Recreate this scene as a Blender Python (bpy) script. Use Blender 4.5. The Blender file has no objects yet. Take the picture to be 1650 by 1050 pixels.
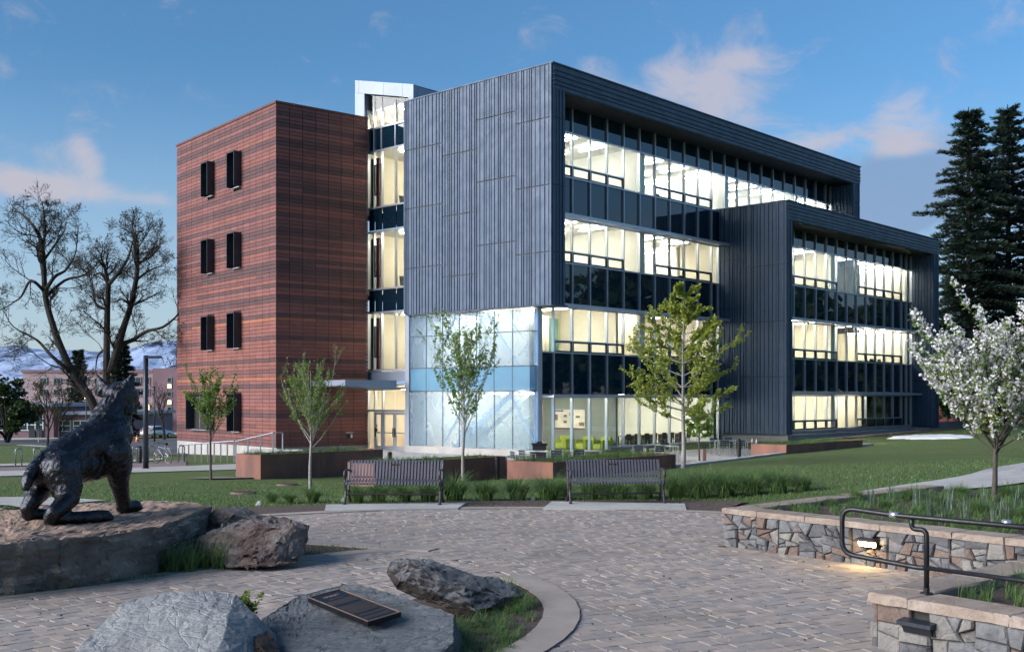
import bpy, bmesh, math, random
import numpy as np
from mathutils import Vector, Matrix, noise
R = math.radians
rnd = random.Random(7)
scene = bpy.context.scene
COL = scene.collection

# ------------------------------------------------------------------ camera
F, CX, HY, CH = 1794.0, 825.0, 640.0, 2.05      # focal length in px of the 1650 px frame, centre, horizon row, eye height
cam_d = bpy.data.cameras.new('camera')
cam = bpy.data.objects.new('camera', cam_d)
COL.objects.link(cam)
cam.location = (0, 0, CH)
cam.rotation_euler = (R(90), 0, 0)
cam_d.sensor_fit = 'HORIZONTAL'
cam_d.sensor_width = 36
cam_d.lens = 36 * F / 1650
cam_d.shift_y = (HY - 525) / 1650
cam_d.clip_start, cam_d.clip_end = 0.1, 30000
scene.camera = cam

# ------------------------------------------------------------------ world
SUN_EL, SUN_AZ = R(3.0), R(-112)                 # azimuth measured from +Y towards +X: the glow is behind left
SKY_STRENGTH, EXPOSURE = 0.15, 2.55
world = bpy.data.worlds.new('World')
scene.world = world
world.use_nodes = True

class NT:
    """small helper for building node graphs"""
    def __init__(s, tree):
        s.t = tree; s.n = tree.nodes; s.l = tree.links
    def new(s, kind, **kw):
        nd = s.n.new(kind)
        for k, v in kw.items():
            if k.startswith('i_'):
                s.set(nd, k[2:], v)
            else:
                setattr(nd, k, v)
        return nd
    def set(s, nd, key, v):
        inp = nd.inputs[int(key)] if key.isdigit() else nd.inputs[key.replace('_', ' ')]
        if isinstance(v, bpy.types.NodeSocket):
            s.l.new(v, inp)
        else:
            inp.default_value = v
    def math(s, op, a, b=0.0, c=None, clamp=False):
        nd = s.n.new('ShaderNodeMath'); nd.operation = op; nd.use_clamp = clamp
        for i, v in enumerate((a, b) if c is None else (a, b, c)):
            if isinstance(v, bpy.types.NodeSocket): s.l.new(v, nd.inputs[i])
            else: nd.inputs[i].default_value = v
        return nd.outputs[0]
    def mix(s, fac, a, b, blend='MIX'):
        nd = s.n.new('ShaderNodeMix'); nd.data_type = 'RGBA'; nd.blend_type = blend
        for i, v in ((0, fac), (6, a), (7, b)):
            if isinstance(v, bpy.types.NodeSocket): s.l.new(v, nd.inputs[i])
            else: nd.inputs[i].default_value = v if i == 0 else (tuple(v) + (1,))[:4]
        return nd.outputs[2]
    def ramp(s, fac, stops, interp='LINEAR'):
        nd = s.n.new('ShaderNodeValToRGB'); s.l.new(fac, nd.inputs[0])
        el = nd.color_ramp.elements; nd.color_ramp.interpolation = interp
        while len(el) < len(stops): el.new(0.5)
        for e, (p, c) in zip(el, stops):
            e.position = p; e.color = (tuple(c) + (1,))[:4] if not isinstance(c, (int, float)) else (c, c, c, 1)
        return nd.outputs[0]
    def maprange(s, v, a, b, c=0.0, d=1.0, smooth=True):
        nd = s.n.new('ShaderNodeMapRange'); nd.interpolation_type = 'SMOOTHSTEP' if smooth else 'LINEAR'
        s.l.new(v, nd.inputs[0])
        for i, x in enumerate((a, b, c, d)): nd.inputs[i + 1].default_value = x
        return nd.outputs[0]

def build_world():
    g = NT(world.node_tree); g.n.clear()
    out = g.new('ShaderNodeOutputWorld')
    bg = g.new('ShaderNodeBackground')
    sky = g.new('ShaderNodeTexSky')
    sky.sky_type = 'NISHITA'; sky.sun_disc = False
    sky.sun_elevation = SUN_EL; sky.sun_rotation = SUN_AZ
    sky.altitude = 1500; sky.air_density = 1.0; sky.dust_density = 1.2; sky.ozone_density = 4.0
    tc = g.new('ShaderNodeTexCoord')
    sep = g.new('ShaderNodeSeparateXYZ'); g.l.new(tc.outputs['Generated'], sep.inputs[0])
    az = g.math('ARCTAN2', sep.outputs[0], sep.outputs[1])
    el = g.math('ARCSINE', sep.outputs[2])
    comb = g.new('ShaderNodeCombineXYZ')
    g.l.new(g.math('MULTIPLY', az, 1.0), comb.inputs[0]); g.l.new(g.math('MULTIPLY', el, 1.7), comb.inputs[1])
    nz = g.new('ShaderNodeTexNoise', i_Vector=comb.outputs[0], i_Scale=15.0, i_Detail=10.0, i_Roughness=0.60, i_Distortion=0.6)
    nzb = g.new('ShaderNodeTexNoise', i_Vector=comb.outputs[0], i_Scale=3.2, i_Detail=3.0, i_Roughness=0.5)
    def blob(px, py, sx, sy, k):
        a0 = math.atan((px - CX) / F); e0 = math.atan((HY - py) / F * math.cos(a0))
        da = g.math('DIVIDE', g.math('SUBTRACT', az, a0), sx / F)
        de = g.math('DIVIDE', g.math('SUBTRACT', el, e0), sy / F)
        d2 = g.math('ADD', g.math('MULTIPLY', da, da), g.math('MULTIPLY', de, de))
        return g.math('MULTIPLY', g.math('EXPONENT', g.math('MULTIPLY', d2, -1.0)), k)
    def add(lst):
        t = lst[0]
        for x in lst[1:]: t = g.math('ADD', t, x)
        return t
    lit = add([blob(128, 232, 26, 30, .95), blob(150, 268, 22, 30, .8), blob(30, 290, 75, 24, .8), blob(125, 308, 80, 20, .85), blob(68, 240, 22, 22, .5), blob(250, 325, 50, 16, .6),
               blob(1100, 125, 120, 48, .95), blob(1180, 165, 70, 40, .75), blob(960, 108, 45, 22, .5), blob(1195, 92, 40, 18, .5),
               blob(1463, 182, 48, 42, .9), blob(1310, 228, 90, 26, .75), blob(1450, 240, 50, 15, .85), blob(1590, 60, 60, 18, .4), blob(1630, 10, 60, 30, .35)])
    grey = add([blob(1440, 292, 130, 52, 1.2), blob(1580, 330, 170, 70, 1.0), blob(1400, 350, 90, 36, .8), blob(60, 300, 120, 26, .5), blob(1120, 165, 110, 26, .5)])
    # outside the frame: scattered cloud banks of the same kind, low over the whole horizon
    band = g.math('MULTIPLY', g.maprange(el, R(1), R(8)), g.maprange(el, R(42), R(22)))
    outside = g.maprange(g.math('ABSOLUTE', az), R(27), R(38))
    rest = g.math('MULTIPLY', g.math('MULTIPLY', band, outside), g.maprange(nzb.outputs[0], .46, .68, 0, .8))
    lit = g.math('ADD', lit, rest)
    f = nz.outputs[0]
    shape = g.maprange(g.math('ADD', f, g.math('MULTIPLY', lit, .40)), .56, .98)
    shape_g = g.maprange(g.math('ADD', f, g.math('MULTIPLY', grey, .40)), .56, .95)
    up = g.maprange(el, 0.0, 0.35)
    base = sky.outputs[0]
    hsv = g.new('ShaderNodeHueSaturation', i_Hue=.492, i_Saturation=.90, i_Value=.49, i_Color=base)
    k = 1.0 / SKY_STRENGTH
    low = g.maprange(el, R(17), R(0), 0, .62)                       # pale band of haze over the whole horizon
    sky_c = g.mix(low, hsv.outputs[0], tuple(c * k for c in (.108, .124, .145)))
    warm = tuple(c * k for c in (.118, .102, .104))
    cold = tuple(c * k for c in (.042, .062, .098))
    c1 = g.mix(g.math('MULTIPLY', shape_g, .85), sky_c, cold)
    c2 = g.mix(g.math('MULTIPLY', shape, .62), c1, warm)
    g.l.new(c2, bg.inputs[0]); bg.inputs[1].default_value = SKY_STRENGTH
    g.l.new(bg.outputs[0], out.inputs[0])
build_world()

sun_d = bpy.data.lights.new('sun', 'SUN')
sun_d.energy = 1.15; sun_d.angle = R(50); sun_d.color = (1.0, .955, .95)
sun = bpy.data.objects.new('sun', sun_d); COL.objects.link(sun)
_sd = Vector((math.sin(SUN_AZ) * math.cos(R(24)), math.cos(SUN_AZ) * math.cos(R(24)), math.sin(R(24))))
sun.rotation_euler = _sd.to_track_quat('Z', 'Y').to_euler()
sun.location = (-30, -30, 40)

vs = scene.view_settings
vs.view_transform = 'Standard'; vs.look = 'None'; vs.exposure = EXPOSURE; vs.gamma = 1; vs.use_curve_mapping = False
cy = scene.cycles
cy.max_bounces = 8; cy.diffuse_bounces = 4; cy.glossy_bounces = 4; cy.transmission_bounces = 6; cy.transparent_max_bounces = 16
cy.use_denoising = True; cy.sample_clamp_indirect = 4.0; cy.caustics_reflective = False; cy.caustics_refractive = False
cy.use_adaptive_sampling = True; cy.adaptive_threshold = 0.01

# ------------------------------------------------------------------ materials
MATS = {}
def base_mat(name):
    m = bpy.data.materials.new(name); m.use_nodes = True
    g = NT(m.node_tree); g.n.clear()
    out = g.new('ShaderNodeOutputMaterial')
    MATS[name] = m
    return m, g, out

def pmat(name, col, col2=None, rough=.6, metal=0.0, vscale=2.0, var=.18, bump=.15, bscale=25.0, detail=6.0, spec=.5,
         stretch=(1, 1, 1), island=0.0, coat=0.0, bdist=.02, stain=0.0):
    """principled surface: two colours mixed by noise, fine relief; island = brightness jitter per loose piece"""
    m, g, out = base_mat(name)
    bs = g.new('ShaderNodeBsdfPrincipled')
    tc = g.new('ShaderNodeTexCoord')
    mp = g.new('ShaderNodeMapping'); g.l.new(tc.outputs['Object'], mp.inputs[0]); mp.inputs['Scale'].default_value = stretch
    n1 = g.new('ShaderNodeTexNoise', i_Vector=mp.outputs[0], i_Scale=vscale, i_Detail=detail, i_Roughness=.6)
    if col2 is None: col2 = tuple(c * .6 for c in col)
    lo, hi = .5 - .25 * min(1, var * 3), .5 + .25
    c = g.mix(g.maprange(n1.outputs[0], .32, .68), col, tuple(a + (b - a) * min(1.0, var * 4) for a, b in zip(col, col2)))
    if stain:
        ns = g.new('ShaderNodeTexNoise', i_Vector=tc.outputs['Object'], i_Scale=.55, i_Detail=7.0, i_Roughness=.65, i_Distortion=.4)
        c = g.mix(g.maprange(ns.outputs[0], .46, .72, 0, stain), c, tuple(k * .5 for k in col))
    if island:
        geo = g.new('ShaderNodeNewGeometry')
        k = g.math('MULTIPLY_ADD', geo.outputs['Random Per Island'], 2 * island, 1 - island)
        oi = g.new('ShaderNodeObjectInfo')
        k2 = g.math('MULTIPLY_ADD', oi.outputs['Random'], island, 1 - island / 2)
        vm = g.new('ShaderNodeVectorMath', operation='SCALE'); g.l.new(c, vm.inputs[0]); g.l.new(g.math('MULTIPLY', k, k2), vm.inputs['Scale'])
        c = vm.outputs[0]
    g.l.new(c, bs.inputs['Base Color'])
    bs.inputs['Metallic'].default_value = metal
    bs.inputs['Specular IOR Level'].default_value = spec
    if coat: bs.inputs['Coat Weight'].default_value = coat
    n2 = g.new('ShaderNodeTexNoise', i_Vector=mp.outputs[0], i_Scale=bscale, i_Detail=8.0, i_Roughness=.62)
    r = g.maprange(n2.outputs[0], .3, .7, max(.02, rough - .1), min(1, rough + .1))
    g.l.new(r, bs.inputs['Roughness'])
    if bump:
        bp = g.new('ShaderNodeBump', i_Strength=bump, i_Distance=bdist)
        g.l.new(n2.outputs[0], bp.inputs['Height']); g.l.new(bp.outputs[0], bs.inputs['Normal'])
    g.l.new(bs.outputs[0], out.inputs[0])
    return m

def leafmat(name, col, col2, trans=.35, jit=.35):
    m, g, out = base_mat(name)
    geo = g.new('ShaderNodeNewGeometry')
    c = g.mix(geo.outputs['Random Per Island'], col, col2)
    d = g.new('ShaderNodeBsdfPrincipled'); g.l.new(c, d.inputs['Base Color']); d.inputs['Roughness'].default_value = .5
    d.inputs['Specular IOR Level'].default_value = .3
    t = g.new('ShaderNodeBsdfTranslucent'); g.l.new(c, t.inputs[0])
    mx = g.new('ShaderNodeMixShader'); mx.inputs[0].default_value = trans
    g.l.new(d.outputs[0], mx.inputs[1]); g.l.new(t.outputs[0], mx.inputs[2]); g.l.new(mx.outputs[0], out.inputs[0])
    return m

def emat(name, col, strength):
    m, g, out = base_mat(name)
    e = g.new('ShaderNodeEmission'); e.inputs[0].default_value = tuple(col) + (1,); e.inputs[1].default_value = strength
    g.l.new(e.outputs[0], out.inputs[0]); return m

def glassmat(name, tint, refl=.08, frit=None, FRIT=(.22, .28)):
    """thin window pane: lets the view through, mirrors the sky more at grazing angles"""
    m, g, out = base_mat(name)
    tr = g.new('ShaderNodeBsdfTransparent'); tr.inputs[0].default_value = tuple(tint) + (1,)
    gl = g.new('ShaderNodeBsdfGlossy'); gl.inputs['Roughness'].default_value = .015
    lw = g.new('ShaderNodeLayerWeight'); lw.inputs[0].default_value = .5
    fac = g.math('ADD', g.math('MULTIPLY', g.math('POWER', lw.outputs['Facing'], 4.0), .9), refl, clamp=True)
    tc = g.new('ShaderNodeTexCoord')
    wob = g.new('ShaderNodeTexNoise', i_Vector=tc.outputs['Object'], i_Scale=.8, i_Detail=1.0)
    bp = g.new('ShaderNodeBump', i_Strength=.04, i_Distance=.05); g.l.new(wob.outputs[0], bp.inputs['Height']); g.l.new(bp.outputs[0], gl.inputs['Normal'])
    body = tr.outputs[0]
    if frit:
        # printed frit: pale streaks like frost ferns over the pane
        tl = g.new('ShaderNodeBsdfTranslucent'); tl.inputs[0].default_value = (.68, .82, .95, 1)
        df = g.new('ShaderNodeBsdfDiffuse'); df.inputs[0].default_value = tuple(frit) + (1,)
        md = g.new('ShaderNodeMixShader'); md.inputs[0].default_value = .5
        g.l.new(df.outputs[0], md.inputs[1]); g.l.new(tl.outputs[0], md.inputs[2])
        mp = g.new('ShaderNodeMapping'); g.l.new(tc.outputs['Object'], mp.inputs[0]); mp.inputs['Scale'].default_value = (1, 1, .55)
        w1 = g.new('ShaderNodeTexNoise', i_Vector=mp.outputs[0], i_Scale=.75, i_Detail=9.0, i_Roughness=.6, i_Distortion=2.2)
        ridge = g.math('ABSOLUTE', g.math('SUBTRACT', w1.outputs[0], .5))
        line = g.maprange(ridge, .025, .0, 0, .42)
        n2 = g.new('ShaderNodeTexNoise', i_Vector=mp.outputs[0], i_Scale=.5, i_Detail=4.0)
        cloud = g.maprange(n2.outputs[0], .35, .7, FRIT[0], FRIT[1])
        mx = g.new('ShaderNodeMixShader'); g.l.new(g.math('MAXIMUM', line, cloud), mx.inputs[0])
        g.l.new(tr.outputs[0], mx.inputs[1]); g.l.new(md.outputs[0], mx.inputs[2]); body = mx.outputs[0]
    mx2 = g.new('ShaderNodeMixShader'); g.l.new(fac, mx2.inputs[0])
    g.l.new(body, mx2.inputs[1]); g.l.new(gl.outputs[0], mx2.inputs[2]); g.l.new(mx2.outputs[0], out.inputs[0])
    return m

M = {}
M['terra'] = [pmat('terracotta_%d' % i, c, None, rough=.75, var=.08, vscale=1.3, bump=.08, bscale=60, island=.10, spec=.3) for i, c in enumerate(
    [(.235, .093, .078), (.195, .083, .076), (.155, .072, .071), (.108, .060, .062), (.33, .130, .080), (.210, .091, .086)])]
M['joint'] = pmat('joint_backing', (.02, .016, .016), rough=.9)
M['coping'] = pmat('brown_coping', (.13, .055, .05), rough=.5, metal=.3)
M['clad'] = pmat('zinc_cladding', (.054, .088, .142), (.049, .081, .134), rough=.58, metal=.12, var=.08, vscale=.5, bump=0, bscale=2, island=.05)
M['cladrib'] = pmat('zinc_rib_shadow_tone', (.036, .058, .095), rough=.4, metal=.35, bump=.02)  # darker copy of the cladding tone, putting thin shadow lines into the colour
M['claddark'] = pmat('zinc_shadow_gap', (.03, .036, .045), rough=.6)
M['alu'] = pmat('silver_aluminium', (.46, .50, .57), rough=.38, metal=.55, var=.05, bump=.02)
M['alupanel'] = pmat('pale_metal_panel', (.235, .275, .345), rough=.45, metal=.35, var=.06, vscale=.6, bump=.02, island=.04)
M['dkframe'] = pmat('dark_window_frame', (.018, .021, .027), rough=.45, bump=.02)
M['hood'] = pmat('charcoal_hood_metal', (.030, .040, .055), rough=.38, metal=.3, bump=.02)
M['glass'] = glassmat('clear_glass', (.92, .95, .93), refl=.02)
M['frit'] = glassmat('frosted_fern_glass', (.78, .88, .97), refl=.05, frit=(.36, .52, .68))
def darkglass(name, col, rough=.02):
    m, g, out = base_mat(name)
    b = g.new('ShaderNodeBsdfPrincipled'); b.inputs['Base Color'].default_value = tuple(col) + (1,)
    b.inputs['Roughness'].default_value = rough; b.inputs['IOR'].default_value = 1.6
    tc = g.new('ShaderNodeTexCoord')
    wob = g.new('ShaderNodeTexNoise', i_Vector=tc.outputs['Object'], i_Scale=.7, i_Detail=1.0)
    bp = g.new('ShaderNodeBump', i_Strength=.05, i_Distance=.05); g.l.new(wob.outputs[0], bp.inputs['Height']); g.l.new(bp.outputs[0], b.inputs['Normal'])
    g.l.new(b.outputs[0], out.inputs[0]); return m
M['spandrel'] = darkglass('dark_spandrel_glass', (.004, .018, .034))
M['bluespan'] = glassmat('blue_spandrel_glass', (.25, .55, .80), refl=.06, frit=(.15, .36, .52), FRIT=(.74, .84))
M['concrete'] = pmat('pale_concrete', (.40, .39, .37), (.30, .29, .28), rough=.85, var=.2, vscale=1.2, bump=.12, bscale=40)
M['concdark'] = pmat('grey_concrete', (.27, .265, .26), (.19, .185, .18), rough=.85, var=.2, vscale=.9, bump=.15, bscale=30)
M['kerb'] = pmat('buff_kerb_concrete', (.335, .285, .245), (.26, .225, .195), rough=.85, stain=.5, var=.22, vscale=1.6, bump=.14, bscale=60)
M['corten'] = pmat('rusted_steel', (.26, .115, .078), (.15, .075, .060), rough=.75, metal=.15, var=.25, vscale=1.4, bump=.08, bscale=30, stretch=(1, 1, .45))
M['cream'] = pmat('cream_wall_paint', (.76, .71, .60), (.72, .67, .57), rough=.8, var=.1, bump=0)
M['white'] = pmat('white_wall_paint', (.78, .77, .73), (.74, .73, .69), rough=.8, var=.1, bump=0)
M['ceiling'] = pmat('white_ceiling_tile', (.78, .77, .74), rough=.9, var=.05, bump=0)
M['carpet'] = pmat('grey_carpet', (.16, .155, .15), rough=.95, var=.2, bump=0)
M['greywall'] = pmat('grey_green_wall_paint', (.20, .225, .225), rough=.8, var=.05, bump=0)
M['wood'] = pmat('honey_wood', (.42, .21, .075), (.33, .15, .05), rough=.5, var=.25, vscale=3, stretch=(6, 6, 1), bump=.03)
M['lamp'] = emat('ceiling_lamp_glow', (1.0, .915, .77), 9.8)
M['lampw'] = emat('cool_ceiling_lamp_glow', (1.0, .95, .84), 9.8)
M['bronze'] = pmat('dark_bronze', (.046, .049, .057), (.026, .027, .032), rough=.27, metal=.85, var=.25, vscale=6, bump=.45, bscale=55, bdist=.02, stretch=(1, 1, .6))
M['bench'] = pmat('purple_grey_painted_steel', (.125, .122, .150), rough=.45, metal=.3, bump=.03, var=.1)
M['benchdk'] = pmat('dark_cast_iron', (.055, .046, .052), rough=.5, metal=.3, bump=.1)
M['black'] = pmat('black_painted_metal', (.014, .015, .018), rough=.4, metal=.2, bump=.03)
M['steel'] = pmat('galvanised_steel', (.30, .32, .35), rough=.42, metal=.6, var=.12, bump=.03)
M['silver'] = pmat('bright_silver', (.62, .62, .62), rough=.3, metal=.8, bump=.02)
M['bark'] = pmat('grey_brown_bark', (.085, .070, .058), (.045, .037, .032), rough=.9, var=.25, vscale=8, bump=.6, bscale=30, stretch=(1, 1, .35))
M['barkpale'] = pmat('pale_smooth_bark', (.34, .31, .28), (.22, .20, .18), rough=.8, var=.25, vscale=10, bump=.25, bscale=40, stretch=(1, 1, 2.5))
M['barkdk'] = pmat('dark_winter_bark', (.028, .024, .022), (.016, .014, .013), rough=.95, var=.25, vscale=3, bump=.6, bscale=12, stretch=(1, 1, .35))
M['leaf'] = leafmat('young_green_leaf', (.20, .29, .055), (.105, .20, .038), .4)
M['maple'] = leafmat('yellow_green_maple_leaf', (.36, .39, .066), (.20, .27, .050), .4)
M['leafdk'] = leafmat('dark_green_leaf', (.045, .075, .018), (.022, .042, .012), .25)
M['bud'] = leafmat('olive_bud', (.075, .070, .022), (.035, .034, .014), .2)
M['needle'] = leafmat('dark_needle', (.030, .050, .030), (.012, .024, .016), .1)
M['petal'] = leafmat('white_petal', (.80, .80, .80), (.62, .60, .60), .35)
M['blade'] = leafmat('ornamental_grass_blade', (.145, .245, .085), (.070, .145, .050), .3)
M['bladelt'] = leafmat('fresh_grass_blade', (.135, .215, .050), (.070, .135, .032), .3)
M['bladegry'] = leafmat('grey_green_blade', (.17, .23, .17), (.09, .14, .085), .3)
M['straw'] = leafmat('dry_straw_blade', (.34, .27, .17), (.22, .17, .11), .2)
M['asphalt'] = pmat('grey_asphalt', (.075, .078, .085), (.055, .057, .062), rough=.9, var=.2, vscale=.4, bump=.2, bscale=40)
M['mulch'] = pmat('bark_mulch', (.12, .085, .068), (.050, .036, .031), rough=.95, var=.3, vscale=14, bump=.9, bscale=45, bdist=.04)
M['yellow'] = pmat('yellow_kerb_paint', (.62, .36, .04), rough=.7)
M['pink'] = pmat('pink_stucco', (.40, .295, .315), (.36, .265, .285), rough=.9, var=.2, vscale=.15, bump=.05)
M['pinkdk'] = pmat('mauve_stucco', (.27, .17, .20), rough=.9, var=.15, vscale=.15, bump=.05)
M['farglass'] = darkglass('teal_window_glass', (.020, .045, .060), .08)
M['warmwin'] = emat('warm_window_glow', (1.0, .72, .30), .8)
M['paver'] = [pmat('paver_%d' % i, c, tuple(k * .78 for k in c), rough=.85, var=.20, vscale=5, bump=.22, bscale=70, island=.09, stain=.55) for i, c in enumerate(
    [(.335, .280, .240), (.315, .272, .240), (.265, .242, .228), (.36, .300, .250), (.295, .255, .228)])]
M['paverred'] = pmat('mauve_paving', (.205, .150, .150), (.15, .115, .12), rough=.85, var=.2, vscale=2, bump=.2)
M['sand'] = pmat('joint_sand', (.085, .076, .070), rough=.95, bump=.3, bscale=80)
# ------------------------------------------------------------------ mesh + object helpers
class MB:
    def __init__(s): s.v, s.f, s.m = [], [], []
    def add(s, vs, fs, mi=0):
        o = len(s.v)
        s.v += [tuple(p) for p in vs]
        s.f += [tuple(i + o for i in f) for f in fs]
        s.m += [mi] * len(fs)
        return s
    def quad(s, a, b, c, d, mi=0): return s.add([a, b, c, d], [(0, 1, 2, 3)], mi)
    def obox(s, o, a, b, c, mi=0):
        o, a, b, c = Vector(o), Vector(a), Vector(b), Vector(c)
        vs = [o, o + a, o + a + b, o + b, o + c, o + a + c, o + a + b + c, o + b + c]
        fs = [(0, 3, 2, 1), (4, 5, 6, 7), (0, 1, 5, 4), (1, 2, 6, 5), (2, 3, 7, 6), (3, 0, 4, 7)]
        if a.cross(b).dot(c) < 0: fs = [f[::-1] for f in fs]
        return s.add(vs, fs, mi)
    def box(s, x0, x1, y0, y1, z0, z1, mi=0):
        return s.obox((x0, y0, z0), (x1 - x0, 0, 0), (0, y1 - y0, 0), (0, 0, z1 - z0), mi)
    def prism(s, poly, up, mi=0):
        """poly: 3D points, extruded by vector up"""
        n = len(poly); up = Vector(up)
        vs = [Vector(p) for p in poly] + [Vector(p) + up for p in poly]
        nrm = sum(((vs[i] - vs[0]).cross(vs[i + 1] - vs[0]) for i in range(1, n - 1)), Vector())
        fs = [tuple(range(n))[::-1], tuple(range(n, 2 * n))] + [(i, (i + 1) % n, n + (i + 1) % n, n + i) for i in range(n)]
        if nrm.dot(up) < 0: fs = [f[::-1] for f in fs]
        return s.add(vs, fs, mi)
    def tube(s, pts, rad, n=6, mi=0, closed=False, caps=True):
        pts = [Vector(p) for p in pts]; k = len(pts)
        if not hasattr(rad, '__len__'): rad = [rad] * k
        o = len(s.v); ref = None
        for i, p in enumerate(pts):
            if closed: t = pts[(i + 1) % k] - pts[i - 1]
            else: t = pts[min(i + 1, k - 1)] - pts[max(i - 1, 0)]
            if t.length < 1e-9: t = Vector((0, 0, 1))
            t.normalize()
            if ref is None:
                ref = t.orthogonal().normalized()
            else:
                ref = ref - t * ref.dot(t)
                ref = ref.normalized() if ref.length > 1e-6 else t.orthogonal().normalized()
            b = t.cross(ref)
            for j in range(n):
                a = 2 * math.pi * j / n
                s.v.append(tuple(p + (ref * math.cos(a) + b * math.sin(a)) * rad[i]))
        m = k if closed else k - 1
        for i in range(m):
            i2 = (i + 1) % k
            for j in range(n):
                j2 = (j + 1) % n
                s.f.append((o + i * n + j, o + i * n + j2, o + i2 * n + j2, o + i2 * n + j)); s.m.append(mi)
        if caps and not closed and n > 2:
            s.f.append(tuple(o + j for j in range(n))[::-1]); s.m.append(mi)
            s.f.append(tuple(o + (k - 1) * n + j for j in range(n))); s.m.append(mi)
        return s
    def lathe(s, prof, c=(0, 0, 0), n=16, mi=0):
        """prof: (radius, z) pairs from bottom to top"""
        o = len(s.v); c = Vector(c)
        for r, z in prof:
            for j in range(n):
                a = 2 * math.pi * j / n
                s.v.append((c.x + r * math.cos(a), c.y + r * math.sin(a), c.z + z))
        for i in range(len(prof) - 1):
            for j in range(n):
                j2 = (j + 1) % n
                s.f.append((o + i * n + j, o + i * n + j2, o + (i + 1) * n + j2, o + (i + 1) * n + j)); s.m.append(mi)
        s.f.append(tuple(o + j for j in range(n))[::-1]); s.m.append(mi)
        e = o + (len(prof) - 1) * n
        s.f.append(tuple(e + j for j in range(n))); s.m.append(mi)
        return s
    def mesh(s, name, mats, smooth=False):
        me = bpy.data.meshes.new(name)
        me.from_pydata(s.v, [], s.f)
        if not isinstance(mats, (list, tuple)): mats = [mats]
        for m in mats: me.materials.append(m)
        if len(mats) > 1: me.polygons.foreach_set('material_index', s.m)
        if smooth: me.polygons.foreach_set('use_smooth', [True] * len(s.f))
        me.update()
        return me
    def build(s, name, mats, parent=None, smooth=False, local=False):
        return put(name, s.mesh(name, mats, smooth), parent, local)

def put(name, me, parent=None, local=False):
    o = bpy.data.objects.new(name, me); COL.objects.link(o)
    if parent is not None:
        o.parent = parent
        if not local and parent.type == 'EMPTY':
            o.matrix_parent_inverse = Matrix.Translation(-Vector(parent.location))
    return o

def tag(o, label, cat, group=None):
    o['label'] = label; o['category'] = cat
    if group: o['group'] = group
    return o
def thing(name, label, cat, loc=(0, 0, 0), group=None):
    o = bpy.data.objects.new(name, None); COL.objects.link(o)
    o.empty_display_size = .2; o.location = loc
    return tag(o, label, cat, group)
def struct(o): o['kind'] = 'structure'; return o
def stuff(o): o['kind'] = 'stuff'; return o
def copytree(o, parent=None):
    c = o.copy(); COL.objects.link(c)
    if parent is not None: c.parent = parent
    for ch in list(o.children): copytree(ch, c)
    return c
def place(o, loc, rz=0.0, s=1.0, label=None):
    o.location = loc; o.rotation_euler = (0, 0, rz); o.scale = (s, s, s)
    if label: o['label'] = label
    return o

# ------------------------------------------------------------------ picture geometry -> metres
def at(px, py, Y): return Vector(((px - CX) / F * Y, Y, CH + (HY - py) / F * Y))
def atz(px, py, z):
    return at(px, py, (CH - z) * F / (py - HY))

# ------------------------------------------------------------------ lie of the land
PC, PR = (0.1, 12.6), 7.9                        # round paved court: centre and radius
_cp = [(-8, 35.4, -.56), (-4, 31, -.44), (-2, 34.8, -.58), (.5, 33, -.34), (1.2, 31.5, -.25), (5.3, 36, -.22), (10.7, 43.2, -.15), (17.8, 49.3, .0),
       (7.2, 19.6, .42), (11.4, 24.8, .46), (6.1, 18.4, .40), (9, 30, .12), (14, 36, .1), (22, 50, .1), (30, 60, .15), (22, 71, -.38), (30, 79, -.2),
       (16.5, 62, -.42), (45, 60, .4), (60, 90, .2), (-20, 40, -.75), (-14.7, 47, -.95), (-24, 52, -1.2), (-17, 55, -1.2), (-16, 62, -1.25), (-45, 60, -1.4),
       (-30, 100, -2.4), (-50, 150, -3.4), (-90, 150, -3.4), (-47, 200, -4.3), (-100, 200, -4.3), (-12, 58, -1.05), (-8, 50, -.98), (-25, 22, -.1),
       (-8, 24, -.12), (-20, 28, -.35), (0, 250, -4.5), (100, 200, -1), (150, 300, -.5), (0, -20, 0), (30, 0, .3), (-30, 0, 0), (0, 0, -.02), (5, 5, -.02), (-5, 5, -.02),
       (-200, 300, -6), (-300, 500, -7), (300, 500, -4), (-10, 12, -.03), (9, 10, .0), (10, 15, .45), (7, 14.5, .42)]
for _a in range(35, 161, 14):
    _cp.append((PC[0] + 8.4 * math.cos(R(_a)), PC[1] + 8.4 * math.sin(R(_a)), -.04))
_cp = np.array(_cp, float)
_n = len(_cp)
_K = np.zeros((_n + 3, _n + 3))
_D = np.hypot(_cp[:, None, 0] - _cp[None, :, 0], _cp[:, None, 1] - _cp[None, :, 1])
_K[:_n, :_n] = _D; _K[:_n, _n] = 1; _K[:_n, _n + 1:] = _cp[:, :2]; _K[_n:, :_n] = _K[:_n, _n:].T
_W = np.linalg.solve(_K, np.concatenate([_cp[:, 2], np.zeros(3)]))
PATIO = [(-9.5, 43), (-5.5, 39.6), (-2.6, 37), (1.0, 34.2), (5.4, 37.4), (10.2, 44.6), (17.4, 51.0), (17.6, 58), (15.3, 63.2), (12.2, 66.5), (1.0, 54.2), (-6.5, 62.5), (-9, 63), (-12, 59)]
def inside(poly, x, y):
    c = False; j = len(poly) - 1
    for i in range(len(poly)):
        xi, yi = poly[i]; xj, yj = poly[j]
        if (yi > y) != (yj > y) and x < (xj - xi) * (y - yi) / (yj - yi) + xi: c = not c
        j = i
    return c
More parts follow.
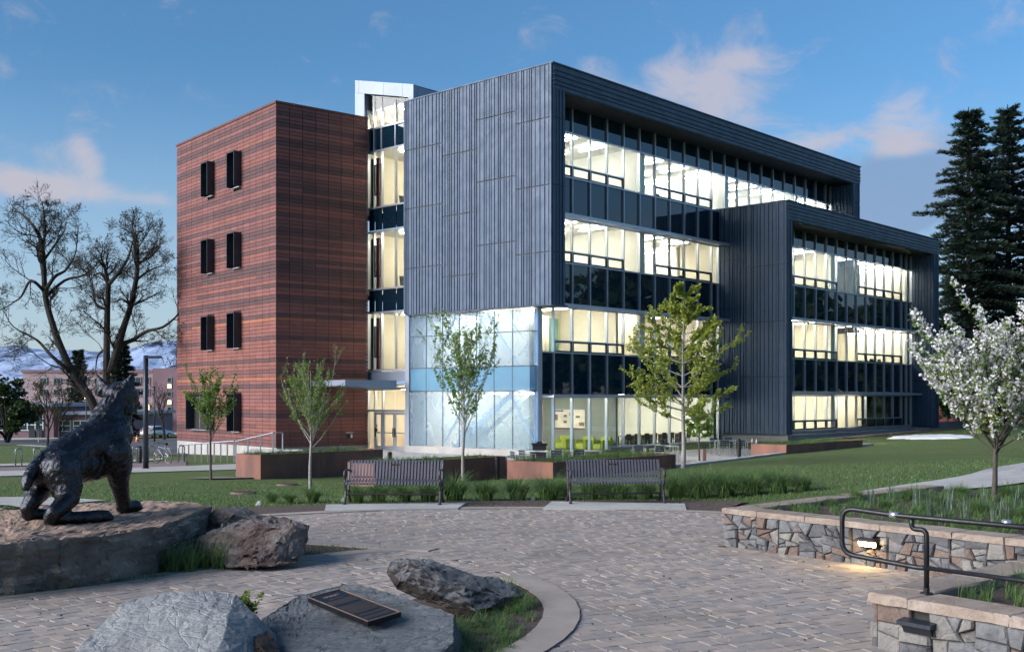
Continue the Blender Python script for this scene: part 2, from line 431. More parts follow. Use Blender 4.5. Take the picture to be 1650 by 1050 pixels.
def edge_dist(poly, x, y):
    d = 1e9
    for i in range(len(poly)):
        ax, ay = poly[i]; bx, by = poly[(i + 1) % len(poly)]
        t = max(0, min(1, ((x - ax) * (bx - ax) + (y - ay) * (by - ay)) / ((bx - ax) ** 2 + (by - ay) ** 2)))
        d = min(d, math.hypot(x - ax - t * (bx - ax), y - ay - t * (by - ay)))
    return d
def in_court(x, y): return math.hypot(x - PC[0], y - PC[1]) < PR + .25 or (y < 12.2 and abs(x) < 9)
def G(x, y):
    xx, yy = max(-320, min(320, x)), max(-60, min(520, y))
    z = float(np.dot(_W[:_n], np.hypot(_cp[:, 0] - xx, _cp[:, 1] - yy)) + _W[_n] + _W[_n + 1] * xx + _W[_n + 2] * yy)
    if in_court(x, y): return -.14
    if -14 < x < 19 and 32 < y < 68 and inside(PATIO, x, y):
        d = min(1, edge_dist(PATIO, x, y) / 1.2); d = d * d * (3 - 2 * d)
        z = z + (-1.0 - z) * d
    return z
def hit(px, py):
    """where the line of sight of a photo pixel meets the ground"""
    lo = 4.0
    for _ in range(900):
        p = at(px, py, lo)
        if p.z < G(p.x, p.y): break
        lo *= 1.01
    a, b = lo / 1.01, lo
    for _ in range(24):
        m = (a + b) / 2; p = at(px, py, m)
        if p.z < G(p.x, p.y): b = m
        else: a = m
    p = at(px, py, b); return Vector((p.x, p.y, G(p.x, p.y)))
def drape(name, A, B, mat, off=.02, n=24, m=3):
    """a sheet between two ground polylines (metres), lying on the land"""
    def samp(P, t):
        L = [0]
        for i in range(1, len(P)): L.append(L[-1] + math.hypot(P[i][0] - P[i - 1][0], P[i][1] - P[i - 1][1]))
        d = t * L[-1]
        for i in range(1, len(P)):
            if d <= L[i] or i == len(P) - 1:
                k = (d - L[i - 1]) / max(1e-9, L[i] - L[i - 1])
                return P[i - 1][0] + (P[i][0] - P[i - 1][0]) * k, P[i - 1][1] + (P[i][1] - P[i - 1][1]) * k
    mb = MB(); vs = []
    for i in range(n + 1):
        a, b = samp(A, i / n), samp(B, i / n)
        for j in range(m + 1):
            x = a[0] + (b[0] - a[0]) * j / m; y = a[1] + (b[1] - a[1]) * j / m
            vs.append((x, y, G(x, y) + off))
    fs = [(i * (m + 1) + j, (i + 1) * (m + 1) + j, (i + 1) * (m + 1) + j + 1, i * (m + 1) + j + 1) for i in range(n) for j in range(m)]
    mb.add(vs, fs)
    me = mb.mesh(name, mat)
    if me.polygons[0].normal.z < 0: me.flip_normals()
    return put(name, me)

def rot2(v, a): return (v[0] * math.cos(a) - v[1] * math.sin(a), v[0] * math.sin(a) + v[1] * math.cos(a))

class Wall:
    """wall frame: a along the wall, d into the building, z up"""
    def __init__(s, o, a, n): s.o, s.a, s.n = Vector((o[0], o[1], 0)), Vector((a[0], a[1], 0)), Vector((n[0], n[1], 0))
    def p(s, a, d, z): return s.o + s.a * a + s.n * d + Vector((0, 0, z))
    def box(s, mb, a0, a1, d0, d1, z0, z1, mi=0):
        return mb.obox(s.p(a0, d0, z0), s.a * (a1 - a0), s.n * (d1 - d0), (0, 0, z1 - z0), mi)
    def s_at(s, px):
        t = (px - CX) / F
        return (t * s.o.y - s.o.x) / (s.a.x - t * s.a.y)

# ------------------------------------------------------------------ foliage helpers
def leaf_at(mb, p, d, size, r, mi=0, wide=.62):
    d = Vector(d).normalized(); s = d.orthogonal().normalized()
    s.rotate(Matrix.Rotation(r.uniform(0, 6.28), 3, d)); n = d.cross(s)
    p = Vector(p); w = size * wide * .5
    mb.add([p, p + d * size * .5 + s * w + n * size * .08, p + d * size, p + d * size * .5 - s * w + n * size * .08], [(0, 1, 2, 3)], mi)

def grow(mb, tips, start, d, length, r0, level, r, P):
    """one limb and, recursively, its branches; P = settings"""
    seg = P['seg'][min(level, len(P['seg']) - 1)]
    pts, rad = [Vector(start)], [r0]
    d = Vector(d).normalized()
    end_r = r0 * P['taper'] if level < P['depth'] else r0 * .35
    for i in range(seg):
        j = P['wob'] * (1 + level * .25)
        d = (d + Vector((r.uniform(-j, j), r.uniform(-j, j), r.uniform(-j, j) + P['up'] * (.5 if level else .2)))).normalized()
        pts.append(pts[-1] + d * (length / seg)); rad.append(r0 + (end_r - r0) * (i + 1) / seg)
    mb.tube(pts, rad, P['sides'][min(level, len(P['sides']) - 1)], caps=False)
    if level >= P['leaf_from']:
        for p, q in zip(pts, pts[1:]): tips.append((p, q, level))
    if level < P['depth']:
        k = P['kids'][min(level, len(P['kids']) - 1)]
        for c in range(k):
            t = P['from'] + (1 - P['from']) * (c + r.random()) / k
            x = t * seg; i = min(seg - 1, int(x)); p = pts[i].lerp(pts[i + 1], x - i)
            dd = (pts[i + 1] - pts[i]).normalized()
            s = dd.orthogonal().normalized(); s.rotate(Matrix.Rotation(r.uniform(0, 6.28), 3, dd))
            ang = R(r.uniform(*P['ang']))
            nd = dd * math.cos(ang) + s * math.sin(ang)
            rr = rad[i] * r.uniform(.5, .7)
            grow(mb, tips, p, nd, length * r.uniform(*P['len']) * (1.15 - .5 * t), max(rr, P['minr']), level + 1, r, P)
    return pts

def limb(mb, pts, r0, r1, n=7):
    """a given limb through known points, smoothed"""
    P = [Vector(p) for p in pts]; out = []
    for i in range(len(P) - 1):
        p0, p1, p2, p3 = P[max(0, i - 1)], P[i], P[i + 1], P[min(len(P) - 1, i + 2)]
        for k in range(4):
            t = k / 4
            out.append(.5 * ((2 * p1) + (p2 - p0) * t + (2 * p0 - 5 * p1 + 4 * p2 - p3) * t * t + (3 * p1 - p0 - 3 * p2 + p3) * t ** 3))
    out.append(P[-1]); m = len(out)
    rad = [r0 + (r1 - r0) * (i / (m - 1)) ** .8 for i in range(m)]
    mb.tube(out, rad, n, caps=False)
    return out, rad

def blade(mb, p, az, length, lean, w, r, mi=0, seg=3):
    """one arching grass blade"""
    dx, dy = math.cos(az), math.sin(az); sx, sy = -dy * w / 2, dx * w / 2
    vs = []; x = 0; z = 0; a = R(90) - lean * .35
    for i in range(seg + 1):
        k = 1 - .9 * i / seg
        vs += [(p[0] + dx * x - sx * k, p[1] + dy * x - sy * k, p[2] + z), (p[0] + dx * x + sx * k, p[1] + dy * x + sy * k, p[2] + z)]
        x += math.cos(a) * length / seg; z += math.sin(a) * length / seg; a -= lean
    mb.add(vs, [(2 * i, 2 * i + 1, 2 * i + 3, 2 * i + 2) for i in range(seg)], mi)
# ------------------------------------------------------------------ ground, mountains
def lawnmat():
    m, g, out = base_mat('short_lawn')
    bs = g.new('ShaderNodeBsdfPrincipled'); bs.inputs['Roughness'].default_value = .85; bs.inputs['Specular IOR Level'].default_value = .25
    tc = g.new('ShaderNodeTexCoord')
    a = g.new('ShaderNodeTexNoise', i_Vector=tc.outputs['Object'], i_Scale=.35, i_Detail=5.0, i_Roughness=.65)
    b = g.new('ShaderNodeTexNoise', i_Vector=tc.outputs['Object'], i_Scale=7.0, i_Detail=8.0, i_Roughness=.75)
    c = g.new('ShaderNodeTexNoise', i_Vector=tc.outputs['Object'], i_Scale=60.0, i_Detail=4.0, i_Roughness=.7)
    c1 = g.mix(g.maprange(a.outputs[0], .3, .7), (.090, .142, .040), (.142, .168, .052))
    c2 = g.mix(g.maprange(b.outputs[0], .35, .7), c1, (.064, .104, .032))
    c3 = g.mix(g.maprange(c.outputs[0], .5, .75, 0, .55), c2, (.17, .185, .07))
    # worn, bare patch in the grass by the upper path
    sep = g.new('ShaderNodeSeparateXYZ'); g.l.new(tc.outputs['Object'], sep.inputs[0])
    dx = g.math('DIVIDE', g.math('SUBTRACT', sep.outputs[0], 5.6), 1.7); dy = g.math('DIVIDE', g.math('SUBTRACT', sep.outputs[1], 20.6), .9)
    dd = g.math('ADD', g.math('MULTIPLY', dx, dx), g.math('MULTIPLY', dy, dy))
    bare = g.math('MULTIPLY', g.maprange(dd, 1.1, .1), g.maprange(b.outputs[0], .4, .6), clamp=True)
    c4 = g.mix(bare, c3, (.075, .062, .05))
    g.l.new(c4, bs.inputs['Base Color'])
    bp = g.new('ShaderNodeBump', i_Strength=.9, i_Distance=.05)
    g.l.new(g.math('ADD', g.math('MULTIPLY', b.outputs[0], .5), c.outputs[0]), bp.inputs['Height']); g.l.new(bp.outputs[0], bs.inputs['Normal'])
    g.l.new(bs.outputs[0], out.inputs[0]); return m
M['lawn'] = lawnmat()

def build_ground():
    def axis(lo, hi, step, far):
        a = list(np.arange(lo, hi + 1e-6, step)); s = step
        x = hi
        while x < far: s *= 1.35; x += s; a.append(x)
        s = step; x = lo
        while x > -far: s *= 1.35; x -= s; a.insert(0, x)
        return a
    xs, ys = axis(-30, 32, .6, 12000), axis(4, 72, .6, 12000)
    vs = [(x, y, G(x, y)) for y in ys for x in xs]
    w = len(xs)
    fs = [(j * w + i, j * w + i + 1, (j + 1) * w + i + 1, (j + 1) * w + i) for j in range(len(ys) - 1) for i in range(w - 1)]
    mb = MB().add(vs, fs)
    struct(mb.build('ground', M['lawn'], smooth=True))
build_ground()

def build_mountains():
    m, g, out = base_mat('snowy_mountain_dusk_blue')
    bs = g.new('ShaderNodeBsdfPrincipled'); bs.inputs['Roughness'].default_value = .9
    tc = g.new('ShaderNodeTexCoord')
    a = g.new('ShaderNodeTexNoise', i_Vector=tc.outputs['Object'], i_Scale=.0035, i_Detail=12.0, i_Roughness=.68, i_Distortion=.6)
    geo = g.new('ShaderNodeNewGeometry'); sep = g.new('ShaderNodeSeparateXYZ'); g.l.new(geo.outputs['Normal'], sep.inputs[0])
    f = g.maprange(g.math('ADD', a.outputs[0], g.math('MULTIPLY', sep.outputs[2], .22)), .60, .74)
    g.l.new(g.mix(f, (.022, .050, .11), (.30, .40, .58)), bs.inputs['Base Color'])  # snow and rock tinted blue: dusk light and distance haze put into the colour
    g.l.new(bs.outputs[0], out.inputs[0])
    nx, ny = 170, 44; vs = []
    for j in range(ny):
        for i in range(nx):
            x = -7200 + 6600 * i / (nx - 1); y = 6000 + 3000 * j / (ny - 1)
            t = j / (ny - 1)
            env = math.sin(math.pi * min(1, t * .9 + .03)) ** 1.1
            nrm = noise.fractal(Vector((x / 900, y / 900, 3.1)), .9, 2.1, 8)
            rid = 1 - abs(noise.fractal(Vector((x / 700, y / 1100, 9.7)), 1.0, 2.2, 7))
            px = CX + F * x / y
            hgt = 400 + 75 * math.exp(-((px - 262) / 60) ** 2) + 25 * math.exp(-((px - 30) / 80) ** 2)
            vs.append((x, y, -10 + hgt * env * (.55 + .30 * rid + .16 * nrm)))
    fs = [(j * nx + i, j * nx + i + 1, (j + 1) * nx + i + 1, (j + 1) * nx + i) for j in range(ny - 1) for i in range(nx - 1)]
    struct(MB().add(vs, fs).build('mountains', m, smooth=False))
build_mountains()

# ------------------------------------------------------------------ round paved court
def arc(c, r, a0, a1, n): return [(c[0] + r * math.cos(R(a0 + (a1 - a0) * i / n)), c[1] + r * math.sin(R(a0 + (a1 - a0) * i / n))) for i in range(n + 1)]
# bed round the statue: outer line of its band, from the left edge of view along the path to its tip and back
STATUE_BED = [(-9.5, 6.2), (-7.0, 9.2), (-5.2, 11.25), (-3.9, 12.75), (-2.8, 13.9), (-1.84, 14.72), (-1.0, 15.05), (-1.75, 15.35), (-2.9, 15.9), (-4.1, 17.0), (-5.4, 18.4), (-9.5, 20.5)]
NEAR_BED = [(-3.9 + 4.53 * math.cos(R(a)), 10.78 + 4.53 * math.sin(R(a))) for a in range(26, -41, -4)] + [(-1.2, 7.0), (-3.2, 6.6), (-4.1, 8.0), (-3.0, 9.1), (-1.9, 10.2), (-.7, 11.9)]
COURT_S = PR + .09
def plaza_has(x, y, m=0.0):
    ok = math.hypot(x - PC[0], y - PC[1]) < COURT_S - m or (y < 12.4 and -9.2 < x < 8.8)
    if not ok or (y > 15.3 and (x - 2.98) * 4.15 - (y - 15.45) * 4.32 > .15): return False
    for P in (STATUE_BED, NEAR_BED):
        if inside(P, x, y) and edge_dist(P, x, y) > .13: return False
    return True

plaza_o = None
def build_plaza():
    global plaza_o
    mb = MB()
    poly = [(x, y, -.012) for x, y in arc(PC, PR + .1, -8, 188, 60)] + [(-9.4, 11.4, -.012), (-9.4, 3, -.012), (9, 3, -.012), (9, 11.4, -.012)]
    mb.prism(poly, (0, 0, -.1))
    plaza_o = struct(mb.build('plaza', M['sand']))
    r = random.Random(3)
    rows = []
    tip, rk = Vector((-1.1, 14.95)), Vector((.05, 12.7))
    nside = Vector((-(rk - tip).y, (rk - tip).x))        # > 0 on the right-hand field
    for side, ang in ((1, 25), (-1, 47)):
        ca, sa = math.cos(R(ang)), math.sin(R(ang))
        v = -14.0
        k = 0
        while v < 24:
            hgt = (.13, .19, .13, .165)[k % 4]; k += 1
            u = -16 + r.random() * .3
            while u < 26:
                ln = r.choice((.13, .19, .19, .25, .16))
                uc, vc = u + ln / 2, v + hgt / 2
                x, y = uc * ca - vc * sa, uc * sa + vc * ca
                u += ln
                s = (Vector((x, y)) - tip).dot(nside)
                if (s > 0) != (side > 0) and y < 15.2 and x < .42 or side < 0 and (x > .42 or y > 15.2): continue
                if y < 6.2 or y > 21 or abs(x) > .52 * y + .6 or not plaza_has(x, y): continue
                rows.append((y * y + x * x, uc, vc, ln, hgt, ca, sa))
            v += hgt
    rows.sort()
    rest = [MB() for _ in range(1)]
    def piece(mb, uc, vc, ln, hgt, ca, sa, mi=0):
        e = .0022; c = .0025; dz = r.uniform(-.0025, .0025); tl = r.uniform(-.003, .003)
        def w(a, b, z): return (a * ca - b * sa, a * sa + b * ca, z)
        j = lambda: r.uniform(-.004, .004)
        u0, u1, v0, v1 = uc - ln / 2 + e + j(), uc + ln / 2 - e + j(), vc - hgt / 2 + e + j() * .6, vc + hgt / 2 - e + j() * .6
        vs = [w(u0, v0, -.03), w(u1, v0, -.03), w(u1, v1, -.03), w(u0, v1, -.03),
              w(u0, v0, -.008 + dz), w(u1, v0, -.008 + dz), w(u1, v1, -.008 + dz), w(u0, v1, -.008 + dz),
              w(u0 + c, v0 + c, dz - tl), w(u1 - c, v0 + c, dz + tl), w(u1 - c, v1 - c, dz + tl), w(u0 + c, v1 - c, dz - tl)]
        fs = [(0, 1, 5, 4), (1, 2, 6, 5), (2, 3, 7, 6), (3, 0, 4, 7), (4, 5, 9, 8), (5, 6, 10, 9), (6, 7, 11, 10), (7, 4, 8, 11), (8, 9, 10, 11)]
        mb.add(vs, fs, mi)
    n = 0
    for row in rows:
        mi = r.choices(range(5), (24, 26, 20, 12, 18))[0]
        _, uc, vc, ln, hgt, ca, sa = row
        x, y = uc * ca - vc * sa, uc * sa + vc * ca
        seen = y > 8.85 and abs(x) < .455 * y and not (x < -.6 and y < 9.6 and x > -3.6)
        if n < 290 and seen:
            mb = MB(); piece(mb, uc, vc, ln, hgt, ca, sa)
            mb.build('paver', M['paver'][mi], plaza_o); n += 1
        else:
            piece(rest[0], uc, vc, ln, hgt, ca, sa, mi)
    stuff(rest[0].build('pavers', M['paver'], plaza_o))
build_plaza()

def band(name, line, w, z, mat, joint=1.45, closed=False, gap=.012):
    """a concrete band of separate lengths along a line (its outer edge), w wide to the left of travel"""
    P = [Vector(p) for p in line]
    L = [0]
    for a, b in zip(P, P[1:]): L.append(L[-1] + (b - a).length)
    def pos(d):
        for i in range(1, len(P)):
            if d <= L[i] or i == len(P) - 1:
                k = (d - L[i - 1]) / max(1e-9, L[i] - L[i - 1]); return P[i - 1].lerp(P[i], k)
    def nrm(d):
        t = (pos(min(L[-1], d + .25)) - pos(max(0, d - .25))).normalized(); return Vector((-t.y, t.x))
    root = None; n = max(1, round(L[-1] / joint)); out = []
    for i in range(n):
        d0, d1 = L[-1] * i / n + gap / 2, L[-1] * (i + 1) / n - gap / 2
        mb = MB(); vs = []; K = 6
        for k in range(K + 1):
            d = d0 + (d1 - d0) * k / K; p = pos(d); q = nrm(d)
            for o, zz in ((0, z - .2), (0, z - .012), (.012, z), (w - .012, z), (w, z - .012), (w, z - .2)):
                vs.append((p.x + q.x * o, p.y + q.y * o, zz))
        fs = [(k * 6 + j, k * 6 + j + 1, (k + 1) * 6 + j + 1, (k + 1) * 6 + j) for k in range(K) for j in range(5)]
        fs += [(0, 1, 2, 3, 4, 5), tuple(K * 6 + j for j in range(5, -1, -1))]
        mb.add(vs, fs)
        o = mb.build(name, mat, root)
        me = o.data; me.validate()
        bm = bmesh.new(); bm.from_mesh(me); bmesh.ops.recalc_face_normals(bm, faces=bm.faces); bm.to_mesh(me); bm.free()
        if root is None: root = struct(o)
    return root
band('kerb', arc(PC, PR, 18, 165, 60), -.30, .012, M['kerb'], 1.5)          # outward: negative width flips side
band('kerb', STATUE_BED[:7], .30, .014, M['kerb'], 1.5)
band('kerb', STATUE_BED[6:], .30, .0175, M['kerb'], 1.5)
band('kerb', arc((-3.9, 10.78), 4.54, 27, -40, 30), -.32, .016, M['kerb'], 3.4)

def flat(name, poly, z, mat, th=.06):
    mb = MB(); mb.prism([(x, y, z) for x, y in poly], (0, 0, -th)); return mb.build(name, mat)
def inset(poly, d):
    c = Vector((sum(p[0] for p in poly) / len(poly), sum(p[1] for p in poly) / len(poly)))
    return [tuple(Vector(p) + (c - Vector(p)).normalized() * d) for p in poly]
struct(flat('mulch_bed', STATUE_BED, -.004, M['mulch']))
struct(flat('mulch_bed', NEAR_BED, -.006, M['mulch']))
# planting bed behind the court (mulch under the ornamental grasses)
def back_bed():
    A = [(PC[0] + (PR + .28) * math.cos(R(a)), PC[1] + (PR + .28) * math.sin(R(a))) for a in range(64, 136, 4)]
    B = [(PC[0] + (PR + 1.9) * math.cos(R(a)) * 1.02, PC[1] + (PR + 1.75) * math.sin(R(a))) for a in range(64, 136, 4)]
    struct(drape('mulch_bed', A, B, M['mulch'], off=.045, n=40, m=6))
back_bed()
# concrete pads under the two benches
def pad(pts):
    q = [atz(px, py, .03) for px, py in pts]
    mb = MB(); mb.prism([(p.x, p.y, .03) for p in q], (0, 0, -.14)); struct(mb.build('bench_pad', M['concrete']))
pad([(525.5, 812), (751, 809), (738, 818.0), (523, 822)])
pad([(889, 807), (1103, 810.5), (1106, 819.5), (875, 817.8)])

# paths, drive, patio
def path_px(name, near, far, mat, off=.03, n=24, m=4):
    A = [hit(*p)[:2] for p in near]; B = [hit(*p)[:2] for p in far]
    return struct(drape(name, A, B, mat, off, n, m))
path_px('path', [(-160, 771), (0, 768), (120, 764.5), (260, 760.5), (380, 757), (440, 755)], [(-160, 762), (0, 759.5), (120, 756.5), (260, 752.5), (380, 748), (440, 746)], M['concrete'])
path_px('bike_paving', [(-160, 762), (0, 759.5), (120, 756.5), (260, 752.5), (300, 751)], [(-160, 757), (0, 754), (120, 750), (260, 744.5), (300, 742)], M['paverred'], .034)
path_px('path', [(-160, 754), (0, 751.5), (100, 749), (190, 746), (262, 741)], [(-160, 750.5), (0, 748), (100, 745.5), (190, 742.5), (262, 738.5)], M['concrete'], .04)
path_px('road', [(-200, 722), (0, 717), (85, 716.5), (190, 731), (300, 735)], [(-200, 713), (0, 710.5), (85, 709), (190, 709), (300, 706)], M['asphalt'], .05, 40, 6)
path_px('path', [(-200, 712.5), (0, 709.5), (75, 708), (140, 704)], [(-200, 709), (0, 706.5), (75, 704.5), (140, 701)], M['concrete'], .06)
path_px('path', [(26, 717.5), (80, 720.5), (132, 725)], [(30, 715.5), (80, 718.5), (132, 722)], M['concrete'], .03)
struct(drape('path', [(-9.3, 21.2), (-10.0, 22), (-16, 21.5)], [(-8.4, 23.0), (-10.5, 24.6), (-16, 24.3)], M['concrete'], .04))
SW_PX = [(1372, 797), (1440, 795), (1520, 792), (1600, 786), (1700, 772), (1740, 726), (1650, 746.5), (1560, 767), (1480, 780), (1385, 793.5)]
SIDEWALK = [tuple(hit(*p)[:2]) for p in SW_PX]
path_px('sidewalk', [(1372, 797), (1440, 795), (1520, 792), (1600, 786), (1700, 772)], [(1385, 793.5), (1480, 780), (1560, 767), (1650, 746.5), (1740, 726)], M['concrete'], .03, 20, 5)
struct(flat('patio', [(p[0], p[1]) for p in PATIO], -.9, M['concrete'], .05))
# ------------------------------------------------------------------ the academic building
A0 = Vector((1.89, 53.0))
dr, dl = Vector((.677, .736)).normalized(), Vector((-.737, .676)).normalized()
dl = Vector((-dr.y, dr.x))
def bp(u, v): p = A0 + dr * u + dl * v; return (p.x, p.y)
B = thing('academic_building', 'lit four-storey building with a banded terracotta wing and dark ribbed metal wings', 'building', (A0.x, A0.y, -.9))
rb = random.Random(11)
WM = Wall(bp(0, 1.62), dr, dl)          # long glazed front
WF = Wall(bp(0, 0), dr, dl)             # plane of the metal frame
WL = Wall(bp(0, 0), dl, dr)             # left metal face: a runs back, d runs into the box
def bbox(w, name, mat, *r, parent=None):
    mb = MB(); w.box(mb, *r); return mb.build(name, mat, B if parent is None else parent)

# ---- ribbed metal cladding in panels
def clad(w, a0, a1, z0, z1, seams, ribs, d=0.0, name='metal_panel', th=.05):
    """one column of standing-seam panels; seams = heights of the horizontal joints"""
    zs = [z0] + [z for z in sorted(seams) if z0 < z < z1] + [z1]
    for za, zb in zip(zs, zs[1:]):
        mb = MB()
        g0 = .03 if za > z0 else 0; g1 = .03 if zb < z1 else 0
        w.box(mb, a0, a1, d - .005, d, za + g0, zb - g1, 1)
        xs = [a0] + [x for x in ribs if a0 + .03 < x < a1 - .03] + [a1]
        for k, (x0, x1) in enumerate(zip(xs, xs[1:])):
            dd = (.032, .025, .038, .029)[int(x0 * 37) % 4]
            w.box(mb, x0 + .012, x1 - .012, d - dd, d - .005, za + g0, zb - g1)
            w.box(mb, x1 - .012, x1 + .006, d - .068, d - .005, za + g0, zb - g1, 1) if k < len(xs) - 2 else None
        mb.build(name, [M['clad'], M['cladrib']], B)
def ribline(a0, a1, seed, pat=(.13, .22, .30, .15, .26)):
    r = random.Random(seed); out = []; x = a0 + .1
    while x < a1 - .05: out.append(x); x += r.choice(pat)
    return out
TOP, BOT = 17.95, 6.50
groups = [(0.06, 2.32, (9.0, 12.2, 15.4)), (2.32, 5.02, (9.7, 12.9, 16.05)), (5.02, 7.45, (8.3, 11.45, 14.6)), (7.45, 10.36, (8.95, 12.15, 15.3))]
rl = ribline(0.06, 10.36, 5)
for a0, a1, sm in groups: clad(WL, a0, a1, BOT, TOP, sm, rl)
# box cores behind the cladding
LEN = 32.76
bbox(WL, 'wall', M['claddark'], 0, 10.42, .003, .95, BOT + .02, TOP - .02)
bbox(WF, 'wall', M['claddark'], 31.74, LEN - .003, .003, 10.3, 6.5, TOP - .02)
bbox(WF, 'roof_slab', M['claddark'], .95, 31.74, .06, 10.3, 16.86, TOP - .06)
bbox(WL, 'corner_trim', M['clad'], -.012, .06, -.06, .02, BOT, TOP)
bbox(WL, 'corner_trim', M['clad'], 10.36, 10.45, -.06, .02, BOT, TOP)
# frame front: stiles and ribbed fascia
clad(WF, .06, .97, BOT, 16.78, (9.0, 12.2, 15.4), [.3, .52, .76])
clad(WF, 31.74, LEN, 6.5, 16.78, (9.0, 12.2, 15.4), [32.0, 32.3, 32.55])
x = .06
while x < LEN - .1:
    x1 = min(LEN, x + 4.1); mb = MB()
    WF.box(mb, x + .006, x1 - .006, -.05, 0, 16.78, TOP)
    for z in (16.98, 17.18, 17.42, 17.66): WF.box(mb, x + .006, x1 - .006, -.11, -.05, z, z + .05, 1)
    mb.build('fascia_panel', [M['clad'], M['cladrib']], B); x = x1
bbox(WF, 'coping', M['clad'], -.07, LEN + .03, -.13, 10.45, TOP, TOP + .06)
bbox(WF, 'soffit', M['claddark'], .97, 31.74, 0, 1.62, 16.72, 16.78)
WJ = Wall(bp(.955, 0), dl, -dr); clad(WJ, 0, 1.62, BOT, 16.7, (), [.25, .55, .8, 1.1, 1.4])
WK = Wall(bp(31.75, 0), dl, dr); clad(WK, 0, 1.62, 11.0, 16.7, (13.9,), [.2, .42, .7, .9, 1.2, 1.45])
bbox(WF, 'soffit', M['clad'], .0, 1.2, .0, 1.62, BOT - .05, BOT)
bbox(WL, 'soffit', M['clad'], 1.62, 10.42, 0, .4, BOT - .05, BOT)

# ---- curtain walls
def pane_box(w, name, mat, a0, a1, z0, z1, d=.05, th=.02, parent=None):
    mb = MB(); w.box(mb, a0, a1, d, d + th, z0, z1); return mb.build(name, mat, B if parent is None else parent)
MW = .06
def bars(w, us, z0, z1, mat='alu', depth=(-.05, .12), name='mullion'):
    for u in us: bbox(w, name, M[mat], u - MW / 2, u + MW / 2, depth[0], depth[1], z0, z1)
def rail(w, a0, a1, z, h=.07, mat='alu', depth=(-.035, .115), name='transom'):
    bbox(w, name, M[mat], a0, a1, depth[0], depth[1], z - h / 2, z + h / 2)
def vent(w, a0, a1, z0, z1, glass='glass'):
    """low operable window with its own dark frame"""
    mb = MB(); t = .06
    w.box(mb, a0, a0 + t, -.04, .07, z0, z1); w.box(mb, a1 - t, a1, -.04, .07, z0, z1)
    w.box(mb, a0 + t, a1 - t, -.04, .07, z0, z0 + t); w.box(mb, a0 + t, a1 - t, -.04, .07, z1 - t, z1)
    f = mb.build('vent_window', M['dkframe'], B)
    pane_box(w, 'pane', M[glass], a0 + t, a1 - t, z0 + t, z1 - t, .02, .015, parent=f)
def storey(w, us, zs0, zs1, zv0, zv1, vents, glass=None):
    """spandrel zs0..zs1 then vision glass zv0..zv1 (vents: set of column numbers)"""
    h = MW / 2 + .002
    for k, (a, b) in enumerate(zip(us, us[1:])):
        a, b = a + h, b - h
        if zs1 > zs0: pane_box(w, 'spandrel_panel', M['spandrel'], a, b, zs0 + .03, zs1 - .03)
        gl = glass(k) if glass else 'glass'
        if k in vents:
            vent(w, a, b, zv0 + .04, zv0 + .56, gl)
            bbox(w, 'transom', M['alu'], a, b, -.03, .11, zv0 + .565, zv0 + .62)
            pane_box(w, 'window_pane', M[gl], a, b, zv0 + .62, zv1 - .03)
        else: pane_box(w, 'window_pane', M[gl], a, b, zv0 + .03, zv1 - .03)
def sunshade(w, a0, a1, z, proj=.8):
    mb = MB(); w.box(mb, a0, a1, -proj, -proj + .05, z - .075, z + .075)
    s = mb.build('sunshade', M['alu'], B)
    for d in (-.70, -.58, -.46, -.34, -.22):
        m2 = MB(); m2.obox(w.p(a0, d, z - .03), w.a * (a1 - a0), w.n * .07, (0, 0, .012)); m2.build('slat', M['alu'], s)
    k = a0 + .02
    while k < a1:
        m2 = MB(); w.box(m2, k, k + .04, -proj + .05, -.05, z - .045, z + .02); m2.build('bracket', M['alu'], s); k += 1.446
    return s

U0, DU = 3.49, 1.446
grid = [U0 + DU * k for k in range(-1, 20)]
lowg = [1.09] + [u for u in grid if u < 17.0] + [17.24]
topg = [1.0] + [u for u in grid if u < 31.4] + [31.72]
pv = {k for k in range(1, 30) if (k - 1) % 6 < 4}                    # column 0 is the first narrow one
for z0, z1, z2, z3, us in ((2.18, 4.30, 4.30, 6.55, lowg), (6.72, 8.84, 8.84, 11.05, lowg), (11.20, 13.20, 13.20, 15.42, topg)):
    storey(WM, us, z0, z1, z2, z3, pv)
    rail(WM, us[0], us[-1], z1); rail(WM, us[0], us[-1], z3 + .035); rail(WM, us[0], us[-1], z0 - .01)
    bars(WM, us, z0 + .035 if us is topg else z0 + .035, z3)
h = MW / 2
for a, b in zip(topg, topg[1:]): pane_box(WM, 'spandrel_panel', M['spandrel'], a + h, b - h, 15.50, 16.70)
bars(WM, topg, 15.5, 16.72)
for a, b in zip(lowg, lowg[1:]):
    z = -.84 if a < 6 else -.60
    pane_box(WM, 'window_pane', M['glass'], a + h, b - h, z + .05, 2.02)
bars(WM, lowg, -.84, 2.03); rail(WM, 1.09, 6.38, -.82); rail(WM, 6.38, 17.24, -.57); rail(WM, 1.09, 17.24, 2.06)
bbox(WM, 'sill_wall', M['concdark'], 6.4, 17.2, -.25, .1, -1.1, -.61)
bbox(WM, 'sill_wall', M['concdark'], .3, 6.4, -.02, .12, -1.1, -.86)
bbox(WM, 'column', M['alu'], .80, 1.06, -.06, .2, -1.0, 6.45)
for z in (2.11, 6.63, 11.12): sunshade(WM, 1.1 if z < 6 else .98, 18.2 if z < 11.0 else 18.2, z)

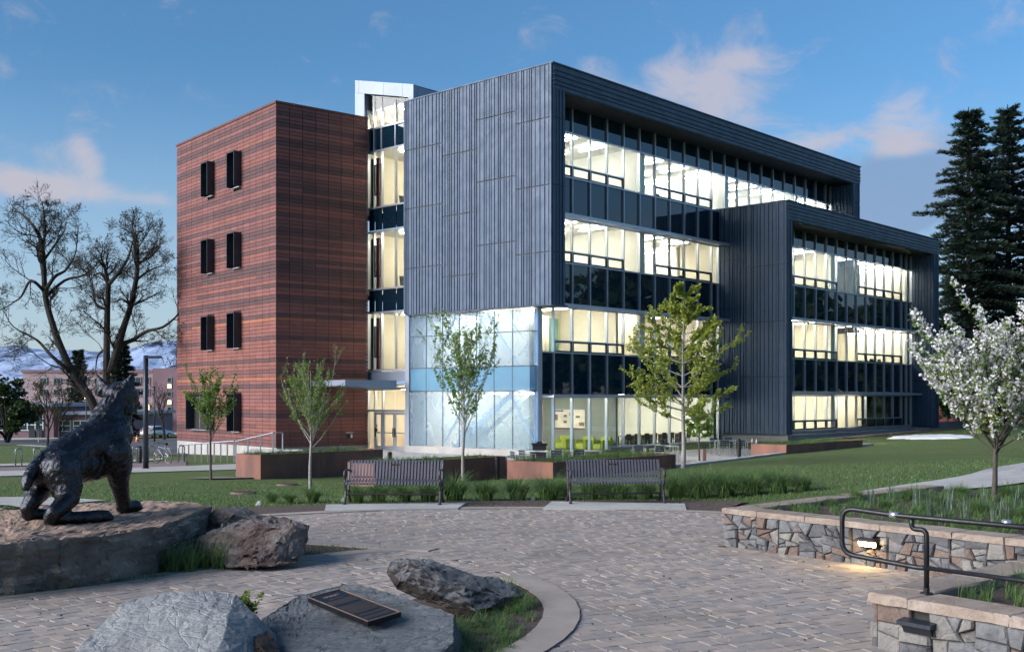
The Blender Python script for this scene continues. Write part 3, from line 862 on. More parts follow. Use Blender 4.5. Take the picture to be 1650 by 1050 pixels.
# ---- frosted glass hall at the corner
WG = Wall(bp(.26, 0), dl, dr)
gv = [1.64, 2.81, 4.06, 5.31, 6.56, 7.80, 9.05, 10.30]
def hall(w, us, edge):
    for a, b in zip(us, us[1:]):
        a, b = a + .012, b - .012
        for z0, z1, nm, mt in ((-.52, 2.36, 'window_pane', 'frit'), (2.40, 3.58, 'spandrel_panel', 'bluespan'), (3.62, 5.28, 'window_pane', 'frit'), (5.32, 6.40, 'window_pane', 'frit')):
            pane_box(w, nm, M[mt], a, b, z0, z1, .03, .02)
    for z in (2.38, 3.60, 5.30): bbox(w, 'transom', M['hood'], us[0], us[-1], .015, .075, z - .018, z + .018)
    for u in us[1:-1]: bbox(w, 'mullion', M['hood'], u - .011, u + .011, .02, .09, -.52, 6.40)
hall(WG, gv, 0)
hall(Wall(bp(.26, 1.62), dr, dl), [.02, .53], 1)
bbox(WG, 'sill_wall', M['concrete'], 1.50, 10.6, -.10, .20, -1.1, -.55)
bbox(WG, 'sill_wall', M['concrete'], 1.50, 1.62, .2, .8, -1.1, -.55)
bbox(WG, 'column', M['alupanel'], 10.32, 10.62, -.06, .25, -.55, 6.45)
bbox(WG, 'floor_slab', M['white'], 7.3, 10.2, 2.7, 5.9, 2.5, 3.3)
# stair inside the hall
st = MB()
for k in range(16): WG.box(st, 4.0 + k * .28, 4.3 + k * .28, 1.4, 2.6, 2.35 - k * .19, 2.43 - k * .19)
sto = st.build('staircase', M['white'], B)
for d in (1.38, 2.62):
    mb = MB(); mb.obox(WG.p(3.9, d, 2.2), WG.a * 4.7 + Vector((0, 0, -3.2)), WG.n * .05, (0, 0, .3)); mb.build('stringer', M['white'], sto)
for a, b in ((1.8, 3.8), (8.6, 6.2)):
    mb = MB(); mb.tube([WG.p(a, .8, -.5), WG.p(b, .8, 2.4)], .07, 8); mb.build('brace', M['white'], B)
    mb = MB(); mb.tube([WG.p(a + 1, .8, 3.4), WG.p(b + 1.4, .8, 6.3)], .07, 8); mb.build('brace', M['white'], B)

# ---- second, lower metal box
D0, DV = 17.28, -2.91
WD = Wall(bp(D0, DV), dr, dl); WDL = Wall(bp(D0, DV), dl, dr); L2 = 22.0
T2, B2 = 13.30, -.10
bbox(WDL, 'wall', M['claddark'], 0, 4.5, .003, .56, B2 + .02, T2 - .02)
bbox(WD, 'wall', M['claddark'], 21.1, L2 - .003, .003, 12, B2, T2 - .02)
rl2 = ribline(.06, 4.5, 9, (.20, .28, .24, .34, .16))
clad(WDL, .06, 3.05, B2, T2, (3.25, 6.45, 9.7, ), rl2); clad(WDL, 3.05, 4.5, B2, T2, (4.2, 7.3, 10.2), rl2)
bbox(WDL, 'corner_trim', M['clad'], -.012, .06, -.06, .02, B2, T2)
clad(WD, .06, .59, B2, 12.28, (3.25, 6.45, 9.7), [.22, .40])
clad(WD, 21.1, L2, B2, 12.28, (3.25, 6.45, 9.7), [21.3, 21.55, 21.8])
x = .06
while x < L2 - .1:
    x1 = min(L2, x + 4.4); mb = MB()
    WD.box(mb, x + .006, x1 - .006, -.05, 0, 12.28, T2)
    for z in (12.46, 12.64, 12.86, 13.06): WD.box(mb, x + .006, x1 - .006, -.11, -.05, z, z + .05, 1)
    mb.build('fascia_panel', [M['clad'], M['cladrib']], B); x = x1
bbox(WD, 'roof_slab', M['claddark'], .56, 21.1, .06, 12, 12.34, T2 - .06)
bbox(WD, 'coping', M['clad'], -.07, L2 + .03, -.13, 12, T2, T2 + .05)
bbox(WD, 'soffit', M['claddark'], .59, 21.1, 0, 1.6, 12.22, 12.28)
WDJ = Wall(bp(D0 + 21.09, DV), dl, dr); clad(WDJ, 0, 1.6, .0, 12.2, (3.25, 6.45, 9.7), [.2, .45, .62, .85, 1.1, 1.3])
WDK = Wall(bp(D0 + .59, DV), dl, -dr); clad(WDK, 0, 1.6, .0, 12.2, (), [.3, .6, .9, 1.2])
WC = Wall(bp(D0, DV + 1.6), dr, dl)
g2 = [.62, 2.33, 3.75] + [5.17 + 1.42 * k for k in range(11)] + [20.25, 21.07]
p2 = {1, 2, 3, 4, 5, 8, 9, 10, 11, 12}
for z0, z1, z2, z3 in ((2.40, 4.40, 4.40, 6.62), (6.85, 8.86, 8.86, 11.15)):
    storey(WC, g2, z0, z1, z2, z3, p2)
    rail(WC, g2[0], g2[-1], z1); rail(WC, g2[0], g2[-1], z3 + .035); rail(WC, g2[0], g2[-1], z0 - .01); bars(WC, g2, z0 + .03, z3)
for a, b in zip(g2, g2[1:]): pane_box(WC, 'spandrel_panel', M['spandrel'], a + h, b - h, 11.25, 12.2)
bars(WC, g2, 11.22, 12.22)
storey(WC, g2, 0, 0, .04, 2.14, {1, 2, 3, 4, 5, 8, 9, 10, 11, 12}, glass=lambda k: 'glass')
bars(WC, g2, .04, 2.14); rail(WC, g2[0], g2[-1], .05); rail(WC, g2[0], g2[-1], 2.16)
bbox(WC, 'sill_wall', M['concdark'], .4, 21.3, -.12, .3, -.9, .0)
bbox(WDL, 'base_wall', M['concdark'], -.0, 4.5, .12, .5, -1.2, -.12)
bbox(WD, 'base_wall', M['concdark'], .5, 21.9, .14, .45, -1.0, -.12)
for z in (2.28, 6.74): sunshade(WC, .6, 21.75, z)

# ---- rooms behind the glass
def rooms(w, a0, a1, z0, z1, depth, lamp, wall, parts, strips=(1.9, 4.9), back=None, along=False, floor='carpet', open0=False, a1wall=None):
    bbox(w, 'floor_slab', M[floor], a0, a1, .16, depth, z0 - .25, z0)
    bbox(w, 'ceiling', M['ceiling'], a0, a1, .3, depth, z1, z1 + .1)
    bbox(w, 'back_wall', M[back or wall], a0, a1, depth, depth + .1, z0, z1)
    for a in ((a1,) if open0 else (a0, a1)): bbox(w, 'partition', M[a1wall or wall], a - .05, a + .05, .3, depth, z0 + .002, z1 - .002)
    for a in parts: bbox(w, 'partition', M[wall], a - .07, a + .07, .35, depth - .01, z0 + .002, z1 - .002)
    for a in parts: bbox(w, 'column', M['white'], a - .28, a + .28, .3, .72, z0 + .004, z1 - .004)
    u = a0 + 1.3
    while u < a1 - .5:
        for d in strips:
            if min([9] + [abs(u - p) for p in parts]) > .5:
                mb = MB(); w.box(mb, u - .075, u + .075, d - .95, d + .95, z1 - .22, z1 - .16)
                mb.build('ceiling_light', M[lamp], B)
        u += 2.6
rooms(WM, 1.1, 7.6, 3.45, 6.95, 4.2, 'lamp', 'cream', (), strips=(1.2, 3.1), open0=True)
rooms(WM, 7.7, 17.2, 3.45, 6.95, 8, 'lamp', 'cream', (9.9,))
rooms(WM, 1.1, 31.6, 7.95, 11.45, 7, 'lamp', 'white', (9.9, 18.6, 27.2))
rooms(WM, 1.1, 31.6, 12.45, 15.85, 7, 'lampw', 'white', (9.9, 18.6, 27.2))
rooms(WM, 1.1, 7.6, -.86, 2.45, 5.5, 'lamp', 'cream', (), strips=(1.4, 3.8), floor='carpet', open0=True, a1wall='greywall')
rooms(WM, 7.7, 17.2, -.86, 2.45, 7, 'lampw', 'white', (), floor='wood')
rooms(WC, .62, 21.0, 3.45, 6.95, 6, 'lamp', 'cream', (9.5,), strips=(1.4, 3.6))
rooms(WC, .62, 21.0, 7.95, 11.45, 6, 'lamp', 'cream', (9.5,), strips=(1.4, 3.6))
rooms(WC, .62, 13.66, -.2, 2.5, 5, 'lamp', 'cream', (9.5,), strips=(1.4, 3.6))
bbox(WC, 'back_wall', M['hood'], 13.75, 21.0, 4, 4.1, -.2, 2.5)  # charcoal colour puts the darkness of this unlit room into its wall
bbox(WC, 'floor_slab', M['carpet'], 13.72, 21.0, .2, 4, -.45, -.2)
rooms(WG, 7.25, 10.95, -.88, 6.45, 6.0, 'lamp', 'cream', (), strips=(3.2, 4.9), floor='wood', open0=True)
for u_ in (7.6, 9.4):
    mb = MB(); WG.box(mb, u_ - .075, u_ + .075, 3.0, 5.4, 2.36, 2.42); mb.build('ceiling_light', M['lamp'], B)
# outer fill so that no daylight leaks through the block
bbox(WM, 'core_wall', M['white'], 1.1, 31.6, 8.3, 8.5, -1, 16.8)
bbox(WC, 'core_wall', M['white'], .6, 21.0, 6.3, 6.5, -.5, 12.2)

# ---- glazed link with the tower top and the doors
WN = Wall(bp(1.2, 0), dl, dr)
lv = [WN.s_at(px) for px in (650.5, 637.5, 615.2, 603.2, 593.4)]
lv[0] = 11.2
E0, E1 = lv[0], lv[-1]
for z0, z1, z2, z3 in ((3.0, 3.6, 3.6, 6.85), (6.9, 8.2, 8.2, 11.45), (11.55, 12.85, 12.85, 16.05)):
    for k, (a, b) in enumerate(zip(lv, lv[1:])):
        a, b = a + h, b - h
        if z0 > 4: pane_box(WN, 'spandrel_panel', M['spandrel'], a, b, z0 + .03, z1 - .03)
        if k == 2:
            pane_box(WN, 'window_pane', M['glass'], a, b, z2 + .03, z2 + .65); vent(WN, a, b, z2 + .7, z3 - .75)
            pane_box(WN, 'window_pane', M['glass'], a, b, z3 - .7, z3 - .03)
        else: pane_box(WN, 'window_pane', M['glass'], a, b, z2 + .03, z3 - .03)
    rail(WN, E0, E1, z1, .1); rail(WN, E0, E1, z3 + .02, .1)
    bars(WN, lv, z1 + .05, z3 - .03)
for a, b in zip(lv, lv[1:]): pane_box(WN, 'spandrel_panel', M['spandrel'], a + h, b - h, 16.15, 17.35)
bars(WN, lv, 16.13, 17.33); rail(WN, E0, E1, 17.38, .1)
def slope_top(v): return 18.59 + (v - 11.29) * .235
for k, (a, b) in enumerate(zip(lv, lv[1:])):
    a, b = a + h, b - h; mb = MB()
    mb.prism([WN.p(a, .05, 17.45), WN.p(b, .05, 17.45), WN.p(b, .05, slope_top(b) - .03), WN.p(a, .05, slope_top(a) - .03)], WN.n * .02); mb.build('window_pane', M['glass'], B)
bars(WN, lv[:], 17.43, slope_top(E0) - .05)
# pale sloping tower head
def slab(a0, a1, lo, hi, d0, d1, name='tower_panel', mat='alupanel'):
    mb = MB(); mb.prism([WN.p(a0, d0, lo(a0)), WN.p(a1, d0, lo(a1)), WN.p(a1, d0, hi(a1)), WN.p(a0, d0, hi(a0))], WN.n * (d1 - d0)); return mb.build(name, M[mat], B)
VT0, VT1 = WN.s_at(671.5), WN.s_at(577.5)
vj = [VT0, VT0 + .9, (VT0 + VT1) / 2, E1 + .55, VT1]
for a, b in zip(vj, vj[1:]): slab(a + .008, b - .008, slope_top, lambda v: slope_top(v) + .72, -.25, .05)
slab(E1 + .05, VT1, lambda v: 15.0, lambda v: slope_top(v) - .012, -.25, .05)
slab(VT0, E0 - .03, lambda v: 16.5, lambda v: slope_top(v) - .012, -.25, .05)
mb = MB(); mb.prism([WN.p(VT0, .06, 16.5), WN.p(VT0, 5.0, 16.5), WN.p(VT0, 5.0, slope_top(VT0) + .70), WN.p(VT0, .06, slope_top(VT0) + .70)], WN.a * .15); mb.build('tower_panel', M['alupanel'], B)
mb = MB(); mb.prism([WN.p(VT0, .06, slope_top(VT0) + .64), WN.p(VT1, .06, slope_top(VT1) + .64), WN.p(VT1, 6, slope_top(VT1) + .64), WN.p(VT0, 6, slope_top(VT0) + .64)], (0, 0, .06)); mb.build('tower_roof', M['alupanel'], B)
mb = MB(); WN.box(mb, VT1 - .15, VT1, .06, 6, 15, slope_top(VT1) + .62); mb.build('tower_panel', M['alupanel'], B)
for k, (a, zt) in enumerate(((10.6, 19.0), (9.3, 18.75), (8.0, 18.5))):
    bbox(WN, 'plant_screen', M['clad'], a - 1.25, a, 3.0 + k * .5, 7, 17.9, zt)
rooms(WN, 11.05, E1 + .4, 3.3, 6.9, 5, 'lamp', 'cream', (), strips=(1.3, 3.4))
rooms(WN, 11.2, E1 + .4, 7.9, 11.5, 5, 'lamp', 'cream', (), strips=(1.3, 3.4))
rooms(WN, 11.2, E1 + .4, 12.5, 16.1, 5, 'lamp', 'cream', (), strips=(1.3, 3.4))
rooms(WN, 11.2, E1 + .4, 16.4, 18.45, 5, 'lamp', 'cream', (), strips=(1.3, 3.4))
rooms(WN, 11.05, E1 + .4, -.98, 2.7, 5, 'lamp', 'cream', (), strips=(1.3, 3.4), floor='wood')
for z in (3.32, 7.92, 12.52): bbox(WN, 'partition', M['terra'][2], E1 - .35, E1 + .3, .5, .7, z, z + 3.3)
# white panel under the first floor and the entrance
bbox(WN, 'tower_panel', M['alupanel'], 10.64, E1 + .25, -.12, .1, 2.95, 3.5)
DZ = -.97
dv = [WN.s_at(px) for px in (655.5, 635.5, 617.0, 599.5)]
bars(WN, [E1, dv[3] - .25, dv[2], dv[0]], DZ, 2.6)
rail(WN, dv[0], E1, 1.30, .12); rail(WN, dv[0], E1, 2.55, .12)
for a, b in ((dv[0], dv[1]), (dv[1], dv[2]), (dv[2], dv[3] - .25), (dv[3] - .25, E1)): pane_box(WN, 'window_pane', M['glass'], min(a, b) + .04, max(a, b) - .04, 1.37, 2.48)
pane_box(WN, 'window_pane', M['glass'], dv[3] - .2, E1 - .04, DZ + .06, 1.23)
def door(a0, a1, hinge_left):
    mb = MB(); t = .11
    WN.box(mb, a0, a0 + t, -.02, .06, DZ + .03, 1.22); WN.box(mb, a1 - t, a1, -.02, .06, DZ + .03, 1.22)
    WN.box(mb, a0 + t, a1 - t, -.02, .06, DZ + .03, DZ + .28); WN.box(mb, a0 + t, a1 - t, -.02, .06, 1.08, 1.22)
    d = mb.build('door', M['alu'], B)
    pane_box(WN, 'pane', M['glass'], a0 + t, a1 - t, DZ + .28, 1.08, .01, .015, parent=d)
    m2 = MB(); WN.box(m2, a0 + t, a1 - t, -.05, -.02, DZ + 1.0, DZ + 1.05); m2.build('push_bar', M['steel'], d)
    x = a0 + .05 if not hinge_left else a1 - .09
    m3 = MB(); WN.box(m3, x, x + .04, -.09, -.05, DZ + .8, DZ + 1.3); m3.build('handle', M['black'], d)
door(dv[0] + .04, (dv[0] + dv[2]) / 2 - .01, True); door((dv[0] + dv[2]) / 2 + .01, dv[2] - .05, False); door(dv[2] + .05, dv[3] - .3, True)
for z, c, w_ in ((.35, 'yellow', .12), (.12, 'farglass', .14)):
    bbox(WN, 'door_notice', M[c], dv[2] + .45, dv[2] + .45 + w_, -.035, -.025, z, z + .16)

# ---- terracotta wing
bl, br = Vector((-.629, .777)).normalized(), None
br = Vector((bl.y, -bl.x))
C0 = Vector((-12.67, 59.8))
WBL = Wall(C0, bl, br); WBR = Wall(C0, br, bl)
BT, BB = 17.86, -.66
LBL, LBR = 13.5, 5.75
bbox(WBL, 'wall', M['joint'], .06, LBL - .01, .06, LBR - .12, BB + .02, BT - .05)
bbox(WBL, 'coping', M['coping'], -.05, LBL + .04, -.05, LBR, BT, BT + .12)
bbox(WBL, 'base_wall', M['concrete'], .4, LBL, .03, .5, -2.4, BB)
bbox(WBR, 'base_wall', M['concrete'], .06, LBR, .05, .5, -1.6, BB)
# window openings on the left face: (a0, a1, z0, z1)
WZ = [(14.0, 15.98), (9.42, 11.40), (4.86, 6.86), (.12, 2.28)]
_f = Wall(WBL.p(0, -.46, 0), bl, br)
wa = [(WBL.s_at(389), _f.s_at(364.5)), (WBL.s_at(345.5), _f.s_at(323))]
wins = [(a0, a1, z0, z1, False) for a0, a1 in wa for z0, z1 in WZ[:3]] + [(wa[0][0], wa[0][1], *WZ[3], False), (WBL.s_at(345), _f.s_at(299), *WZ[3], True)]
NR = 92; RH = (BT - BB) / NR
tone = []
rt = random.Random(21)
dark_rows = {2: 1, 4: 2, 9: 2, 15: 3, 21: 1, 24: 2, 29: 1, 33: 2, 38: 1, 42: 3, 48: 1, 51: 2, 56: 1, 62: 2, 68: 1, 75: 1, 83: 1}
while len(tone) < NR:
    n = rt.choice((1, 1, 2, 2, 3)); i = len(tone)
    t = rt.choices((0, 1, 2, 5), (.34, .26, .16, .24) if i > 45 else (.20, .32, .26, .22))[0]
    tone += [t] * n
for i, n in dark_rows.items():
    for q in range(n): tone[min(NR - 1, i + q)] = 3
tone = tone[:NR]
for k in (57, 63, 73, 80, 86): tone[k] = 4 if k in (57, 73) else 0
def panel_cells(w, length, first):
    W_ = .80; out = []
    n = math.ceil(length / W_)
    for i in range(NR):
        z1 = BT - i * RH; z0 = z1 - RH
        brk = rt.random(); cut = rt.uniform(0, n); alt = rt.choice((0, 1, 2, 3, 5))
        for c in range(n):
            a0, a1 = c * W_, min(length, (c + 1) * W_)
            t = tone[i]
            if brk < .26 and c > cut: t = alt if t == 3 else (2 if alt == 4 else alt)
            spans = [(a0, a1)]
            if w is WBL:
                for p0, p1, q0, q1, _ in wins:
                    if z1 > q0 + .03 and z0 < q1 - .03:
                        new = []
                        for s0, s1 in spans:
                            if p1 <= s0 or p0 >= s1: new.append((s0, s1)); continue
                            if p0 > s0 + .04: new.append((s0, p0))
                            if p1 < s1 - .04: new.append((p1, s1))
                        spans = new
            for s0, s1 in spans: out.append((s0, s1, z0, z1, t, c))
    return out
def panel_geo(mb, w, s0, s1, z0, z1, mi=0):
    e = .0105
    w.box(mb, s0 + e, s1 - e, rt.uniform(-.003, .003), .055, z0 + e, z1 - e, mi)
rest = MB(); cnt = 0
cells = [(WBR, c) for c in panel_cells(WBR, LBR, True)] + [(WBL, c) for c in panel_cells(WBL, LBL, False)]
for w, (s0, s1, z0, z1, t, c) in cells:
    if w is WBR and 3 <= c <= 5 and cnt < 290 and s1 - s0 > .3:
        mb = MB(); panel_geo(mb, w, s0, s1, z0, z1); mb.build('terracotta_panel', M['terra'][t], B); cnt += 1
    else: panel_geo(rest, w, s0, s1, z0, z1, t)
stuff(rest.build('terracotta_panels', M['terra'], B))
bbox(WBL, 'corner_trim', M['coping'], -.012, .012, -.012, .012, BB, BT)
for a0, a1, z0, z1, big in wins:
    mb = MB(); P = .46; t = .06
    WBL.box(mb, a0, a0 + t, -P, .35, z0, z1); WBL.box(mb, a1 - t, a1, -P, .35, z0, z1)
    WBL.box(mb, a0 + t, a1 - t, -P if not big else -.1, .35, z1 - t, z1); WBL.box(mb, a0 + t, a1 - t, -.1, .35, z0, z0 + t)
    wdw = mb.build('window', M['hood'], B)
    m2 = MB(); x0, x1 = a0 + t, a1 - t
    xs = [x0, x0 + (x1 - x0) * .80, x1] if not big else [x0, x0 + (x1 - x0) * .36, x0 + (x1 - x0) * .72, x1]
    for x in xs: WBL.box(m2, max(x0, x - .035), min(x1, x + .035), .06, .16, z0 + t, z1 - t)
    WBL.box(m2, x0, x1, .065, .155, z0 + t, z0 + t + .07); WBL.box(m2, x0, x1, .065, .155, z1 - t - .07, z1 - t)
    WBL.box(m2, x0, x1, .068, .152, z0 + (z1 - z0) * .66, z0 + (z1 - z0) * .66 + .07)
    m2.build('frame', M['alu'] if big else M['alu'], wdw)
    pane_box(WBL, 'pane', M['spandrel'], x0, x1, z0 + t, z1 - t, .10, .02, parent=wdw)
    m3 = MB(); WBL.box(m3, a0 - .02, a1 + .02, -.16, .05, z0 - .045, z0 - .003); m3.build('sill', M['alu'], wdw)
# small sign and outlet box on the dark face
s0 = WBR.s_at(557); s1 = WBR.s_at(568)
bbox(WBR, 'wall_sign', M['alu'], s0, s1, -.10, -.005, .05, .10)
bbox(WBR, 'wall_sign', M['dkframe'], s0 + .06, s0 + .30, -.03, -.005, -.22, -.02)
bbox(WBR, 'wall_sign', M['white'], s0 + .31, s1 - .02, -.03, -.005, -.22, -.02)
# entrance canopy on the terracotta wall
cs0, cs1, cp = 2.05, LBR + .5, 3.75
mb = MB()
lo = lambda d: 2.50 if d > -2.0 else 2.66
K = [WBR.p(cs0, -cp, 2.97), WBR.p(cs1 - 1.0, -cp, 2.97), WBR.p(cs1, -1.0, 2.97), WBR.p(cs1, -.01, 2.97), WBR.p(cs0, -.01, 2.97)]
Kb = [WBR.p(cs0, -cp, 2.66), WBR.p(cs1 - 1.0, -cp, 2.46), WBR.p(cs1, -1.0, 2.44), WBR.p(cs1, -.01, 2.44), WBR.p(cs0, -.01, 2.66)]
n = len(K); mb.add(K + Kb, [tuple(range(n)), tuple(range(n, 2 * n))[::-1]] + [(i, n + i, n + (i + 1) % n, (i + 1) % n) for i in range(n)])
cano = mb.build('entrance_canopy', M['alupanel'], B)
for f in [cano.data]:
    bm = bmesh.new(); bm.from_mesh(f); bmesh.ops.recalc_face_normals(bm, faces=bm.faces); bm.to_mesh(f); bm.free()
# ------------------------------------------------------------------ rocks
def rockmat(name, stops, vs=1.6, strata=0.0, bump=.6, side=None, grain=None):
    m, g, out = base_mat(name)
    bs = g.new('ShaderNodeBsdfPrincipled'); bs.inputs['Roughness'].default_value = .82; bs.inputs['Specular IOR Level'].default_value = .35
    tc = g.new('ShaderNodeTexCoord')
    mp = g.new('ShaderNodeMapping'); g.l.new(tc.outputs['Object'], mp.inputs[0]); mp.inputs['Scale'].default_value = grain or (1, 1, 1 + strata * 5)
    n1 = g.new('ShaderNodeTexNoise', i_Vector=mp.outputs[0], i_Scale=vs, i_Detail=9.0, i_Roughness=.65, i_Distortion=.5)
    c = g.ramp(g.maprange(n1.outputs[0], .28, .72, smooth=False), stops)
    n3 = g.new('ShaderNodeTexNoise', i_Vector=mp.outputs[0], i_Scale=22.0, i_Detail=8.0, i_Roughness=.7)
    c = g.mix(g.maprange(n3.outputs[0], .45, .75, 0, .55), c, tuple(x * .45 for x in stops[0][1]))
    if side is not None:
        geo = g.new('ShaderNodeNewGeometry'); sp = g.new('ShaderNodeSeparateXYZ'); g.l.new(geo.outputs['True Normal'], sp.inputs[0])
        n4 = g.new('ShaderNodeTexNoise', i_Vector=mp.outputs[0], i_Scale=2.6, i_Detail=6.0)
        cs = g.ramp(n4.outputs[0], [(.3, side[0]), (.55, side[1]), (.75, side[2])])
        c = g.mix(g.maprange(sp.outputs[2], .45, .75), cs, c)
    nl = g.new('ShaderNodeTexNoise', i_Vector=tc.outputs['Object'], i_Scale=6.5, i_Detail=8.0, i_Roughness=.7)
    c = g.mix(g.maprange(nl.outputs[0], .58, .70, 0, .38), c, tuple(min(.5, x * 1.45) for x in stops[-1][1]))      # lichen
    g.l.new(c, bs.inputs['Base Color'])
    n2 = g.new('ShaderNodeTexNoise', i_Vector=mp.outputs[0], i_Scale=9.0, i_Detail=12.0, i_Roughness=.72)
    v = g.new('ShaderNodeTexVoronoi', i_Vector=mp.outputs[0], i_Scale=5.0, feature='DISTANCE_TO_EDGE')
    hgt = g.math('ADD', n2.outputs[0], g.maprange(v.outputs[0], 0, .05, -.12, 0))
    bpn = g.new('ShaderNodeBump', i_Strength=bump, i_Distance=.13); g.l.new(hgt, bpn.inputs['Height']); g.l.new(bpn.outputs[0], bs.inputs['Normal'])
    g.l.new(bs.outputs[0], out.inputs[0]); return m
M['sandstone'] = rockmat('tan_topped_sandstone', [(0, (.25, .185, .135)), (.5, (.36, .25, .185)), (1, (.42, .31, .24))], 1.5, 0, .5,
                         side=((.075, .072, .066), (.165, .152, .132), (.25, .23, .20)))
M['slate'] = rockmat('blue_grey_slate', [(0, (.125, .145, .16)), (.5, (.21, .235, .255)), (1, (.31, .335, .35))], 2.2, .5, 1.0, grain=(.7, 2.6, 4.5))
M['palestone'] = rockmat('pale_grey_stone', [(0, (.17, .18, .19)), (.5, (.265, .275, .28)), (1, (.35, .355, .35))], 1.8, .3, .6)
M['redstone'] = rockmat('red_brown_stone', [(0, (.12, .065, .052)), (.35, (.17, .125, .11)), (.55, (.21, .19, .175)), (1, (.29, .285, .28))], 1.9, .2, .8)
M['brownface'] = rockmat('dark_brown_stone', [(0, (.025, .020, .018)), (.5, (.060, .042, .033)), (1, (.11, .085, .068))], 2.4, .3, .8)
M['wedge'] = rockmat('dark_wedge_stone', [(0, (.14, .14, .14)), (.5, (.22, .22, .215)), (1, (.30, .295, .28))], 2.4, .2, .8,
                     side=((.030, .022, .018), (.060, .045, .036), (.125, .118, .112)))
M['wallstone'] = [rockmat('wall_stone_%d' % i, st, 3.0, 0, .5) for i, st in enumerate([
    [(0, (.11, .115, .122)), (.5, (.165, .17, .175)), (1, (.23, .228, .225))], [(0, (.07, .072, .078)), (.5, (.11, .112, .118)), (1, (.16, .158, .158))],
    [(0, (.115, .082, .07)), (.5, (.165, .12, .10)), (1, (.22, .175, .15))], [(0, (.15, .145, .138)), (.5, (.22, .21, .195)), (1, (.29, .275, .25))]])]
M['capstone'] = rockmat('tan_cap_stone', [(0, (.21, .16, .125)), (.5, (.295, .235, .19)), (1, (.37, .315, .265))], 2.4, 0, .35)
M['mortar'] = pmat('dark_mortar', (.040, .037, .035), rough=.95, bump=.3)

def rock(name, pts, mat, label, cut=4, rough=.05, scale=1.6, seed=0, cat='boulder', ridge=.5, smooth=False, chop=14, ledge=0.0):
    """rock from the hull of its corner points, subdivided and broken up by noise"""
    bm = bmesh.new()
    for p in pts: bm.verts.new(p)
    r = bmesh.ops.convex_hull(bm, input=bm.verts)
    bmesh.ops.delete(bm, geom=[e for e in r['geom_interior'] if isinstance(e, bmesh.types.BMVert)], context='VERTS')
    rr = random.Random(seed + 50); cen = sum((v.co for v in bm.verts), Vector()) / len(bm.verts)
    for _ in range(chop):
        nn = Vector((rr.gauss(0, 1), rr.gauss(0, 1), abs(rr.gauss(0, .8)) - .15)).normalized()
        if nn.z > .93: continue
        sup = max((v.co - cen).dot(nn) for v in bm.verts)
        pl = cen + nn * sup * rr.uniform(.86, .95)
        r_ = bmesh.ops.bisect_plane(bm, geom=bm.verts[:] + bm.edges[:] + bm.faces[:], plane_co=pl, plane_no=nn, clear_outer=True)
        ed = [e for e in r_['geom_cut'] if isinstance(e, bmesh.types.BMEdge)]
        if ed: bmesh.ops.edgeloop_fill(bm, edges=ed)
    bmesh.ops.triangulate(bm, faces=bm.faces)
    bmesh.ops.bevel(bm, geom=list(bm.edges), offset=rough * .22, segments=1, affect='EDGES', clamp_overlap=True)
    bmesh.ops.triangulate(bm, faces=bm.faces)
    for _ in range(9):
        long = [e for e in bm.edges if e.calc_length() > .05 + rough * .3]
        if not long or len(bm.faces) > 26000: break
        bmesh.ops.subdivide_edges(bm, edges=long, cuts=1, use_grid_fill=True)
        bmesh.ops.triangulate(bm, faces=[f for f in bm.faces if len(f.verts) > 3])
    bm.normal_update()
    off = Vector((seed * 7.3, seed * 3.1, seed * 5.7))
    mv = []
    for v in bm.verts:
        p = v.co * scale + off
        d = noise.fractal(p, .9, 2.2, 6) * rough * .8 + noise.fractal(p * 6, .8, 2.2, 4) * rough * .28
        if ledge and abs(v.normal.z) < .75:
            lz = v.co.z * 4.2 + noise.noise(Vector((v.co.x * .9, v.co.y * .9, 2))) * .8
            d += ledge * (noise.cell(Vector((v.co.x * .45, v.co.y * .45, lz))) * .8 + abs(math.sin(lz * 3.1)) * .35)
        q = v.co * scale * 2.1 + off
        cell = noise.voronoi(Vector((q.x, q.y, q.z * 1.8)))[0]
        d -= max(0, .12 - (cell[1] - cell[0])) * rough * 5 * ridge
        d += (noise.cell(Vector((v.co.x * 3.1, v.co.y * 3.1, v.co.z * 9)) + off)) * rough * .28
        mv.append(v.normal * d)
    for v, d in zip(bm.verts, mv): v.co += d
    me = bpy.data.meshes.new(name); bm.to_mesh(me); bm.free()
    me.materials.append(mat)
    if smooth: me.polygons.foreach_set('use_smooth', [True] * len(me.polygons))
    return tag(put(name, me), label, cat)

# great flat slab under the statue
_top = [(0, 876), (96, 868), (160, 862), (256, 848), (320, 824), (341, 816), (334, 811), (240, 804)]
ZT = .55
T = [atz(px, py, ZT) for px, py in _top] + [Vector((-6.7, 15.4, ZT)), Vector((-7.6, 14.4, ZT)), Vector((-8.2, 12.0, ZT)), Vector((-6.6, 10.6, ZT - .02))]
Cn = sum(T, Vector()) / len(T)
Bt = [Vector((p.x + (Cn.x - p.x) * .025, p.y + (Cn.y - p.y) * .03, -.08)) for p in T]
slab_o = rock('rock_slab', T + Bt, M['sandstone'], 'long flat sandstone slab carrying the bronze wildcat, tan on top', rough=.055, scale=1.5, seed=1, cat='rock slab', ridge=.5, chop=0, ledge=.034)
rock('boulder', [at(300, 882, 13.9), at(345, 851, 14.2), at(424, 826, 14.6), at(478, 834, 14.3), at(503, 856, 13.9), at(497, 882, 13.6), at(486, 906, 13.35), at(400, 918, 12.95),
                 at(345, 905, 13.3), at(395, 845, 13.7), at(470, 852, 13.5), at(330, 880, 13.4)] + [at(430, 880, 15.2), at(330, 890, 15.0)], M['redstone'],
     'big grey and red boulder right of the statue slab', rough=.075, scale=1.7, seed=2)
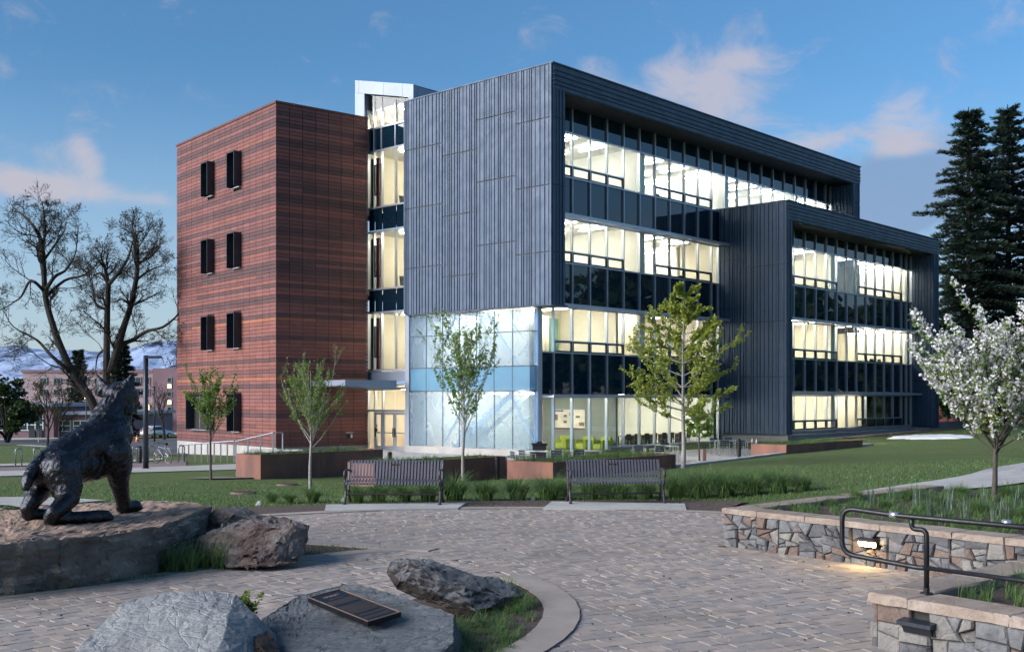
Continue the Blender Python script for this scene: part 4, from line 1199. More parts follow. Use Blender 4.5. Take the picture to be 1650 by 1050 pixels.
rock('boulder', [at(335, 826, 15.2), at(352, 818, 15.3), at(390, 813, 15.4), at(411, 820, 15.3), at(418, 836, 15.1), at(345, 845, 15.0), at(385, 828, 14.9)] +
     [Vector((-4.0, 15.8, 0)), Vector((-3.4, 15.2, -.05)), Vector((-4.2, 15.0, -.05)), Vector((-3.5, 15.9, .1))], M['redstone'],
     'small reddish boulder at the far end of the statue slab', rough=.05, scale=2.5, seed=3)
# near bed: pale slab, slate with the plaque, tilted dark wedge
rock('boulder', [at(119, 1052, 8.1), at(164, 1002, 8.5), at(202, 968, 8.8), at(240, 958, 8.95), at(284, 951, 9.0), at(340, 950, 9.0), at(380, 955, 8.95), at(386, 970, 8.85),
                 at(366, 996, 8.35), at(356, 1052, 7.9), at(419, 996, 8.7), at(424, 1024, 8.5), at(415, 1052, 8.3), Vector((-3.4, 7.9, -.1)), Vector((-1.8, 7.6, -.1)), Vector((-1.7, 9.0, -.1)), Vector((-3.2, 9.1, -.1))],
     M['palestone'], 'pale grey slab-shaped boulder at the front left', rough=.022, scale=2.2, seed=4, ridge=.5, chop=3)
_pl0, _pl1, _plz = Vector((-1.5, 10.3)), None, None
def plane_pt(px, py):
    """point of the slate's sloping top seen at a photo pixel"""
    d = Vector(((px - CX) / F, 1, (HY - py) / F)); o = Vector((0, 0, CH))
    n = Vector((-.02, -.14, 1)).normalized(); c = Vector((-1.6, 9.6, .33))
    t = (c - o).dot(n) / d.dot(n); return o + d * t
SL = [(404, 1010), (418, 992), (450, 968), (482, 950), (517, 940), (556, 931), (581, 932), (612, 946), (650, 962), (700, 972), (755, 986), (745, 1010), (722, 1032), (690, 1062), (560, 1090), (440, 1090)]
SP = [plane_pt(*p) for p in SL]
SPb = [Vector((p.x * 1.0, p.y, -.1)) for p in SP]
rock('boulder', [p - Vector((0, 0, .05)) for p in SP] + SPb, M['slate'], 'flat blue-grey slate boulder with the bronze plaque fixed on it', rough=.020, scale=3.2, seed=5, ridge=.9, chop=2)
rock('boulder', [at(611, 918, 10.3), at(624, 903, 10.6), at(652, 896, 10.9), at(686, 899, 11.0), at(720, 913, 11.0), at(781, 925, 11.3), at(821, 937, 11.4), at(845, 957, 11.3), at(837, 968, 10.9),
                 at(794, 980, 10.6), at(765, 983, 10.3), at(720, 977, 10.3), at(676, 967, 10.3), at(638, 949, 10.3), at(655, 905, 10.45), at(742, 944, 10.45), at(700, 915, 10.55)] +
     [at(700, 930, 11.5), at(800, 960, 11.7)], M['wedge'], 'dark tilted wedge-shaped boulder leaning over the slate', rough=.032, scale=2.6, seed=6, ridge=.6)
rock('boulder', [at(408, 1002, 8.75), at(424, 1012, 8.7), at(446, 1040, 8.4), at(462, 1062, 8.2), at(428, 1062, 8.1), at(416, 1040, 8.2)] + [Vector((-1.95, 8.9, 0)), Vector((-1.75, 8.4, 0)), Vector((-1.95, 8.2, 0))],
     M['brownface'], 'dark brown rock wedged between the pale boulder and the slate', rough=.025, scale=3, seed=7)

# bronze plaque on the slate
PQ = [plane_pt(*p) for p in ((496.6, 967.6), (549.5, 953.6), (629.5, 995.8), (576.6, 1011.8))]
pu = (PQ[1] - PQ[0] + PQ[2] - PQ[3]) / 2; pw = (PQ[3] - PQ[0] + PQ[2] - PQ[1]) / 2
W_, H_ = pu.length, pw.length; pu.normalize(); pw = (pw - pu * pw.dot(pu)).normalized(); pn = pw.cross(pu).normalized()
if pn.z < 0: pn = -pn
PO = PQ[0] + pn * .03
plq = thing('bronze_plaque', 'dark bronze plaque with a bright rim and raised lettering on the slate boulder', 'plaque', PO)
def pbox(mb, u0, u1, w0, w1, n0, n1, mi=0): mb.obox(PO + pu * u0 + pw * w0 + pn * n0, pu * (u1 - u0), pw * (w1 - w0), pn * (n1 - n0), mi)
mb = MB(); pbox(mb, 0, W_, 0, H_, -.04, .0); mb.build('plate', pmat('plaque_field', (.022, .024, .028), rough=.38, metal=.6, bump=.05), plq)
M['plaquerim'] = pmat('polished_bronze_rim', (.42, .29, .21), rough=.4, metal=.6, bump=.02)
rim = MB(); t = .010
pbox(rim, 0, W_, 0, t, .0, .006); pbox(rim, 0, W_, H_ - t, H_, .0, .006); pbox(rim, 0, t, t, H_ - t, .0, .006); pbox(rim, W_ - t, W_, t, H_ - t, .0, .006)
rim.build('rim', M['plaquerim'], plq)
txt = MB(); r = random.Random(4)
def textrow(w, h, u0, u1):
    u = u0
    while u < u1:
        l = r.uniform(.006, .020)
        pbox(txt, u, min(u1, u + l), w, w + h, .0, .0022); u += l + r.choice((.0025, .0025, .006))
rows = []
w = .155 * H_
for f0, f1, a0, a1 in ((.205, .222, .28, .72), (.27, .40, .09, .91), (.47, .73, .09, .91), (.785, .82, .12, .88), (.865, .93, .10, .90)):
    w = f0 * H_
    while w < f1 * H_:
        textrow(w, .0075, a0 * W_ + r.uniform(0, .01), a1 * W_ - r.uniform(0, .02)); w += .0145
stuff(txt.build('raised_text', pmat('plaque_letters', (.15, .12, .10), rough=.45, metal=.5, bump=0), plq))
cu = bpy.data.curves.new('plaque_title', 'FONT'); cu.body = 'SPIRIT'; cu.size = .062; cu.extrude = .002; cu.align_x = 'CENTER'
co = bpy.data.objects.new('plaque_title', cu); COL.objects.link(co)
bpy.context.view_layer.update()
tm = bpy.data.meshes.new_from_object(co.evaluated_get(bpy.context.evaluated_depsgraph_get()))
bpy.data.objects.remove(co)
mt = Matrix((pu, -pw, pn)).transposed().to_4x4(); mt.translation = PO + pu * W_ / 2 + pw * (.155 * H_) + pn * .002
tm.transform(mt); tm.materials.clear(); tm.materials.append(M['plaquerim']); put('title', tm, plq)

# ------------------------------------------------------------------ bronze wildcat
def cat_statue():
    pts = []                                             # (position, radius, squash)
    def ball(p, r, sc=(1, 1, 1)): pts.append((p, r * 1.06, sc))
    def cap(p, q, r0, r1, n=None):
        n = n or max(2, int((q - p).length / (min(r0, r1) * .45)))
        for i in range(n + 1):
            t = i / n; ball(p.lerp(q, t), r0 + (r1 - r0) * t)
    def chain(lst):
        for (a, ra), (b, rb_) in zip(lst, lst[1:]): cap(a, b, ra, rb_)
    d = Vector((.61, .79, 0)); s = Vector((.79, -.61, 0))     # body axis (rump to head), near side
    k = .0077
    def P(px, py, Y, off=0.0): return at(px, py, Y) + s * off
    # trunk
    chain([(P(84, 752, 13.55), .225), (P(104, 738, 13.75), .245), (P(128, 724, 13.95), .245), (P(152, 712, 14.15), .265), (P(172, 705, 14.3), .275), (P(184, 700, 14.4), .235)])
    chain([(P(92, 757, 13.6), .22), (P(120, 748, 13.85), .235), (P(146, 744, 14.1), .235), (P(170, 735, 14.3), .245)])     # belly
    chain([(P(70, 762, 13.45), .17), (P(84, 750, 13.6), .21)])
    # neck and ruff
    chain([(P(166, 700, 14.3), .24), (P(172, 678, 14.4), .205), (P(180, 660, 14.5), .185), (P(188, 648, 14.55), .17)])
    chain([(P(184, 706, 14.5), .19), (P(192, 680, 14.65), .155), (P(198, 662, 14.7), .13)])
    # head, facing away to the right
    hd = P(194, 639, 14.62); ball(hd, .20, (1, 1, .94)); ball(hd + Vector((.05, .06, .01)), .165)
    f = Vector((.34, .93, -.08)).normalized()
    cap(hd + f * .08 + Vector((0, 0, -.04)), hd + f * .24 + Vector((0, 0, -.07)), .115, .085)
    ball(hd + f * .31 + Vector((0, 0, -.075)), .052)
    ball(hd + f * .25 + Vector((0, 0, -.14)), .055)
    for sg in (1, -1):
        cap(hd + s * .11 * sg + f * .05 + Vector((0, 0, -.06)), hd + s * .17 * sg + f * .04 + Vector((0, 0, -.21)), .085, .035)      # cheek ruffs
        ball(hd + f * .13 + s * .06 * sg + Vector((0, 0, .06)), .05)                                                        # brow
    # near hind leg
    chain([(P(92, 757, 13.45, .10), .235), (P(97, 782, 13.45, .14), .185), (P(99, 800, 13.40, .15), .135), (P(90, 812, 13.25, .14), .105), (P(77, 824, 13.05, .12), .082), (P(74, 833, 13.05, .10), .078)])
    a, b = Vector((-5.42, 13.08, ZT + .075)), Vector((-4.99, 13.42, ZT + .065))
    chain([(a, .080), (a.lerp(b, .5), .072), (b, .082), (b + (b - a).normalized() * .09, .072)])
    for o in (-.055, 0, .055): cap(b + Vector((-.02, .02, 0)) + s * o, b + (b - a).normalized() * .13 + s * o + Vector((0, 0, -.015)), .040, .036)
    # far hind leg, further back
    chain([(P(76, 766, 13.75, -.12), .19), (P(66, 790, 13.6, -.05), .145), (P(54, 806, 13.45, -.02), .105), (P(44, 818, 13.4, 0), .085), (P(45, 826, 13.42, 0), .080)])
    a2 = Vector((-5.83, 13.42, ZT + .085)); chain([(P(45, 826, 13.42), .08), (a2, .075), (a2 + d * .34 + Vector((0, 0, -.015)), .07)])
    # near fore leg, stepping forward
    chain([(P(176, 728, 14.25, .10), .215), (P(182, 752, 14.3, .12), .165), (P(184, 772, 14.35, .10), .125), (P(189, 792, 14.4, .08), .098), (P(194, 810, 14.45, .06), .085)])
    c = at(197, 818, 14.42); c.z = ZT + .085; e = at(217, 819, 14.6); e.z = ZT + .075
    chain([(P(194, 810, 14.45, .06), .085), (c, .085), (e, .080)])
    for o in (-.05, 0, .05): cap(e + s * o, e + (e - c).normalized() * .06 + s * o + Vector((0, 0, -.02)), .038, .034)
    # far fore leg, lifted
    chain([(P(188, 735, 14.7, -.12), .15), (P(194, 757, 14.85, -.1), .105), (P(199, 770, 15.0, -.06), .080), (P(201, 777, 15.05, -.05), .06)])
    # bobbed tail
    chain([(P(64, 748, 13.4), .10), (P(52, 760, 13.25), .078), (P(45, 772, 13.15), .070), (P(41, 783, 13.1), .055)])
    bm = bmesh.new()
    ico = bmesh.new(); bmesh.ops.create_icosphere(ico, subdivisions=2, radius=1)
    base_v = [v.co.copy() for v in ico.verts]; base_f = [[v.index for v in fc.verts] for fc in ico.faces]; ico.free()
    V, Fc = [], []
    for p, r, sc in pts:
        o = len(V); V += [(p.x + v.x * r * sc[0], p.y + v.y * r * sc[1], p.z + v.z * r * sc[2]) for v in base_v]
        Fc += [[i + o for i in fc] for fc in base_f]
    # ears: hollow triangular shells
    for sg, tip, lo, hi in ((-1, P(157.5, 606, 14.7), P(160, 634, 14.66), P(176, 619, 14.62)), (1, P(216.5, 601, 14.6), P(212, 629, 14.55), P(196, 617, 14.55))):
        mid = (lo + hi) / 2 - Vector((0, 0, .03)); wd = (hi - lo).normalized(); hw_ = (hi - lo).length / 2 * 1.15
        ear_root = len(V); cq = (mid + hd) / 2
        for cc, rr_ in ((mid - Vector((0, 0, .02)), .075), (cq, .11)):
            o = len(V); V += [tuple(cc + vb * rr_) for vb in base_v]; Fc += [[x + o for x in fc] for fc in base_f]
        for q in range(15):
            tq = q / 14; c_ = mid.lerp(tip, tq); rx = hw_ * (1 - tq) ** .8 + .012; ry = .055 * (1 - tq) + .014
            o = len(V)
            for vb in base_v:
                V.append(tuple(c_ + wd * vb.x * rx + f * (vb.y * ry - .02 * (1 - tq) * (1 - abs(vb.x))) + Vector((0, 0, vb.z * .03))))
            Fc += [[x + o for x in fc] for fc in base_f]
    me = bpy.data.meshes.new('statue_blank'); me.from_pydata(V, [], Fc)
    ob = bpy.data.objects.new('statue_blank', me); COL.objects.link(ob)
    rm = ob.modifiers.new('r', 'REMESH'); rm.mode = 'VOXEL'; rm.voxel_size = .0135
    sm = ob.modifiers.new('s', 'SMOOTH'); sm.factor = .6; sm.iterations = 5
    bpy.context.view_layer.update()
    out = bpy.data.meshes.new_from_object(ob.evaluated_get(bpy.context.evaluated_depsgraph_get()))
    bpy.data.objects.remove(ob)
    out.name = 'bobcat_statue'
    n = len(out.vertices); co_ = np.empty(n * 3); no_ = np.empty(n * 3)
    out.vertices.foreach_get('co', co_); out.vertices.foreach_get('normal', no_)
    co_ = co_.reshape(-1, 3); no_ = no_.reshape(-1, 3)
    ax = np.array((.45, .58, .68))                     # the fur runs back and down
    for i in range(n):
        p = co_[i]; a = p @ ax; q = p - ax * a * .45
        u = noise.fractal(Vector(q * 17), .8, 2.2, 4) * .010
        w = noise.fractal(Vector(q * 6 + 5), .8, 2.1, 3) * .007
        c = noise.voronoi(Vector(q * 11))[0]
        low = 1.0 if p[2] > ZT + .35 else .4
        co_[i] = p + no_[i] * ((u * 1.0 + max(0, .38 - c[0]) * .030) * low + w)
    out.vertices.foreach_set('co', co_.reshape(-1)); out.update()
    out.polygons.foreach_set('use_smooth', [True] * len(out.polygons))
    out.materials.clear(); out.materials.append(M['bronze'])
    return tag(put('bobcat_statue', out), 'dark bronze wildcat statue with a bobbed tail striding on the flat slab', 'statue')
cat_statue()

# ------------------------------------------------------------------ stone seat walls
def clip(poly, p, n):
    """keep the part of a 2D polygon on the side of p against n"""
    out = []
    for i in range(len(poly)):
        a, b = poly[i], poly[(i + 1) % len(poly)]
        da, db = (a[0] - p[0]) * n[0] + (a[1] - p[1]) * n[1], (b[0] - p[0]) * n[0] + (b[1] - p[1]) * n[1]
        if da <= 0: out.append(a)
        if (da < 0) != (db < 0) and abs(da - db) > 1e-12:
            t = da / (da - db); out.append((a[0] + (b[0] - a[0]) * t, a[1] + (b[1] - a[1]) * t))
    return out
def stones(w, root, a0, a1, z0, z1, cell, seed, skip=None):
    r = random.Random(seed); cells = []
    def area(P): return abs(sum(P[k - 1][0] * P[k][1] - P[k][0] * P[k - 1][1] for k in range(len(P)))) / 2
    def split(P, lv):
        xs, zs = [p[0] for p in P], [p[1] for p in P]; w_, h_ = max(xs) - min(xs), max(zs) - min(zs); ar = area(P)
        if ar < cell * cell * r.uniform(.55, 2.6) and w_ < cell * 3.0 and h_ < cell * 1.9 or lv > 9 or ar < .006: cells.append(P); return
        c_ = ((min(xs) + w_ * r.uniform(.34, .66)), (min(zs) + h_ * r.uniform(.34, .66)))
        a = (0 if w_ > h_ * 1.45 else math.pi / 2) + r.gauss(0, .26)
        n_ = (math.cos(a), math.sin(a))
        for sg in (1, -1):
            Q_ = clip(P, c_, (n_[0] * sg, n_[1] * sg))
            if len(Q_) > 2: split(Q_, lv + 1)
    x_ = a0
    while x_ < a1 - .02:
        x2 = min(a1, x_ + r.uniform(.5, .9))
        if a1 - x2 < .2: x2 = a1
        split([(x_, z0), (x2, z0), (x2, z1), (x_, z1)], 0); x_ = x2
    for poly in cells:
        c = (sum(p[0] for p in poly) / len(poly), sum(p[1] for p in poly) / len(poly))
        rad = max(math.hypot(p[0] - c[0], p[1] - c[1]) for p in poly)
        if rad < .03: continue
        if skip and skip[0] < c[0] < skip[1] and skip[2] < c[1] < skip[3]: continue
        def ins(p, m): 
            L = math.hypot(p[0] - c[0], p[1] - c[1]); f_ = max(.3, (L - m) / L); return (c[0] + (p[0] - c[0]) * f_, c[1] + (p[1] - c[1]) * f_)
        # drop very short edges
        pl = [p for k, p in enumerate(poly) if math.hypot(p[0] - poly[k - 1][0], p[1] - poly[k - 1][1]) > .012]
        if len(pl) < 3: continue
        n = len(pl); dp = r.uniform(.025, .085); A = [ins(p, .005) for p in pl]; Bq = [ins(p, .016 + r.uniform(0, .010)) for p in pl]
        C2 = [ins(p, .06) for p in pl]
        vs = [w.p(a, .0, z) for a, z in A] + [w.p(a, -dp * .65 + r.uniform(-.004, .004), z) for a, z in A] + [w.p(a, -dp + r.uniform(-.006, .006), z) for a, z in Bq] + [w.p(c[0], -dp - r.uniform(0, .02), c[1])]
        fs = []
        for L in range(2):
            for k in range(n): fs.append((L * n + k, L * n + (k + 1) % n, (L + 1) * n + (k + 1) % n, (L + 1) * n + k))
        for k in range(n): fs.append((2 * n + k, 2 * n + (k + 1) % n, 3 * n))
        o = MB().add(vs, fs)
        me = o.mesh('stone', r.choices(M['wallstone'], (36, 26, 22, 16))[0])
        bm = bmesh.new(); bm.from_mesh(me); bmesh.ops.recalc_face_normals(bm, faces=bm.faces); bm.to_mesh(me); bm.free()
        put('stone', me, root)
def cap_run(root, w, a0, a1, z, lens, d0, d1, seed, th=.075):
    r = random.Random(seed); a = a0; i = 0
    while a < a1 - .12:
        b = min(a1, a + lens[i % len(lens)]); i += 1
        if a1 - b < .35: b = a1
        bm = bmesh.new(); vs = []
        n = 7
        for ring in range(3):
            zz = (z - th, z - .012, z)[ring]; e = (0, 0, .014)[ring]
            loop = []
            for k in range(n): loop.append((a + .006 + e + (b - a - .012 - 2 * e) * k / (n - 1), d0 + e))
            for k in range(n): loop.append((b - .006 - e - (b - a - .012 - 2 * e) * k / (n - 1), d1 - e))
            vs.append([bm.verts.new(w.p(x + r.uniform(-.004, .004), y + r.uniform(-.010, .010) * (1 if ring < 2 else .6), zz + r.uniform(-.003, .003))) for x, y in loop])
        N = len(vs[0])
        for L in range(2):
            for k in range(N): bm.faces.new((vs[L][k], vs[L][(k + 1) % N], vs[L + 1][(k + 1) % N], vs[L + 1][k]))
        bm.faces.new(vs[2]); bm.faces.new(vs[0][::-1])
        bmesh.ops.recalc_face_normals(bm, faces=bm.faces)
        me = bpy.data.meshes.new('cap_stone'); bm.to_mesh(me); bm.free(); me.materials.append(M['capstone'])
        put('cap_stone', me, root); a = b
# far wall: front from its left corner towards the right, return running back along the path
F0, F1, F2 = Vector((2.98, 15.45)), Vector((5.75, 11.75)), Vector((7.3, 19.6))
def wallframe(p, q):
    a = (q - p).normalized(); return Wall(p, a, (-a.y, a.x)), (q - p).length
far_wall = thing('stone_wall', 'long low stone seat wall with a glowing light below its tan caps', 'stone wall', (F0.x, F0.y, 0))
wf, lf = wallframe(F0, F1)
mb = MB(); wf.box(mb, .03, lf, .0, .30, -.1, .445); mb.build('core', M['mortar'], far_wall)
LA = .0
lt = None
for px in (1392,): LA = wf.s_at(1390.5)
LB = wf.s_at(1421)
stones(wf, far_wall, .0, lf, -.02, .445, .125, 8, skip=(LA + .02, LB - .02, .22, .33))
cap_run(far_wall, wf, -.04, lf, .52, (.62, .80, 1.12, .95), -.06, .36, 5)
wr = Wall(F0, (F2 - F0).normalized(), ((F2 - F0).normalized().y, -(F2 - F0).normalized().x)); lr = (F2 - F0).length
mb = MB(); wr.box(mb, .30, lr, .0, .26, -.1, .445); mb.build('core', M['mortar'], far_wall)
wrb = Wall(F0, (F2 - F0).normalized(), ((F2 - F0).normalized().y, -(F2 - F0).normalized().x))
cap_run(far_wall, wr, .36, lr, .52, (.9, 1.1, .8, 1.2), -.05, .32, 6)
stones(wr, far_wall, .02, 1.6, -.02, .445, .125, 12)
# near wall
N0, N1, N2 = Vector((2.99, 9.16)), Vector((4.3, 7.35)), Vector((6.2, 11.95))
near_wall = thing('stone_wall', 'low stone wall at the front right with the black handrail post on its cap', 'stone wall', (N0.x, N0.y, 0))
wn, ln_ = wallframe(N0, N1)
mb = MB(); wn.box(mb, .05, ln_, .0, .34, -.1, .375); mb.build('core', M['mortar'], near_wall)
QA, QB = wn.s_at(1466), wn.s_at(1516)
stones(wn, near_wall, .03, ln_, -.02, .375, .15, 15, skip=(QA + .02, QB - .02, .20, .30))
cap_run(near_wall, wn, -.03, ln_, .455, (.38, .85, .7), -.07, .34, 7, .08)
nr_ = (N2 - N0).normalized(); wnr = Wall(N0, nr_, (nr_.y, -nr_.x)); lnr = (N2 - N0).length
mb = MB(); wnr.box(mb, .34, lnr, .0, .30, -.1, .375); mb.build('core', M['mortar'], near_wall)
stones(wnr, near_wall, .02, lnr, -.02, .375, .14, 16)
cap_run(near_wall, wnr, .34, lnr, .455, (1.0, 1.2), -.06, .34, 9, .08)

# wall lights
def wall_light(w, a0, a1, z0, z1, label, lit):
    p = w.p((a0 + a1) / 2, 0, z0); t = thing('wall_light', label, 'wall light', p)
    zt_ = z0 + (z1 - z0) * .56; w = Wall((w.o.x - w.n.x * .055, w.o.y - w.n.y * .055), w.a, w.n)
    mb = MB(); w.box(mb, a0, a1, -.03, .05, z0, zt_); mb.build('housing', M['hood'], t)
    mb = MB(); mb.prism([w.p(a0 - .012, .0, z1), w.p(a0 - .012, -.105, zt_ + .035), w.p(a0 - .012, -.105, zt_ + .005), w.p(a0 - .012, .0, zt_ + .005)], w.a * (a1 - a0 + .024)); mb.build('hood', M['hood'] if not lit else M['benchdk'], t)
    mb = MB(); mb.prism([w.p(a0 + .012, -.031, z0 + .008), w.p(a0 + .012, -.045, z0 + .008), w.p(a0 + .012, -.075, zt_ - .002), w.p(a0 + .012, -.031, zt_ - .002)], w.a * (a1 - a0 - .024))
    mb.build('lens', emat('amber_lens_glow', (1.0, .66, .26), 24) if lit else M['dkframe'], t)
wall_light(wf, LA + .01, LB - .02, .235, .345, 'glowing amber light set into the far stone wall', True)
wall_light(wn, QA, QB, .19, .305, 'unlit dark louvre light set into the near stone wall', False)
# grass beds held by the walls
def bed_sheet(poly_top, name='soil_bed'):
    mb = MB(); mb.prism([(x, y, z) for x, y, z in poly_top], (0, 0, -.5)); return struct(mb.build(name, M['mulch']))
FB = [(F0.x + .35, F0.y + .05), (F1.x + .28, F1.y + .25), (9.5, 12.5), (11.0, 18.0), (7.55, 19.35)]
bed_sheet([(x, y, .44) for x, y in FB])
NB = [(N0.x + .42, N0.y - .0), (N1.x + .3, N1.y + .3), (6.6, 8.0), (7.4, 10.8), (N2.x + .2, N2.y - .3)]
bed_sheet([(x, y, .37) for x, y in NB])

# handrail
hr = thing('handrail', 'black tubular handrail with a rounded loop end by the stone walls', 'handrail', (3.37, 9.06, .455))
Y0 = 9.06
def hp(px, py, Y=None):
    # the rail runs level to the right and a little towards the viewer
    Y = Y if Y else Y0 + (px - 1492) * -.0035
    return at(px, py, Y)
def rounded(pts, r=.10, n=5):
    out = []
    for i, p in enumerate(pts):
        if i in (0, len(pts) - 1): out.append(p); continue
        a, b = pts[i - 1], pts[i + 1]
        u, v = (a - p), (b - p); l = min(r, u.length * .45, v.length * .45); u.normalize(); v.normalize()
        s_, e_ = p + u * l, p + v * l
        for k in range(n + 1):
            t = k / n; out.append(s_ * (1 - t) ** 2 + p * 2 * t * (1 - t) + e_ * t ** 2)
    return out
zt, zb = 1.075, .66
def hz(px, z): 
    Y = Y0 + (px - 1492) * -.0033; return Vector(((px - CX) / F * Y, Y, z))
loop = [hz(1960, zt - .02), hz(1440, zt), hz(1357, zt + .035), hz(1357, zb + .06), hz(1480, zb), hz(1494, zb + .005)]
mb = MB(); mb.tube(rounded(loop, .11), .021, 12); mb.build('top_rail', M['black'], hr, smooth=True)
mb = MB(); mb.tube(rounded([hz(1493, .45), hz(1493, zt - .10), hz(1469, zt - .105), hz(1469, zt - .01)], .07), .021, 12); mb.build('post', M['black'], hr, smooth=True)
mb = MB(); mb.tube([hz(1494, zb + .005), hz(1960, zb - .02)], .019, 12); mb.build('lower_rail', M['black'], hr, smooth=True)
mb = MB(); mb.lathe([(.05, 0), (.05, .012), (.024, .014), (.024, .05)], hz(1493, .455), 16); mb.build('base_flange', M['black'], hr)
for px in (1441, 1622):
    mb = MB(); mb.tube([hz(px - 7, zt + .004), hz(px + 7, zt + .003)], .027, 12); mb.build('clamp', M['silver'], hr, smooth=True)
# ------------------------------------------------------------------ weathered-steel planters
PZ = .20
def planter(label, left_px, corner, right_px, ztop, deep, seed, bot=None):
    """corner: (x, y); the long face runs along the building's front line, the short one turns back to the left"""
    c = Vector(corner); wL = Wall(c, dl, dr); wR = Wall(c, dr, dl)
    la, ra = wL.s_at(left_px), wR.s_at(right_px)
    t = thing('planter', label, 'planter', (c.x, c.y, ztop - .75))
    z0 = -1.0; e = .03
    def plate(w, a0, a1, d0, d1, step):
        a = a0
        while a < a1 - .05:
            b = a + step if a1 - a - step > .5 else a1; mb = MB(); w.box(mb, a + .003, b - .003, d0, d1, z0, ztop); mb.build('steel_plate', M['corten'], t); a = b
    plate(wL, 0, la, 0, e, 1.6)
    plate(wR, e, ra, 0, e, 2.4)
    wE = Wall(wR.p(ra, 0, 0), dl, -dr); plate(wE, 0, la, 0, e, 2.5)
    wB = Wall(wL.p(la, 0, 0), dr, -dl); plate(wB, 0, ra, 0, e, 3)
    mb = MB()
    wR.box(mb, .0, ra, -.012, .055, ztop, ztop + .012); wL.box(mb, .055, la, -.012, .055, ztop, ztop + .012)
    wE.box(mb, .055, la, -.012, .055, ztop, ztop + .012)
    mb.build('top_rim', M['corten'], t)
    mb = MB(); mb.prism([wR.p(e, e, ztop - .07), wR.p(ra - e, e, ztop - .07), wR.p(ra - e, la - e, ztop - .07), wR.p(e, la - e, ztop - .07)], (0, 0, -.3)); mb.build('soil', M['mulch'], t)
    # ground cover of low sedge: nobody could count it
    r = random.Random(seed); g = MB()
    n = int(ra * la * 26)
    for _ in range(n):
        a, b = r.uniform(.12, ra - .12), r.uniform(.12, la - .1)
        p = wR.p(a, b, ztop - .08); hgt = r.uniform(.14, .27) * (1.15 if noise.noise(Vector((a * .9, b, seed))) > 0 else .75)
        mi = 2 if noise.noise(Vector((a * 1.3, seed, 0))) > .38 else r.choice((0, 0, 1))
        for k in range(14): blade(g, (p.x + r.uniform(-.05, .05), p.y + r.uniform(-.05, .05), p.z), r.uniform(0, 6.28), hgt * r.uniform(.7, 1.2), r.uniform(.25, .75), .014, r, mi)
    o = stuff(g.build('planter_grass', [M['blade'], M['bladelt'], M['bladegry']])); 
    return t
P1 = atz(420, 733, PZ); P2 = atz(604, 747.3, PZ); P3 = atz(891, 745.3, PZ); P4 = atz(1267, 716.6, PZ)
planter('rusted steel planter before the terracotta wall and the doors', 380, P1[:2], 617, PZ, 1, 31)
planter('rusted steel planter behind the left bench, with the thin tree before it', 560, P2[:2], 814.4, PZ, 1, 32)
planter('rusted steel planter behind the right bench', 817, P3[:2], 1088.8, PZ, 1, 33)
planter('low rusted steel planter before the lower metal wing, beside the terrace table', 1210, P4[:2], 1390, PZ, 1, 34)
# white concrete kerb between lawn and terrace
ke = Wall(P3[:2], dr, dl); k0 = ke.p(ke.s_at(1089.5), 0, 0); k1 = Vector((P4.x, P4.y, 0))
def kerbrun(a, b, w_=.28, step=1.6):
    v = (b - a); n = max(1, round(v.length / step)); v = v.normalized(); q = Vector((-v.y, v.x, 0)); root = None
    L = (b - a).length
    for i in range(n):
        p, s_ = a + v * (L * i / n + .006), a + v * (L * (i + 1) / n - .006)
        z = max(G(*(p - q * .3)[:2]), G(*(s_ - q * .3)[:2])) + .05
        mb = MB(); mb.obox((p.x, p.y, -1.0), s_ - p, q * w_, (0, 0, z + 1.0)); o = mb.build('kerb', M['concrete'], root)
        if root is None: root = struct(o)
kerbrun(Vector((k0.x, k0.y, 0)), k1)
p4e = Wall(P4[:2], dr, dl); q0 = p4e.p(p4e.s_at(1390.5), .3, 0); kerbrun(Vector((q0.x, q0.y, 0)), Vector((q0.x + 1.2, q0.y + 1.3, 0)))

# ------------------------------------------------------------------ bollards
def bollard(p, h_, label):
    t = thing('bollard', label, 'bollard', p, 'dark bollards along the terrace')
    mb = MB(); mb.lathe([(.085, 0), (.085, h_ - .16), (.075, h_ - .155), (.075, h_ - .13), (.088, h_ - .125), (.088, h_ - .05), (.06, h_ - .012), (.02, h_)], p, 18); mb.build('post', M['black'], t, smooth=False)
    mb = MB(); mb.lathe([(.13, 0), (.13, .015), (.09, .02)], p, 18); mb.build('base_plate', M['black'], t)
bollard(at(801.5, 773, 34.0) * 1, .74, 'dark bollard before the planter behind the left bench')
bollard((at(628, 733, 41.5).x, 41.5, -.92), .95, 'dark bollard between the two left planters near the glass doors')
bollard((at(1191, 733, 53).x, 53, -.9), .98, 'dark bollard beside the terrace table')
mb = MB(); p = at(815.6, 770, 35.2); mb.box(p.x - .035, p.x + .035, p.y, p.y + .07, -.9, PZ - .02); tag(mb.build('post', M['alupanel']), 'thin pale post between the two rusted planters', 'post')

